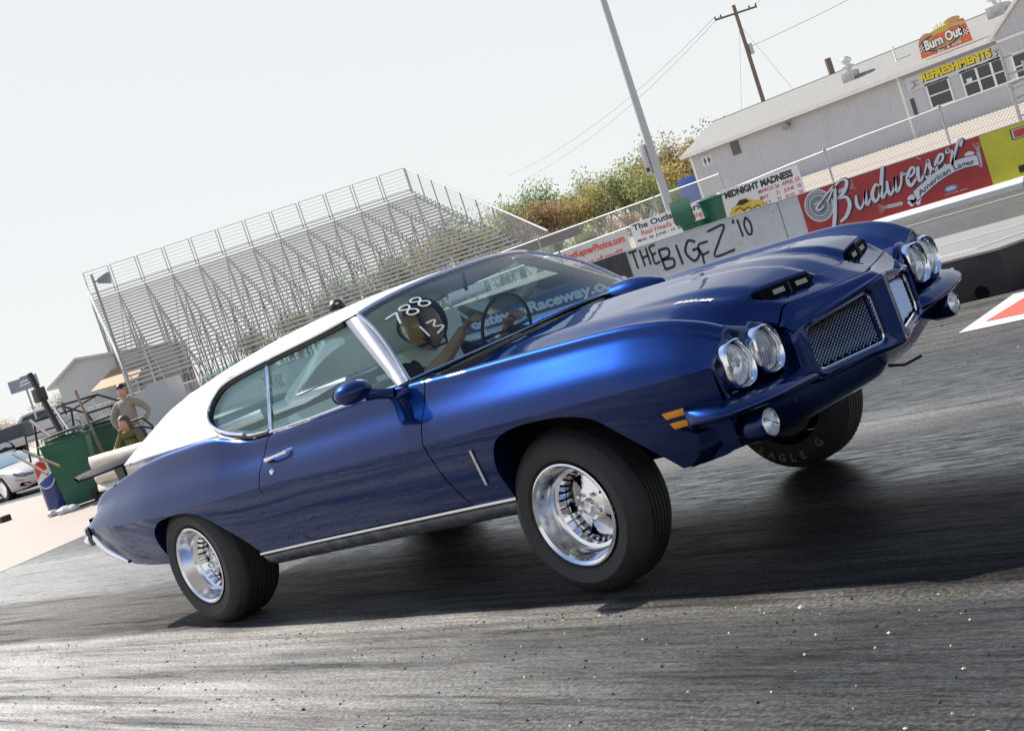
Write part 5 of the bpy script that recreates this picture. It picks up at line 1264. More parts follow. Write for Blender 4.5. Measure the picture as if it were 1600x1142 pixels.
put_text('lettering_outline', 'Burn Out', .5, rise(-15.36, 5.04, .040), 'navy', RS, width=1.66, bold=.05); put_text('lettering', 'Burn Out', .5, rise(-15.36, 5.05, .046), 'white', RS, width=1.56, bold=.022)
mb = MB()
for sx_ in (-16.36, -14.56):
    for i in range(4):
        for j in range(4):
            if (i + j) % 2: mb.add([(sx_ + .06 * i, YS - .042, 5.02 + .06 * j), (sx_ + .06 * i + .06, YS - .042, 5.02 + .06 * j), (sx_ + .06 * i + .06, YS - .042, 5.08 + .06 * j), (sx_ + .06 * i, YS - .042, 5.08 + .06 * j)], [(0, 1, 2, 3)])
mb.build('checker_flag', 'inkblk', RS, smooth=False, recalc=False)
mb = MB()
for sx_ in (-16.36, -14.56): mb.add([(sx_, YS - .040, 5.02), (sx_ + .24, YS - .040, 5.02), (sx_ + .24, YS - .040, 5.26), (sx_, YS - .040, 5.26)], [(0, 1, 2, 3)])
mb.build('checker_ground', 'white', RS, smooth=False, recalc=False)
mb = MB(); ribbon(mb, [(-16.1, 4.98), (-15.8, 4.88), (-15.2, 4.88), (-14.8, 5.02)], .05, cs(.034)); mb.build('swoosh_line', 'navy', RS, smooth=False, recalc=False)
put_text('lettering', 'Bar & Grill', .14, rise(-15.2, 4.79, .036), 'sign', RS, width=1.0, bold=.004)
# things on the roof
def turbine(x, y, z, s, label):
    v = empty('roof_ventilator', (x, y, z), 0, label, 'roof vent'); mb = MB(); mb.box(-.30 * s, .30 * s, -.3 * s, .3 * s, -.30 * s, .18 * s); mb.build('vent_base', 'galv', v, bevel=.01)
    mb = MB(); mb.lathe([(.12 * s, .18 * s), (.14 * s, .34 * s), (.26 * s, .36 * s), (.28 * s, .44 * s), (.16 * s, .48 * s), (.15 * s, .60 * s), (.24 * s, .62 * s), (.25 * s, .74 * s), (.12 * s, .86 * s), (.001, .88 * s)], (0, 0, 0), 'z', 20); mb.build('vent_head', mat('bright_zinc', (.62, .62, .62), .35, .6), v); return v
turbine(-20.25, 46.3, 5.30, .95, 'stacked metal ventilator on the shingle roof left of the burger sign')
dv = turbine(-13.95, 47.3, 5.62, 1.25, 'large round exhaust ventilator at the top of the roof right of the burger sign')
mb = MB(); mb.tube([(0, 0, -.35), (0, 0, .36)], .045, 8); mb.lathe([(.12, -.32), (.05, -.22)], (0, 0, 0), 'z', 10); o = mb.build('vent_pipe', 'white'); o.location = (-18.16, 46.4, 5.42); tag(o, 'short white vent pipe on the shingle roof', 'pipe')
mb = MB(); mb.tube([(0, 0, 0), (-.06, 0, 3.4)], .16, 10); o = mb.build('stack_pipe', mat('rusty_brown', (.16, .12, .10), .7)); o.location = (-24.6, 53.0, 3.6); tag(o, 'thick brown stack pipe rising behind the roof ridge', 'pipe')
mb = MB(); mb.box(-29.75, -28.55, 45.4, 46.2, 1.9, 3.62); tag(mb.build('storage_bin', mat('blue_bin', (.02, .07, .30), .5, var=.1), bevel=.03), 'bright blue storage container beside the left end of the snack building', 'container')

# scaffold stair at the right edge
st = empty('tube_stair', (-5.5, 26, 0), 0, 'galvanised tube stair frame behind the yellow banner at the right edge', 'stair frame')
def tb(name, segs, r, par, m='galv'):
    mb = MB()
    for a, b in segs: mb.tube([a, b], r, 7)
    return mb.build(name, m, par)
tb('upright', [((-.35, 0, 1.0), (-.35, 0, 2.95))], .045, st); tb('upright', [((.55, 0, 1.0), (.55, 0, 3.1))], .045, st); tb('upright', [((-.35, 1.1, 1.0), (-.35, 1.1, 2.6))], .03, st)
for z in (1.35, 1.65, 2.0, 2.35, 2.75): tb('rail', [((-.4, 0, z), (1.5, 0, z + .02))], .025, st)
for z in (1.75, 2.1): tb('tread', [((-.4, -.05, z), (.3, .5, z + .12))], .03, st)

# green bins behind the wall
MT['bingreen'] = mat('green_bin_plastic', (.012, .11, .06), .42, var=.1, vscale=3, bump=.1); MT['bingreen2'] = mat('dark_green_bin_plastic', (.010, .055, .035), .45, var=.15, vscale=3)
def wheelie(x, y, z, rz, label, lid='closed', m='bingreen', h=1.05, w=.58):
    b = empty('wheeled_bin', (x, y, z), rz, label, 'bin', 'green wheeled bins')
    mb = MB(); a0, a1 = w * .40, w * .5; d0, d1 = w * .42, w * .56; P = []
    for k in range(6):
        t = k / 5; aa = a0 + (a1 - a0) * t; dd = d0 + (d1 - d0) * t; r = .05; row = []
        for cx0, cy0, s0 in ((aa - r, -dd + r, -90), (aa - r, dd - r, 0), (-aa + r, dd - r, 90), (-aa + r, -dd + r, 180)):
            for q in range(4): an = R(s0 + 30 * q); row.append((cx0 + r * math.cos(an), cy0 + r * math.sin(an), .04 + (h - .06) * t))
        P.append(row)
    mb.grid(P, close_v=True); mb.f.append(tuple(range(16))); mb.mi.append(0); mb.build('bin_body', m, b)
    mb = MB(); a1 += .03; d1 += .03; mb.box(-a1, a1, -d1, d1, h - .05, h - .02); mb.box(-a1 * .7, a1 * .7, d1, d1 + .06, h - .03, h + .01); mb.build('rim', m, b, bevel=.008)
    mb = MB()
    if lid == 'closed':
        P = [[(-a1 - .01 + (2 * a1 + .02) * i / 8, -d1 - .02 + (2 * d1 + .04) * j / 6, h - .015 + .07 * math.sin(math.pi * i / 8) ** .5 * math.sin(math.pi * j / 6) ** .5) for j in range(7)] for i in range(9)]; mb.grid(P)
    elif lid == 'up':
        P = [[(-a1 + 2 * a1 * i / 8, d1 + .07 + .05 * math.sin(math.pi * j / 8), h + (.62) * j / 8) for j in range(9)] for i in range(9)]; mb.grid(P)
    mb.build('lid', m, b)
    mb = MB(); mb.lathe([(.03, -.05), (.11, -.045), (.12, 0), (.11, .045), (.03, .05)], (a0 + .02, d0 - .02, .12), 'x', 20); mb.build('wheel', 'rubber', b)
    mb = MB(); mb.lathe([(.03, -.05), (.11, -.045), (.12, 0), (.11, .045), (.03, .05)], (-a0 - .02, d0 - .02, .12), 'x', 20); mb.build('wheel', 'rubber', b)
    return b
bw = wheelie(-12.95, 22.45, .70, math.pi, 'green wheeled bin behind the wall, its lid swung up over the white Outlaw sign', 'up', h=.72)
wheelie(-12.52, 22.7, .80, 0, 'green wheeled bin between the two white fence signs, lid closed', 'closed', h=1.05, w=.44)
def cam_xy(X, Y):      # metres right of / ahead of the camera position -> ground point (camera only used as an origin)
    p = CAM + R0 * X + F0 * Y; return (p.x, p.y)
# ------------------------------------------------------------------ poles and wires
lp = empty('light_pole', (-19.02, 29.72, 1.3), 0, 'tall tapered grey light pole with an equipment box, rising out of the frame', 'light pole')
mb = MB(); mb.lathe([(.155, 0), (.12, 6), (.075, 14)], (0, 0, 0), 'z', 14); mb.build('pole', mat('grey_pole_steel', (.40, .42, .44), .45, .3), lp)
mb = MB(); mb.box(-.34, -.12, -.16, .14, 2.05, 3.05); mb.build('equipment_box', mat('grey_box', (.42, .44, .44), .5), lp, bevel=.02)
mb = MB(); mb.box(-.30, -.16, -.165, -.16, 2.15, 2.28); mb.build('box_label', 'inkblk', lp, smooth=False)
mb = MB(); mb.bar((-1.2, 0, 13.8), (1.2, 0, 13.8), .08); 
for x in (-1.1, -.4, .4, 1.1): mb.box(x - .18, x + .18, -.1, .3, 13.85, 14.2)
mb.build('lamp_bank', 'galv', lp)
ux, uy = -39.32, 70.38
upole = empty('utility_pole', (ux, uy, 2.0), 0, 'wooden utility pole with crossarm and wires behind the snack building', 'utility pole')
MT['oldwood'] = mat('weathered_pole_wood', (.16, .13, .11), .85, var=.25, vscale=6, stretch=(6, 6, .4))
mb = MB(); mb.lathe([(.17, 0), (.12, 12.3)], (0, 0, 0), 'z', 10); mb.build('pole', 'oldwood', upole)
dR = R0
mb = MB(); mb.bar(tuple(dR * -1.45 + UP * 11.75), tuple(dR * 1.45 + UP * 11.75), .12, .12); mb.build('crossarm', 'oldwood', upole)
for q in (-1.4, -1.0, .95, 1.4):
    mb = MB(); mb.lathe([(.05, 0), (.06, .08), (.03, .18), (.001, .2)], tuple(dR * q + UP * 11.8), 'z', 8); mb.build('insulator', 'darkmetal', upole)
mb = MB(); mb.tube([tuple(dR * .25 + UP * 9.6), tuple(dR * .25 + UP * 8.9)], .16, 10); mb.build('transformer', 'galv', upole)
def wire(a, b, sag, label, r=.014):
    a = Vector(a); b = Vector(b); mb = MB(); mb.tube([a.lerp(b, t) - UP * sag * 4 * t * (1 - t) for t in np.linspace(0, 1, 15)], r, 4)
    return tag(mb.build('overhead_wire', mat('wire_dark', (.10, .10, .10), .6) if 'wire_dark' not in bpy.data.materials else bpy.data.materials['wire_dark']), label, 'wire', 'overhead wires at the utility pole')
top = Vector((ux, uy, 2.0))
wire(top + dR * -1.4 + UP * 11.95, top + dR * -16 + F0 * 35 + UP * 9.2, 1.0, 'thin overhead wire running down left from the tip of the utility pole')
wire(top + dR * -1.0 + UP * 11.95, top + dR * -15 + F0 * 35 + UP * 8.4, 1.0, 'thin overhead wire running down left just below its neighbour at the pole')
wire(top + dR * 1.4 + UP * 11.95, top + dR * 22 - F0 * 20 + UP * 20, 1.0, 'thin overhead wire running up right from the tip of the utility pole')
wire(top + dR * .3 + UP * 9.4, top + dR * 30 - F0 * 12 + UP * 16, 1.2, 'thin overhead wire leaving the utility pole at half height towards the right')
wire(top + UP * 11.0, top + dR * -3.2 + UP * .2, .1, 'thin guy wire going down left of the utility pole', .010)
wire(top + UP * 11.0, top + dR * 4.2 + UP * 1.0, .1, 'thin guy wire going down right of the utility pole', .010)

# ------------------------------------------------------------------ trees
def leafmat(name, c, c2):
    m = mat(name, c, .6, spec=.3); n, L, p = nodes_of(m); g = n.new('ShaderNodeNewGeometry')
    c = tuple(min(.8, (v * .75 + .035) * 2.0) for v in c); c2 = tuple(min(.8, (v * .75 + .04) * 2.0) for v in c2)
    q = noise(n, L, g.outputs['Position'], 1.1, 5, .7); r = n.new('ShaderNodeMapRange'); r.inputs[1].default_value = .38; r.inputs[2].default_value = .62; L(q, r.inputs[0]); L(mixc(n, L, r.outputs[0], c, c2), p.inputs['Base Color'])
    t = n.new('ShaderNodeBsdfTranslucent'); L(mixc(n, L, r.outputs[0], c, c2), t.inputs[0]); mx = n.new('ShaderNodeMixShader'); mx.inputs[0].default_value = .45
    L(p.outputs[0], mx.inputs[1]); L(t.outputs[0], mx.inputs[2]); L(mx.outputs[0], n['Material Output'].inputs[0]); return m
LM = [leafmat('olive_leaves', (.10, .12, .03), (.20, .22, .05)), leafmat('green_leaves', (.06, .10, .025), (.13, .19, .045)), leafmat('golden_leaves', (.32, .24, .05), (.16, .15, .04)), leafmat('rust_leaves', (.24, .11, .04), (.16, .12, .05)), leafmat('grey_green_leaves', (.13, .14, .08), (.20, .20, .11))]
MT['bark'] = mat('grey_bark', (.13, .115, .10), .9, var=.2)
TREES = {}
def leaf_mesh(seed, n, h, w, size, trunk):
    rnd = random.Random(seed); mb = MB(); tr = MB()
    limbs = []
    def limb(p, d, l, r, dep):
        q = p + d * l; tr.tube([tuple(p), tuple((p + q) / 2 + Vector((rnd.uniform(-1, 1), rnd.uniform(-1, 1), 0)) * l * .06), tuple(q)], [r, r * .8, r * .55], 5, cap=False); limbs.append((q, dep))
        if dep < 3:
            for _ in range(3 if dep < 2 else 2):
                nd = (d + Vector((rnd.uniform(-1, 1), rnd.uniform(-1, 1), rnd.uniform(-.2, .6))) * .75).normalized(); limb(p.lerp(q, rnd.uniform(.55, 1)), nd, l * rnd.uniform(.6, .85), r * .55, dep + 1)
    for k in range(trunk):
        a = rnd.uniform(0, 6.28); limb(Vector((rnd.uniform(-.2, .2) * w, rnd.uniform(-.2, .2) * w, 0)), Vector((math.cos(a) * .25, math.sin(a) * .25, 1)).normalized(), h * .36, h * .012 + .02, 0)
    blobs = [(q, rnd.uniform(.10, .20) * w + .15) for q, dp in limbs if dp >= 1]
    blobs += [(Vector((rnd.uniform(-.5, .5) * w, rnd.uniform(-.5, .5) * w, rnd.uniform(.1, .55) * h)), .25 * w) for _ in range(8)]
    for i in range(n):
        c, r = rnd.choice(blobs); v = Vector((rnd.gauss(0, 1), rnd.gauss(0, 1), rnd.gauss(0, 1))); v = v / (v.length + .1) * r * rnd.uniform(.3, 1.15) ; p = c + Vector((v.x, v.y, v.z * .9))
        if p.z < .1: p.z = rnd.uniform(.1, .5) * h
        if p.z > h: p.z = h - rnd.random() * .3 * h
        s = size * rnd.uniform(.6, 1.3); a = Vector((rnd.gauss(0, 1), rnd.gauss(0, 1), rnd.gauss(0, .7))).normalized() * s; b = a.cross(Vector((rnd.gauss(0, 1), rnd.gauss(0, 1), rnd.gauss(0, 1)))).normalized() * s * .55
        mb.add([p - a, p + b, p + a, p - b], [(0, 1, 2, 3)])
    return mb, tr
def tree(kind, x, y, z, s, label, li, seed, n=4200, h=5.0, w=3.2, size=.075, trunk=3, group='autumn trees beyond the fences', name='tree'):
    t = empty(name, (x, y, z), seed * 1.7, label, 'tree' if name == 'tree' else 'bush', group); t.scale = (s, s, s)
    key = (kind, li)
    if key not in TREES:
        a, b = leaf_mesh(kind * 13 + 5, n, h, w, size, trunk)
        b.build('trunk', 'bark', t); a.build('crown', LM[li], t, smooth=False, recalc=False, merge=False); TREES[key] = list(t.children)
    else:
        for c in TREES[key]: q = c.copy(); COL.objects.link(q); q.parent = t
    return t
tl = [(-17, 92, 3.2, 1), (-14, 90, 3.6, 0), (-11.2, 92, 3.9, 4), (-8.6, 90, 4.2, 1), (-6.2, 91, 4.6, 0), (-3.6, 90, 4.9, 1), (-1.4, 88, 5.4, 2), (.5, 90, 5.6, 1), (2.2, 87, 5.3, 0), (3.8, 90, 5.7, 4), (5.2, 86, 5.2, 3), (6.4, 90, 5.7, 1), (8.0, 87, 5.3, 2), (9.4, 90, 5.8, 4), (10.8, 86, 5.2, 0), (12.2, 90, 6.1, 0), (13.6, 86, 5.5, 2), (15.0, 90, 6.6, 4), (16.6, 87, 6.0, 3), (18.5, 92, 6.0, 1), (4.6, 82, 2.6, 1), (7.2, 81, 2.4, 0), (9.8, 82, 2.5, 3), (12.6, 81, 2.8, 1), (1.6, 82, 2.7, 2), (14.8, 80, 2.6, 0)]
names_c = {0: 'olive', 1: 'green', 2: 'golden yellow', 3: 'rust coloured', 4: 'grey-green'}
for i, (X, Y, hh, li) in enumerate(tl):
    x, y = cam_xy(X, Y); where = 'behind the bleachers' if X < -2 else ('between the bleachers and the light pole' if X < 9 else 'beside the light pole'); row = 'low front-row' if Y < 84 else 'tall'
    tree([1, 2, 3, 4, 1][li] + (i % 2) * 10, x, y, 1.0, hh / 5.0 * 1.24, '%s %s bushy tree %s, number %d from the left' % (row, names_c[li], where, i + 1) if False else '%s %s autumn tree %s' % (row, names_c[li], where), li, i)
for i, (X, Y, hh, li) in enumerate([(-48.5, 122, 3.6, 4), (-47.0, 120, 4.4, 4), (-45.3, 118, 4.2, 3), (-44.0, 121, 4.8, 4), (-42.6, 118, 4.9, 3), (-41.2, 121, 5.2, 4), (-39.6, 119, 4.4, 1), (-38.0, 119, 5.0, 2)]):
    x, y = cam_xy(X, Y); tree(20 + li, x, y, .3, hh / 5.0, 'distant %s tree on the skyline at the far left' % names_c[li], li, i + 40, group='distant trees at the far left')

# ------------------------------------------------------------------ bleachers
BLc = [np.array(q) for q in ((-51.52, 27.11), (-36.59, 42.25), (-67.20, 34.99), (-52.41, 50.00))]
def bx(u, v, z):
    p = (BLc[0] * (1 - u) + BLc[1] * u) * (1 - v) + (BLc[2] * (1 - u) + BLc[3] * u) * v; return (p[0] + 52, p[1] - 38, z)
bl = empty('bleachers', (-52, 38, 0), 0, 'large aluminium bleachers with open rows and a railed back, left of centre', 'bleachers')
MT['plank'] = mat('aluminium_plank', (.50, .51, .51), .45, .5, var=.1, vscale=3); MT['frame'] = mat('bleacher_frame_steel', (.30, .305, .31), .55, .5, var=.15)
NR = 27
def zrow(v): return 2.35 + 6.35 * v
def plank(u0, u1, v, dv, z, t):
    mb = MB(); a, b, c, d = bx(u0, v, z), bx(u1, v, z), bx(u1, v + dv, z), bx(u0, v + dv, z); mb.prism([a, b, c, d], (0, 0, t)); return mb
protoP = None
for i in range(NR):
    v = i / NR; z = zrow(v) + .22
    plank(0, 1, v, .014, z, .06).build('seat_plank', 'plank', bl, smooth=False)
    plank(0, 1, v - .012, .014, z - .26, .035).build('foot_plank', 'plank', bl, smooth=False)
NU = 12
for k in range(NU + 1):
    u = k / NU; mb = MB(); mb.bar(bx(u, -.02, zrow(-.02) - .20), bx(u, 1.0, zrow(1) - .12), .05, .10)
    for i in range(NR): v = i / NR; mb.bar(bx(u, v + .012, zrow(v) - .12), bx(u, v + .004, zrow(v) + .22), .04)
    mb.build('stringer', 'frame', bl, smooth=False)
    mb = MB(); vs = (0.02, .27, .52, .77, .99)
    for j, v in enumerate(vs):
        mb.bar(bx(u, v, 0), bx(u, v, zrow(v) - .2), .07)
        if j: w = vs[j - 1]; mb.bar(bx(u, w, .2), bx(u, v, zrow(v) - .6), .045); mb.bar(bx(u, v, .2), bx(u, w, zrow(w) - .5), .045); mb.bar(bx(u, w, zrow(w) * .55), bx(u, v, zrow(w) * .55), .045)
    mb.build('support_frame', 'frame', bl, smooth=False)
for k in range(0, NU, 2):
    mb = MB()
    for v in (.27, .52, .77, .99):
        u0, u1 = k / NU, (k + 1) / NU; zt_ = zrow(v) - .4; mb.bar(bx(u0, v, .2), bx(u1, v, zt_), .04); mb.bar(bx(u1, v, .2), bx(u0, v, zt_), .04)
    mb.build('cross_brace', 'frame', bl, smooth=False)
for k in range(NU):
    u0, u1 = k / NU + .004, (k + 1) / NU - .004; mb = MB()
    for u in (u0, u1): mb.bar(bx(u, 1, zrow(1) + .1), bx(u, 1.0, 10.40), .05)
    for j in range(7): z = 9.05 + 1.33 * j / 6; mb.bar(bx(u0, 1, z), bx(u1, 1, z), .022 if 0 < j < 6 else .04)
    mb.build('back_rail_panel', 'plank', bl, smooth=False)
mb = MB(); mb.bar(bx(0, 1, 8.95), bx(1, 1, 8.95), .10, .05); mb.build('back_rail_base', 'frame', bl, smooth=False)
mb = MB()
for dz in (.55, 1.05): mb.tube([bx(0, v, zrow(v) + dz) for v in np.linspace(-.02, 1, 4)], .045, 6)
for j in range(14): v = j / 13; mb.bar(bx(0, v, zrow(v)), bx(0, v, zrow(v) + 1.05), .04)
mb.build('side_rail', 'plank', bl)
mb = MB(); mb.poly([bx(1, -.10, zrow(-.1) - .1), bx(1, 1, zrow(1) + .2), bx(1, 1, zrow(1) + 1.7), bx(1, -.10, zrow(-.1) + 1.6)]); mb.build('side_screen', linkmat('side_screen_wire', 7, .14, (.50, .52, .54), (0, 2)), bl, smooth=False)
mb = MB(); mb.tube([bx(1, 1, zrow(1) + 1.7), bx(1, -.10, zrow(-.1) + 1.6)], .05, 6)
for j in range(10): v = -.1 + 1.1 * j / 9; mb.bar(bx(1, v, zrow(v)), bx(1, v, zrow(v) + 1.62), .05)
mb.build('side_screen_frame', 'frame', bl, smooth=False)
mb = MB(); mb.box(0, 3.6, -.35, .35, 0, .55); q = cam_xy(1.4, 60); o = mb.build('rolled_canopy', mat('dark_tarpaulin', (.06, .055, .06), .7), bevel=.1); o.location = (q[0], q[1], 2.5); o.rotation_euler = (0, R(-2), R(45.4)); tag(o, 'dark rolled tarpaulin box at the lower right corner of the bleachers', 'tarpaulin')
q = cam_xy(-21.5, 52); o = MB().box(-.5, 2.1, -.5, .5, 0, .55).build('covered_trailer', mat('dark_trailer_cover', (.07, .08, .10), .5, var=.1), bevel=.06); o.location = (q[0], q[1], 1.72); o.rotation_euler = (0, 0, R(45.4)); tag(o, 'low dark covered trailer in front of the left end of the bleachers', 'trailer')
# loudspeaker pole
q = cam_xy(-14.95, 52); sp = empty('speaker_pole', (q[0], q[1], 0), 0, 'tall thin pole carrying a grey horn loudspeaker before the left bleachers', 'speaker pole')
mb = MB(); mb.tube([(0, 0, 0), (-.03, 0, 7.05)], .055, 8); mb.build('pole', 'frame', sp)
mb = MB(); mb.prism([tuple(R0 * a + UP * b) for a, b in ((.12, 6.62), (.55, 6.50), (.62, 6.95), (.14, 6.80))], tuple(F0 * .4)); mb.bar((0, 0, 6.72), tuple(R0 * .2 + UP * 6.72), .06); mb.build('horn_speaker', mat('grey_horn', (.24, .25, .26), .6), sp, smooth=False)
q = cam_xy(-13.4, 50); o = MB().tube([(0, 0, 0), (0, 0, 3.7)], .05, 6).build('white_pole', 'galv'); o.location = (q[0], q[1], 0); tag(o, 'shorter plain pole right of the loudspeaker pole before the bleachers', 'pole')

# ------------------------------------------------------------------ left background
q = cam_xy(-23.0, 72); hs = empty('white_house', (q[0], q[1], 0), R(45.4), 'pale gabled white house behind the paddock at the left', 'house')
MT['hwall'] = mat('pale_house_siding', (.52, .54, .56), .6, var=.05); MT['hroof'] = mat('grey_house_roof', (.55, .56, .56), .8)
mb = MB(); mb.prism([(-1.55, 0, 0), (4.7, 0, 0), (4.7, 0, 4.28), (-.05, 0, 5.02), (-1.55, 0, 4.18)], (0, 5, 0)); mb.build('wall', 'hwall', hs, smooth=False)
mb = MB(); mb.prism([(-2.1, -.3, 4.0), (-.05, -.3, 5.15), (-.05, -.3, 5.02), (-2.06, -.3, 3.86)], (0, 5.6, 0)); mb.prism([(-.05, -.3, 5.15), (4.9, -.3, 4.40), (4.9, -.3, 4.27), (-.05, -.3, 5.02)], (0, 5.6, 0)); mb.build('roof', 'hroof', hs, smooth=False)
mb = MB(); mb.prism([(1.1, -3.2, 2.95), (3.6, -3.2, 2.85), (4.0, 0, 3.75), (1.6, 0, 3.85)], (0, 0, .06)); mb.build('porch_awning', mat('tan_awning', (.50, .33, .20), .7), hs, smooth=False)
mb = MB(); mb.bar((1.1, -3.1, 0), (1.1, -3.1, 2.95), .10); mb.bar((3.6, -3.1, 0), (3.6, -3.1, 2.9), .10); mb.build('porch_post', 'hwall', hs, smooth=False)
q = cam_xy(-40.2, 110); bb = empty('billboard', (q[0], q[1], 0), R(45.4), 'distant blue-grey roadside billboard on a single post at the far left', 'billboard')
mb = MB(); mb.box(-1.2, 1.25, -.2, .2, 5.95, 7.0); mb.box(-.1, .5, -.15, .1, 7.0, 7.12); mb.build('board', mat('blue_grey_board', (.20, .25, .32), .6, var=.1), bb, smooth=False)
mb = MB(); ribbon(mb, [(-.2, 6.62), (.2, 6.70), (.5, 6.68)], .12, lambda u, v: (u, -.21, v)); ribbon(mb, [(-.3, 6.38), (.2, 6.42), (.7, 6.46)], .10, lambda u, v: (u, -.21, v)); mb.build('board_print', 'white', bb, smooth=False)
mb = MB(); mb.bar((.1, 0, 0), (.1, 0, 6.0), .14); mb.build('post', 'frame', bb, smooth=False)
fence('rail_fence', [(-55, 23.3), (-43.2, 23.3)], lambda x: 2.0 + (x + 43) * -.01, lambda x: .3, 'open tube rail fence running left from the end of the concrete wall', post=.8, r=.03)
# low pale hut and teal bin beyond the wall
q = cam_xy(-11.5, 45); o = MB(); o.prism([(-3.1, 0, .6), (-.2, 0, .6), (-.2, 0, 2.02), (-.9, 0, 1.98), (-3.1, 0, 1.1)], (0, 2.2, 0)); o = o.build('sloped_hut', mat('pale_grey_hut', (.55, .55, .54), .6), smooth=False); o.location = (q[0], q[1], 0); o.rotation_euler = (0, 0, R(45.4)); tag(o, 'low pale grey ramp-shaped hut just over the left end of the wall', 'hut')
q = cam_xy(-12.05, 40); o = MB().box(-.2, .22, -.2, .2, .6, 1.68).build('teal_locker', mat('teal_paint', (.03, .22, .24), .5), bevel=.03); o.location = (q[0], q[1], 0); o.rotation_euler = (0, 0, R(45.4)); tag(o, 'small teal locker standing just beyond the sprayed 98 block', 'locker')
# pickup
MT['wcar'] = mat('white_car_paint', (.62, .63, .63), .3, coat=.6)
q = cam_xy(-22.5, 62); pk = empty('pickup_truck', (q[0], q[1], 1.0), R(225.4), 'white pickup truck facing left in the paddock behind the silver coupe', 'pickup')
mb = MB()
secs = [(2.35, .55, 1.02), (2.30, .45, 1.08), (1.1, .42, 1.16), (.95, .42, 1.2), (-.95, .42, 1.2), (-1.0, .42, 1.12), (-2.9, .42, 1.12), (-2.95, .5, 1.08)]
P = []
for x, z0, z1 in secs: P.append([(x, y, z) for y, z in ((-.80, z0), (-.96, z0 + .1), (-.98, z0 + .4), (-.95, z1 - .03), (-.88, z1), (.88, z1), (.95, z1 - .03), (.98, z0 + .4), (.96, z0 + .1), (.80, z0))])
mb.grid(P, close_v=True); mb.f += [tuple(range(10)), tuple(reversed(range(70, 80)))]; mb.mi += [0, 0]; pb = mb.build('body', 'wcar', pk, ang=40)
mb = MB(); P = []
for x, w, z in ((1.02, .90, 1.2), (.42, .74, 1.76), (.30, .72, 1.82), (-.75, .72, 1.84), (-.88, .74, 1.78), (-.98, .88, 1.2)): P.append([(x, -w, 1.18 if z < 1.3 else z - .03), (x, -w + .06, z), (x, w - .06, z), (x, w, 1.18 if z < 1.3 else z - .03)])
mb.grid(P); 
for s in (-1, 1): mb.prism([(1.02, s * .90, 1.18), (.42, s * .74, 1.76), (-.88, s * .74, 1.78), (-.98, s * .88, 1.18)], (0, -s * .03, 0))
mb.build('cab', 'wcar', pk, ang=40)
for s in (-1, 1):
    for a in (((.80, 1.24), (.42, 1.66), (-.12, 1.70), (-.14, 1.26)), ((-.24, 1.26), (-.22, 1.70), (-.70, 1.70), (-.76, 1.30))):
        mb = MB(); mb.prism([(x, s * (.905 - (z - 1.18) * .27), z) for x, z in a], (0, s * .006, 0)); mb.build('side_glass', 'winglass', pk, smooth=False)
mb = MB(); mb.poly([(1.03, -.80, 1.24), (1.03, .80, 1.24), (.50, .66, 1.72), (.50, -.66, 1.72)]); mb.v = [(x + .02, y, z + .01) for x, y, z in mb.v]; mb.build('front_glass', 'winglass', pk, smooth=False)
for x in (1.65, -1.75):
    for s in (-1, 1):
        mb = MB(); mb.lathe([(.001, 0), (.20, .02), (.22, .0), (.36, 0), (.385, -.03), (.385, -.2), (.2, -.22)], (0, 0, 0), 'y', 22); o = mb.build('wheel', 'rubber', pk, xf=lambda v, s=s, x=x: Vector((x + v.x, s * (.95 + v.y), .38 + v.z))); 
        mb = MB(); mb.lathe([(.47, .0), (.40, .015), (.40, -.2)], (0, 0, 0), 'y', 20, 0, math.pi); mb.build('wheel_arch', 'cavity', pk, xf=lambda v, s=s, x=x: Vector((x + v.x, s * (.97 + v.y), .42 + v.z)))
mb = MB(); mb.box(.45, .62, .93, 1.1, 1.22, 1.38); mb.build('door_mirror', 'black', pk, bevel=.02)

# silver coupe at the left edge, nose towards us
MT['scar'] = mat('silver_car_paint', (.50, .48, .45), .28, metal=.35, coat=.8)
sc = empty('silver_coupe', (-31.2, 11.25, 0), 0, 'low silver sports coupe with narrow headlamps parked at the left edge of the frame', 'car')
ztp = interp([-3.2, -2.8, -1.9, -.9, .0, .35, 1.0, 1.9, 2.6, 2.95, 3.12], [.78, .92, .98, .99, .985, .98, .93, .84, .73, .62, .52]); hw = interp([-3.2, -2.6, -1, 1, 2, 2.6, 2.95, 3.12], [.78, .90, .94, .94, .93, .88, .72, .42]); zl = interp([-3.2, -2, 2.4, 2.8, 3.12], [.36, .22, .20, .20, .28])
mb = MB(); P = []
for x in list(np.linspace(-3.2, 2.4, 40)) + list(np.linspace(2.45, 3.12, 16)):
    w = hw(x); zt_ = ztp(x); z0 = zl(x); arch = 0
    for ax in (1.75, -1.75):
        d = abs(x - ax)
        if d < .40: arch = max(arch, math.sqrt(.40 ** 2 - d * d) + .33)
    zb0 = max(z0, arch); h = zt_ - zb0; q0 = [(w * .97, zb0), (w * 1.0, zb0 + h * .25), (w, zb0 + h * .5), (w * .985, zb0 + h * .72), (w * .93, zb0 + h * .9), (w * .80, zt_ - .005), (w * .5, zt_ + .012), (0, zt_ + .03)]
    P.append([(x, -a, b) for a, b in q0] + [(x, a, b) for a, b in reversed(q0[:-1])])
mb.grid(P); mb.f.append(tuple(len(mb.v) - 15 + i for i in range(15))); mb.mi.append(0); mb.build('body', 'scar', sc, ang=50)
mb = MB(); P = []
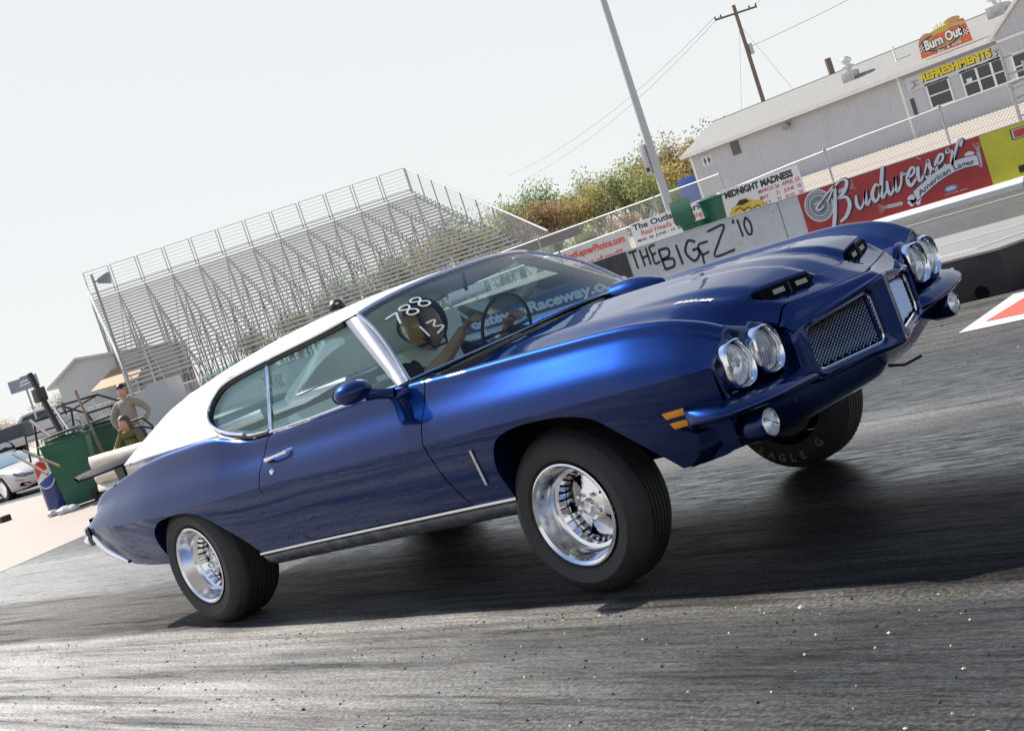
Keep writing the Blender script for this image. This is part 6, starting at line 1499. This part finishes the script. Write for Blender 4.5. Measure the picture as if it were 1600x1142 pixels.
for x, w, z in ((1.25, .74, .93), (.95, .72, 1.02), (.15, .60, 1.26), (-.2, .58, 1.29), (-.9, .58, 1.28), (-1.6, .66, 1.12), (-2.3, .74, .97)): P.append([(x, -w - .06 if z < 1.1 else -w - .04, .95 if z < 1.1 else z - .08), (x, -w, z - .01), (x, -w * .6, z + .015), (x, 0, z + .02), (x, w * .6, z + .015), (x, w, z - .01), (x, w + .05, z - .08)])
mb.grid(P); mb.build('glass_canopy', mat('tinted_blue_glass', (.10, .20, .26), .05, spec=.9), sc, ang=60)
mb = MB(); mb.grid([[(x, y, 1.32 - (abs(x + .55) ** 2) * .06) for y in (-.58, -.3, 0, .3, .58)] for x in np.linspace(-1.3, .05, 8)]); mb.build('roof', 'scar', sc)
for s in (-1, 1):
    def fz(x, z, d=.0): w = hw(x); return (x + d, s * (w * .985 + .004), z)
    # lamp units are laid on the curved nose corner
    mb = MB(); pts = [(2.62, .66), (2.70, .615), (2.86, .57), (2.985, .545), (3.03, .575), (2.97, .615), (2.80, .665), (2.66, .695)]
    c = [(x + .012, s * (hw(x) * .975 + .008), z) for x, z in pts]; mb.prism(c, (.012, s * .008, 0)); mb.build('headlight', mat('dark_lamp_bowl', (.30, .33, .36), .15, .7, coat=1), sc, smooth=False)
    mb = MB(); mb.tube([(x + .016, y + s * .012, z) for (x, y, z) in c], .010, 6, closed=True); mb.build('headlight_edge', 'black', sc)
    mb = MB(); mb.prism([(x + .012, s * (hw(x) + .004), z) for x, z in ((2.66, .47), (2.90, .425), (2.90, .455), (2.66, .50))], (.008, s * .008, 0)); mb.build('marker_lamp', mat('red_amber', (.45, .10, .03), .3), sc, smooth=False)
    mb = MB(); mb.prism([(x + .012, s * (hw(x) + .004), z) for x, z in ((2.74, .30), (2.90, .27), (3.03, .30), (2.99, .36), (2.80, .385))], (.006, s * .006, 0)); mb.build('fog_lamp_opening', 'cavity', sc, smooth=False)
    for x in (1.75, -1.75):
        mb = MB(); mb.lathe([(.001, -.02), (.05, .0), (.20, -.01), (.22, .012), (.235, .0)], (0, 0, 0), 'y', 22); xf = lambda v, s=s, x=x: Vector((x + v.x, s * (.90 + v.y), .33 + v.z)); w_ = mb.build('wheel', 'alu', sc, xf=xf)
        mb = MB(); mb.lathe([(.235, .0), (.31, .0), (.33, -.03), (.33, -.22), (.2, -.24)], (0, 0, 0), 'y', 24); mb.build('tyre', 'rubber', w_, xf=xf)
mb = MB(); mb.prism([(3.125, -.36, .33), (3.125, .36, .33), (3.14, .33, .43), (3.14, -.33, .43)], (.006, 0, 0)); mb.box(2.94, 3.07, -.62, -.40, .56, .57); mb.build('grille_opening', 'cavity', sc, smooth=False)
mb = MB(); mb.box(-2.9, 2.8, -.8, .8, .16, .34); mb.build('underside', 'darkmetal', sc, smooth=False)
# thing just outside the frame that throws the long shadow on the pad
o = MB().box(-.14, .14, -.1, .1, 0, .12).build('dark_chock', 'darkmetal', bevel=.01); o.location = (-18.9, 5.82, .005); tag(o, 'small dark block lying on the pale pad at the left edge', 'block')

# open tube buggy
q = cam_xy(-22.3 * .78, 24.5); bg_ = empty('tube_buggy', (-20.9, 9.2, 0), R(20), 'open black tube-framed utility buggy with dark seats behind the green bins', 'buggy')
mb = MB()
for y in (-.6, .6): mb.tube([(-1.2, y, .5), (-1.2, y, 1.0), (-1.0, y, 1.75), (-.1, y, 1.90), (.55, y, 1.55), (.8, y, .9), (1.3, y, .7)], .028, 6)
for x, z in ((-1.0, 1.75), (-.1, 1.9), (.55, 1.55), (.8, .9)): mb.tube([(x, -.6, z), (x, .6, z)], .026, 6)
mb.tube([(-1.6, -.5, .9), (-1.5, -.5, 1.5), (-1.5, .5, 1.5), (-1.6, .5, .9)], .025, 6); mb.build('tube_frame', 'black', bg_)
mb = MB(); mb.box(-1.5, 1.3, -.55, .55, .35, .62); mb.box(-.7, -.3, -.5, .5, .62, 1.25); mb.box(-.5, .1, -.5, .5, .6, .75); mb.build('seat_and_tub', 'dash', bg_, bevel=.03)
for x in (-1.0, 1.0):
    for y in (-.62, .62):
        mb = MB(); mb.lathe([(.08, .1), (.24, .09), (.28, .05), (.28, -.05), (.24, -.09), (.08, -.1)], (x, y, .28), 'y', 16); mb.build('wheel', 'rubber', bg_)

# near-left clutter: bins, can, broom handles, post, guard rail
wheelie(-15.05, 5.72, .004, R(-35), 'nearest green wheeled bin with a pale lid and wheel, right behind the drink can', 'closed', h=1.20, w=.70)
wheelie(-16.9, 7.35, .004, R(-30), 'second green wheeled bin standing farther back behind the nearest bin', 'closed', 'bingreen2', h=1.22, w=.72)
mb = MB(); mb.box(-.3, .3, -.34, .34, 0, .012); o = mb.build('white_lid_board', 'white', bevel=.004); o.location = (-15.05, 5.72, 1.30); o.rotation_euler = (R(3), R(-4), R(-35)); tag(o, 'white board lying on the lid of the nearest green bin', 'board')
mb = MB(); mb.box(-.3, .3, -.34, .34, 0, .012); o = mb.build('white_lid_board', 'white', bevel=.004); o.location = (-16.9, 7.35, 1.31); o.rotation_euler = (R(3), R(-4), R(-30)); tag(o, 'white board lying on the lid of the farther green bin', 'board')
mb = MB(); mb.add([(.085 * math.cos(a) - .0, -.006, .085 * math.sin(a)) for a in np.linspace(0, 2 * math.pi, 17)[:-1]], [tuple(range(16))])
pc = empty('drink_can_cooler', (-15.18, 5.28, .004), 0, 'giant blue drink can cooler with red white and blue globe emblem beside the green bins', 'cooler')
mb = MB(); mb.lathe([(.001, 0), (.15, 0), (.165, .03), (.165, .05), (.175, .06), (.185, .10), (.190, .62)], (0, 0, 0), 'z', 28)
mb.build('can_body', mat('drink_blue', (.015, .035, .16), .3, coat=.5), pc)
# rounded face panel standing on the camera side, with the emblem
def face(u, v, d=0): a = u / .195; p = -F0 * (.195 * math.cos(a) + d) + R0 * .195 * math.sin(a); return (p.x, p.y, v)
def disc(rx, rz, cz, d, f=lambda t, z: True): 
    mb = MB()
    P = []
    for t in np.linspace(-1, 1, 25):
        h = math.sqrt(max(0, 1 - t * t)); P.append([face(t * rx, cz - h * rz + 2 * h * rz * k / 12, d) for k in range(13)])
    mb.grid(P); return mb
disc(.19, .25, .72, .004).build('emblem_rim', 'white', pc); 
def part_disc(lo, hi, d, m, nm):
    mb = MB(); P = []
    for t in np.linspace(-1, 1, 29):
        h = math.sqrt(max(0, 1 - t * t)); a = max(-h, lo(t)); b = min(h, hi(t)); b = max(a, b); P.append([face(t * .172, .72 + .23 * (a + (b - a) * k / 6), d) for k in range(7)])
    mb.grid(P); mb.build(nm, m, pc)
part_disc(lambda t: .25 - .75 * t * (1 if t > 0 else .3) + (.15 if t < 0 else 0) * 0 + t * .9, lambda t: 2 if t < .55 else -2, .008, mat('drink_red', (.55, .03, .03), .35), 'emblem_red')
part_disc(lambda t: -2, lambda t: -.35 + .30 * t, .008, mat('drink_globe_blue', (.02, .06, .30), .35), 'emblem_blue')
mb = MB(); mb.lathe([(.19, .62), (.19, .85), (.15, .93), (.001, .95)], (0, 0, 0), 'z', 28); mb.build('can_top', bpy.data.materials['drink_blue'], pc)
def stick(name, a, b, r, m, label, cat='pole', r2=None):
    mb = MB(); mb.tube([(0, 0, 0), tuple(Vector(b) - Vector(a))], [r, r2 or r], 8); o = mb.build(name, m); o.location = a; return tag(o, label, cat)
MT['handle'] = mat('brown_handle_wood', (.26, .16, .10), .6, var=.2); MT['greyh'] = mat('grey_handle', (.14, .15, .16), .5)
bpst = empty('black_post', (-17.6, 7.0, 0), 0, 'tall leaning black post with a bracket, rising behind the green bins', 'post')
mb = MB(); mb.bar((.15, .05, 0), (-.62, -.02, 2.62), .085, .085); mb.build('post', 'black', bpst, smooth=False)
mb = MB(); mb.box(-.66, -.42, -.1, .1, 2.02, 2.30); mb.build('bracket', 'dash', bpst, bevel=.02)
stick('broom_handle', (-14.95, 6.3, .1), (-15.55, 6.45, 1.95), .026, 'handle', 'long brown wooden broom handle leaning between the bins and the tan-shirted man')
stick('broom_handle', (-14.45, 5.20, .78), (-15.25, 5.05, 1.22), .024, 'handle', 'reddish wooden handle lying across the end of the guard rail')
stick('broom_handle', (-14.55, 5.00, .72), (-15.45, 4.95, 1.22), .024, 'handle', 'brown wooden handle sticking out low over the nearest bin')
stick('shovel_handle', (-14.8, 5.9, .7), (-16.25, 6.3, 1.78), .030, 'greyh', 'grey pole leaning left across the gap between both bins')
stick('rake_handle', (-15.0, 5.8, .8), (-16.7, 6.0, 1.70), .032, mat('dusty_brown', (.17, .12, .11), .7), 'dusty dark brown pole slanting over the nearest bin lid')
gr = empty('guard_rail', (-12.9, 4.95, 0), 0, 'weathered three-ridge steel guard rail with a bull-nose end beside the bins', 'guard rail')
MT['rail'] = mat('weathered_guard_rail', (.50, .46, .40), .5, .2, var=.2, vscale=4, stretch=(.5, 3, 3))
mb = MB(); P = []; n_ = 60
for i in range(40):
    x = 5.2 * i / 39; e = min(1, (x + .02) / .25) ** .5; row = []
    for k in range(n_ + 1):
        t = k / n_; z = .24 + .56 * t; y = -.075 * abs(math.cos(t * math.pi * 2.5 + math.pi / 2 + math.pi / 2)) ** .7 * e; row.append((x, y - (1 - e) * -.03, z))
    P.append(row)
mb.grid(P); mb.build('rail_beam', 'rail', gr, ang=60)
for x in (.25, 2.2, 4.2): mb = MB(); mb.box(x, x + .16, .02, .18, 0, .80); mb.build('wood_post', 'handle', gr, bevel=.01)
mb = MB()
for x in (.5, .9, 2.2, 2.4, 3.6):
    for z in (.43, .63): mb.sphere((x, -.012, z), .014, 8, 5)
mb.build('bolt_heads', 'darkmetal', gr)
rnd = random.Random(3)
for k in range(5):
    mb = MB(); mb.sphere((0, 0, 0), .08 + .05 * rnd.random(), 7, 5, (1.3, 1, .7)); mb.v = [(x * rnd.uniform(.85, 1.15), y * rnd.uniform(.85, 1.15), z * rnd.uniform(.85, 1.15)) for x, y, z in mb.v]
    o = mb.build('rubble_lump', 'conc', smooth=False); o.location = (-14.9 + .16 * k, 5.02 + .07 * (k % 3), .05); tag(o, 'lump of broken concrete at the foot of the nearest green bin', 'rubble', 'concrete lumps at the foot of the bin')

# ------------------------------------------------------------------ people
def skin(name, V_, E_, Rr, m, parent, sub=2, xf=None, smooth=True):
    me = bpy.data.meshes.new(name); me.from_pydata([tuple(v) for v in V_], E_, []); o = bpy.data.objects.new(name, me); COL.objects.link(o)
    sk = o.modifiers.new('s', 'SKIN'); sk.use_smooth_shade = True
    lay = me.skin_vertices[0].data
    for i, r in enumerate(Rr):
        r = r if isinstance(r, tuple) else (r, r); lay[i].radius = r; lay[i].use_root = (i == 0)
    sb = o.modifiers.new('b', 'SUBSURF'); sb.levels = sub; sb.render_levels = sub
    dg = bpy.context.evaluated_depsgraph_get(); m2 = bpy.data.meshes.new_from_object(o.evaluated_get(dg)); bpy.data.objects.remove(o)
    if xf:
        for v in m2.vertices: v.co = xf(v.co)
    m2.shade_smooth(); m2.materials.clear(); m2.materials.append(M(m) if isinstance(m, str) else m)
    q = bpy.data.objects.new(name, m2); COL.objects.link(q); q.parent = parent; return q
MT['skin'] = mat('skin', (.52, .29, .20), .5, var=.05, vscale=20); MT['khaki'] = mat('khaki_shirt', (.30, .27, .21), .9, var=.1, vscale=8, bump=.3, bscale=12); MT['jeans'] = mat('blue_jeans', (.035, .055, .12), .9, var=.15, bump=.3, bscale=15)
MT['blacktee'] = mat('black_tee', (.010, .010, .012), .85, bump=.3, bscale=12); MT['hairbrown'] = mat('brown_hair', (.09, .05, .025), .6); MT['olive'] = mat('olive_jacket', (.14, .13, .04), .85, var=.2, bump=.3, bscale=12); MT['paleblue'] = mat('pale_blue_collar', (.22, .32, .5), .8)
def head_mb(c, r=.1):
    """head with brow, nose, chin and ears; +x is the face"""
    mb = MB(); P = []; n, k = 24, 18
    for i in range(k + 1):
        ph = math.pi * i / k; row = []
        for j in range(n):
            a = 2 * math.pi * j / n; x = math.sin(ph) * math.cos(a); y = math.sin(ph) * math.sin(a); z = math.cos(ph)
            sx, sy, sz = .098, .078, .125; X, Y_, Z = x * sx, y * sy, z * sz
            if z < -.2: X += .012 * (x > 0) ; Y_ *= 1 + .35 * (z + .2); X *= 1 + .12 * (z + .2)
            fr = max(0, x) ** 6
            X += .022 * fr * math.exp(-((z + .12) / .16) ** 2) * math.exp(-(y / .18) ** 2) * 1.5
            X -= .010 * fr * math.exp(-((z - .10) / .10) ** 2) * math.exp(-((abs(y) - .35) / .15) ** 2)
            X += .006 * fr * math.exp(-((z + .48) / .07) ** 2)
            row.append((c[0] + X, c[1] + Y_, c[2] + Z))
        P.append(row)
    mb.grid(P, close_v=True)
    for s in (-1, 1): mb.sphere((c[0] - .005, c[1] + s * .079, c[2] - .01), .03, 8, 6, (.7, .35, 1))
    return mb
def face_bits(c, par, xf=None):
    e = MB()
    for s in (-1, 1): e.sphere((c[0] + .083, c[1] + s * .030, c[2] + .008), .011, 8, 5)
    e.build('eyes', 'decal', par, xf=xf); e = MB()
    for s in (-1, 1): e.sphere((c[0] + .092, c[1] + s * .030, c[2] + .008), .005, 6, 4)
    e.build('pupils', 'black', par, xf=xf)
    e = MB(); e.tube([(c[0] + .086, c[1] - .022, c[2] - .062), (c[0] + .094, c[1], c[2] - .060), (c[0] + .086, c[1] + .022, c[2] - .062)], .005, 6); e.build('mouth', mat('lip', (.30, .12, .10), .5) if 'lip' not in bpy.data.materials else bpy.data.materials['lip'], par, xf=xf)
def hand_mb(mb, w, f, u, curl=.9, side=1):
    """palm and five separate bent fingers: w wrist, f finger direction, u back-of-hand direction"""
    w = Vector(w); f = Vector(f).normalized(); u = Vector(u); u = (u - f * u.dot(f)).normalized(); s = f.cross(u) * side
    P = []
    for t, a, b in ((0, .024, .018), (.03, .034, .016), (.07, .042, .014), (.095, .040, .011)):
        c = w + f * t; P.append([c + s * a * math.cos(q) + u * b * math.sin(q) for q in np.linspace(0, 2 * math.pi, 11)[:-1]])
    mb.grid(P, close_v=True)
    for k, (o, l) in enumerate(((-.030, .060), (-.010, .072), (.011, .068), (.030, .052))):
        p = w + f * .088 + s * o; pts = [p]; d = f.copy()
        for q in range(3): d = (d * math.cos(curl * .75) - u * math.sin(curl * .75)); d.normalize(); p = p + d * l * (.42, .32, .26)[q]; pts.append(p); u2 = u
        mb.tube(pts, [.0095, .009, .008, .006], 7)
    p = w + f * .03 - s * .030; mb.tube([p, p - s * .022 + f * .025 - u * .01, p - s * .022 + f * .050 - u * .028, p - s * .012 + f * .068 - u * .04], [.012, .011, .010, .007], 7)
def arm_set(sh, el, wr): return [sh, tuple((Vector(sh) + Vector(el)) / 2), el, tuple((Vector(el) + Vector(wr)) / 2), wr]
# man in the tan shirt
pm = empty('person', (-13.95, 6.45, 0), R(-48), 'man in tan long-sleeved shirt, jeans and black headband, hands on hips by the rail', 'person')
bm_ = head_mb((0, 0, 1.66)); bm_.tube([(-.01, 0, 1.44), (0, 0, 1.60)], [.062, .055], 12)
for s in (-1, 1): hand_mb(bm_, (.06, s * .25, 1.06), (.5, -s * .8, -.15), (0, s * .5, 1), .5, s)
bm_.build('body', 'skin', pm); face_bits((0, 0, 1.66), pm)
skin('shirt', [(0, 0, 1.02), (0, 0, 1.18), (0, 0, 1.34), (0, 0, 1.45), (0, .17, 1.44), (0, -.17, 1.44), (-.05, .33, 1.24), (-.05, -.33, 1.24), (.05, .25, 1.06), (.05, -.25, 1.06)], [(0, 1), (1, 2), (2, 3), (3, 4), (3, 5), (4, 6), (5, 7), (6, 8), (7, 9)], [(.17, .13), (.165, .13), (.18, .14), (.10, .09), .075, .075, .058, .058, .045, .045], 'khaki', pm)
skin('jeans', [(0, 0, 1.02), (0, 0, .92), (0, .10, .86), (0, -.10, .86), (.02, .12, .48), (.02, -.12, .48), (0, .13, .08), (0, -.13, .08)], [(0, 1), (1, 2), (1, 3), (2, 4), (3, 5), (4, 6), (5, 7)], [(.155, .12), (.155, .125), .10, .10, .07, .07, .06, .06], 'jeans', pm)
mb = MB()
for s in (-1, 1): mb.sphere((.05, s * .13, .045), .07, 10, 6, (2.0, .8, .62))
mb.build('shoes', 'black', pm)
mb = MB(); mb.sphere((-.012, 0, 1.70), .098, 18, 10, (1.05, .90, 1.0)); mb.v = [(x, y, max(z, 1.675)) for x, y, z in mb.v]; mb.build('skull_cap', 'black', pm)
mb = MB(); mb.lathe([(.098, 0), (.100, .014)], (-.012, 0, 1.690), 'z', 24); mb.v = [(x, y * .9, z) for x, y, z in mb.v]; mb.build('headband', 'decal', pm)
mb = MB(); mb.lathe([(.075, 0), (.095, .03), (.07, .06)], (0, 0, 1.45), 'z', 16); mb.build('collar', 'paleblue', pm)
# seated person with brown hair
ps = empty('person', (-13.25, 5.95, 0), R(-60), 'seated brown-haired person in an olive and gold jacket, leaning back in a black tube chair', 'person')
hb = head_mb((.05, 0, 1.12)); hb.tube([(-.02, 0, .95), (.03, 0, 1.06)], [.055, .05], 10)
for s in (-1, 1): hand_mb(hb, (.42, s * .16, .66), (1, 0, -.1), (0, 0, 1), .6, s)
hb.build('body', 'skin', ps); face_bits((.05, 0, 1.12), ps)
skin('jacket', [(0, 0, .50), (-.04, 0, .70), (-.03, 0, .88), (-.02, 0, .96), (-.02, .16, .94), (-.02, -.16, .94), (.10, .26, .74), (.10, -.26, .74), (.40, .17, .67), (.40, -.17, .67)], [(0, 1), (1, 2), (2, 3), (3, 4), (3, 5), (4, 6), (5, 7), (6, 8), (7, 9)], [(.16, .13), (.16, .13), (.17, .13), (.09, .08), .07, .07, .06, .06, .045, .045], 'olive', ps)
skin('trousers', [(0, 0, .48), (.12, .1, .47), (.12, -.1, .47), (.48, .13, .50), (.48, -.13, .50), (.50, .13, .08), (.50, -.13, .08)], [(0, 1), (0, 2), (1, 3), (2, 4), (3, 5), (4, 6)], [.13, .10, .10, .075, .075, .06, .06], 'dash', ps)
mb = MB(); mb.sphere((.02, 0, 1.155), .118, 16, 10, (1.0, .92, 1.0)); mb.v = [(x, y, z) if x < .07 or z > 1.19 else (x * .5 + .03, y, z) for x, y, z in mb.v]; mb.sphere((-.05, 0, 1.06), .09, 12, 8, (.8, 1, 1.2)); mb.build('hair', 'hairbrown', ps)
ch = empty('tube_chair', (-13.25, 5.95, 0), R(-60), 'black tube-framed chair with a hooped back under the seated person', 'chair')
mb = MB(); 
for s in (-1, 1): mb.tube([(.40, s * .30, .0), (.38, s * .30, .42), (-.22, s * .30, .42), (-.30, s * .30, .0)], .016, 6)
mb.tube([(-.20, -.30, .42), (-.26, -.30, .95), (-.24, -.18, 1.12), (-.24, .18, 1.12), (-.26, .30, .95), (-.20, .30, .42)], .02, 8); mb.build('frame', 'black', ch)
mb = MB(); mb.box(-.22, .38, -.28, .28, .33, .37); mb.build('seat', 'dash', ch, bevel=.01)
# third man, only the cap shows above the roof
p3 = empty('person', (-4.78, 4.28, 0), R(-30), 'man in black cap and pale blue shirt standing behind the coupe, head above its roof', 'person')
hb = head_mb((0, 0, 1.60)); hb.tube([(-.01, 0, 1.40), (0, 0, 1.54)], [.06, .055], 12)
for s in (-1, 1): hand_mb(hb, (.02, s * .27, .86), (0, 0, -1), (0, s, 0), .4, s)
hb.build('body', 'skin', p3); face_bits((0, 0, 1.60), p3)
skin('shirt', [(0, 0, .98), (0, 0, 1.14), (0, 0, 1.30), (0, 0, 1.41), (0, .17, 1.40), (0, -.17, 1.40), (-.02, .26, 1.14), (-.02, -.26, 1.14), (.02, .27, .90), (.02, -.27, .90)], [(0, 1), (1, 2), (2, 3), (3, 4), (3, 5), (4, 6), (5, 7), (6, 8), (7, 9)], [(.17, .13), (.165, .13), (.18, .14), (.10, .09), .075, .075, .058, .058, .045, .045], mat('sky_blue_shirt', (.20, .34, .55), .8), p3)
skin('trousers', [(0, 0, .98), (0, 0, .88), (0, .10, .82), (0, -.10, .82), (.02, .11, .46), (.02, -.11, .46), (0, .12, .06), (0, -.12, .06)], [(0, 1), (1, 2), (1, 3), (2, 4), (3, 5), (4, 6), (5, 7)], [(.155, .12), (.155, .125), .10, .10, .07, .07, .06, .06], 'dash', p3)
mb = MB(); mb.sphere((-.008, 0, 1.635), .106, 18, 10, (1.0, .88, 1.0)); mb.v = [(x, y, max(z, 1.625)) for x, y, z in mb.v]
mb.grid([[(.07 + .09 * t, y * (1 - .25 * t * t), 1.632 - .012 * t - abs(y) * .15) for y in np.linspace(-.07, .07, 9)] for t in np.linspace(0, 1, 5)]); mb.build('cap', 'black', p3)
mb = MB(); mb.sphere((.092, .0, 1.685), .014, 8, 5, (.4, 1.6, .8)); mb.build('cap_badge', 'decal', p3)
mb = MB(); mb.sphere((-.04, 0, 1.56), .085, 12, 8, (.75, .95, .9)); mb.build('hair', 'hairbrown', p3)

# driver
dr = empty('person', (.95, .38, 0), 0, 'driver in black tee and gold open-face helmet gripping the wheel inside the coupe', 'person')
dof = Vector((.95, .38, 0))
def dxf(v): return pose(Vector(v)) - dof
HC = (1.02, .36, 1.145)
hb = head_mb(HC); hb.tube([(.93, .37, .97), (.99, .36, 1.08)], [.062, .056], 12)
hb.tube([(1.20, .10, .90), (1.33, .14, .96), (1.46, .20, 1.06)], [.045, .038, .028], 10); hb.tube([(1.20, .62, .88), (1.34, .58, .92), (1.45, .54, 1.0)], [.045, .038, .028], 10)
hand_mb(hb, (1.46, .20, 1.06), (1, .1, .55), (-.3, -.2, 1), 1.0, 1); hand_mb(hb, (1.45, .54, 1.0), (1, -.1, .5), (-.3, .2, 1), 1.0, -1)
hb.build('body', 'skin', dr, xf=dxf); face_bits(HC, dr, dxf)
skin('tee_shirt', [(.86, .38, .66), (.88, .38, .78), (.90, .37, .90), (.93, .37, .97), (.93, .20, .96), (.93, .54, .96), (1.05, .12, .90), (1.05, .62, .89), (1.20, .10, .89), (1.20, .63, .87)], [(0, 1), (1, 2), (2, 3), (3, 4), (3, 5), (4, 6), (5, 7), (6, 8), (7, 9)], [(.17, .14), (.17, .13), (.19, .14), (.09, .08), .085, .085, .068, .068, .055, .055], 'blacktee', dr, xf=dxf)
skin('trousers', [(.90, .38, .64), (1.05, .28, .64), (1.05, .48, .64), (1.45, .26, .68), (1.45, .50, .68), (1.75, .27, .48), (1.75, .49, .48)], [(0, 1), (0, 2), (1, 3), (2, 4), (3, 5), (4, 6)], [.13, .1, .1, .075, .075, .055, .055], 'jeans', dr, xf=dxf)
mb = MB(); P = []
for i in range(15):
    ph = math.pi * .80 * i / 14; row = []
    for j in range(29):
        a = R(52) + (2 * math.pi - R(104)) * j / 28 if ph > .9 else 2 * math.pi * j / 28
        if ph <= .9: a = R(52) * (1 - 0) * 0 + (R(52) * min(1, ph / .9)) + (2 * math.pi - 2 * R(52) * min(1, ph / .9)) * j / 28
        row.append((HC[0] - .018 + .138 * math.sin(ph) * math.cos(a), HC[1] + .118 * math.sin(ph) * math.sin(a), HC[2] + .022 + .138 * math.cos(ph)))
    P.append(row)
mb.grid(P); HL = mb.build('helmet', mat('gold_helmet', (.50, .24, .03), .25, coat=1), dr, xf=dxf)
mb = MB(); mb.tube([P[i][0] for i in range(4, 15)] , .009, 6); mb.tube([P[i][-1] for i in range(4, 15)], .009, 6); mb.tube([P[-1][j] for j in range(29)], .010, 6); mb.grid([[tuple(np.array(p) + np.array([.006, 0, .004])) for p in P[i]] for i in range(0, 7)])
mb.build('helmet_trim', 'black', HL, xf=dxf)
mb = MB(); mb.tube([(HC[0] + .03, HC[1] - .085, HC[2] - .05), (HC[0] + .05, HC[1] - .05, HC[2] - .125), (HC[0] + .05, HC[1] + .05, HC[2] - .125), (HC[0] + .03, HC[1] + .085, HC[2] - .05)], .008, 6); mb.build('chin_strap', 'black', dr, xf=dxf)

# loose rubber crumbs and grit on the near lane
rnd = random.Random(11)
for nm, col, cnt, lab in (('rubber_crumbs', (.012, .012, .012), 900, 'black rubber crumbs scattered over the near lane'), ('pale_grit', (.55, .50, .42), 420, 'pale stone chips scattered over the near lane')):
    mb = MB()
    for k in range(cnt):
        x = rnd.uniform(-2.5, 6.0); y = -1.05 - abs(rnd.gauss(0, 1.0)) if rnd.random() < .75 else rnd.uniform(1.3, 5)
        r = rnd.uniform(.002, .0055) * (1.6 if rnd.random() < .05 else 1); a = rnd.uniform(0, 3.14); c, s = math.cos(a) * r * rnd.uniform(1, 2.2), math.sin(a) * r
        mb.add([(x - c, y - s, .001), (x + s, y - c, .001), (x + c, y + s, .001), (x - s, y + c, .001), (x, y, r * 1.3)], [(0, 1, 4), (1, 2, 4), (2, 3, 4), (3, 0, 4)])
    tag(mb.build(nm, mat(nm + '_material', col, .8), smooth=False, merge=False), kind='stuff')
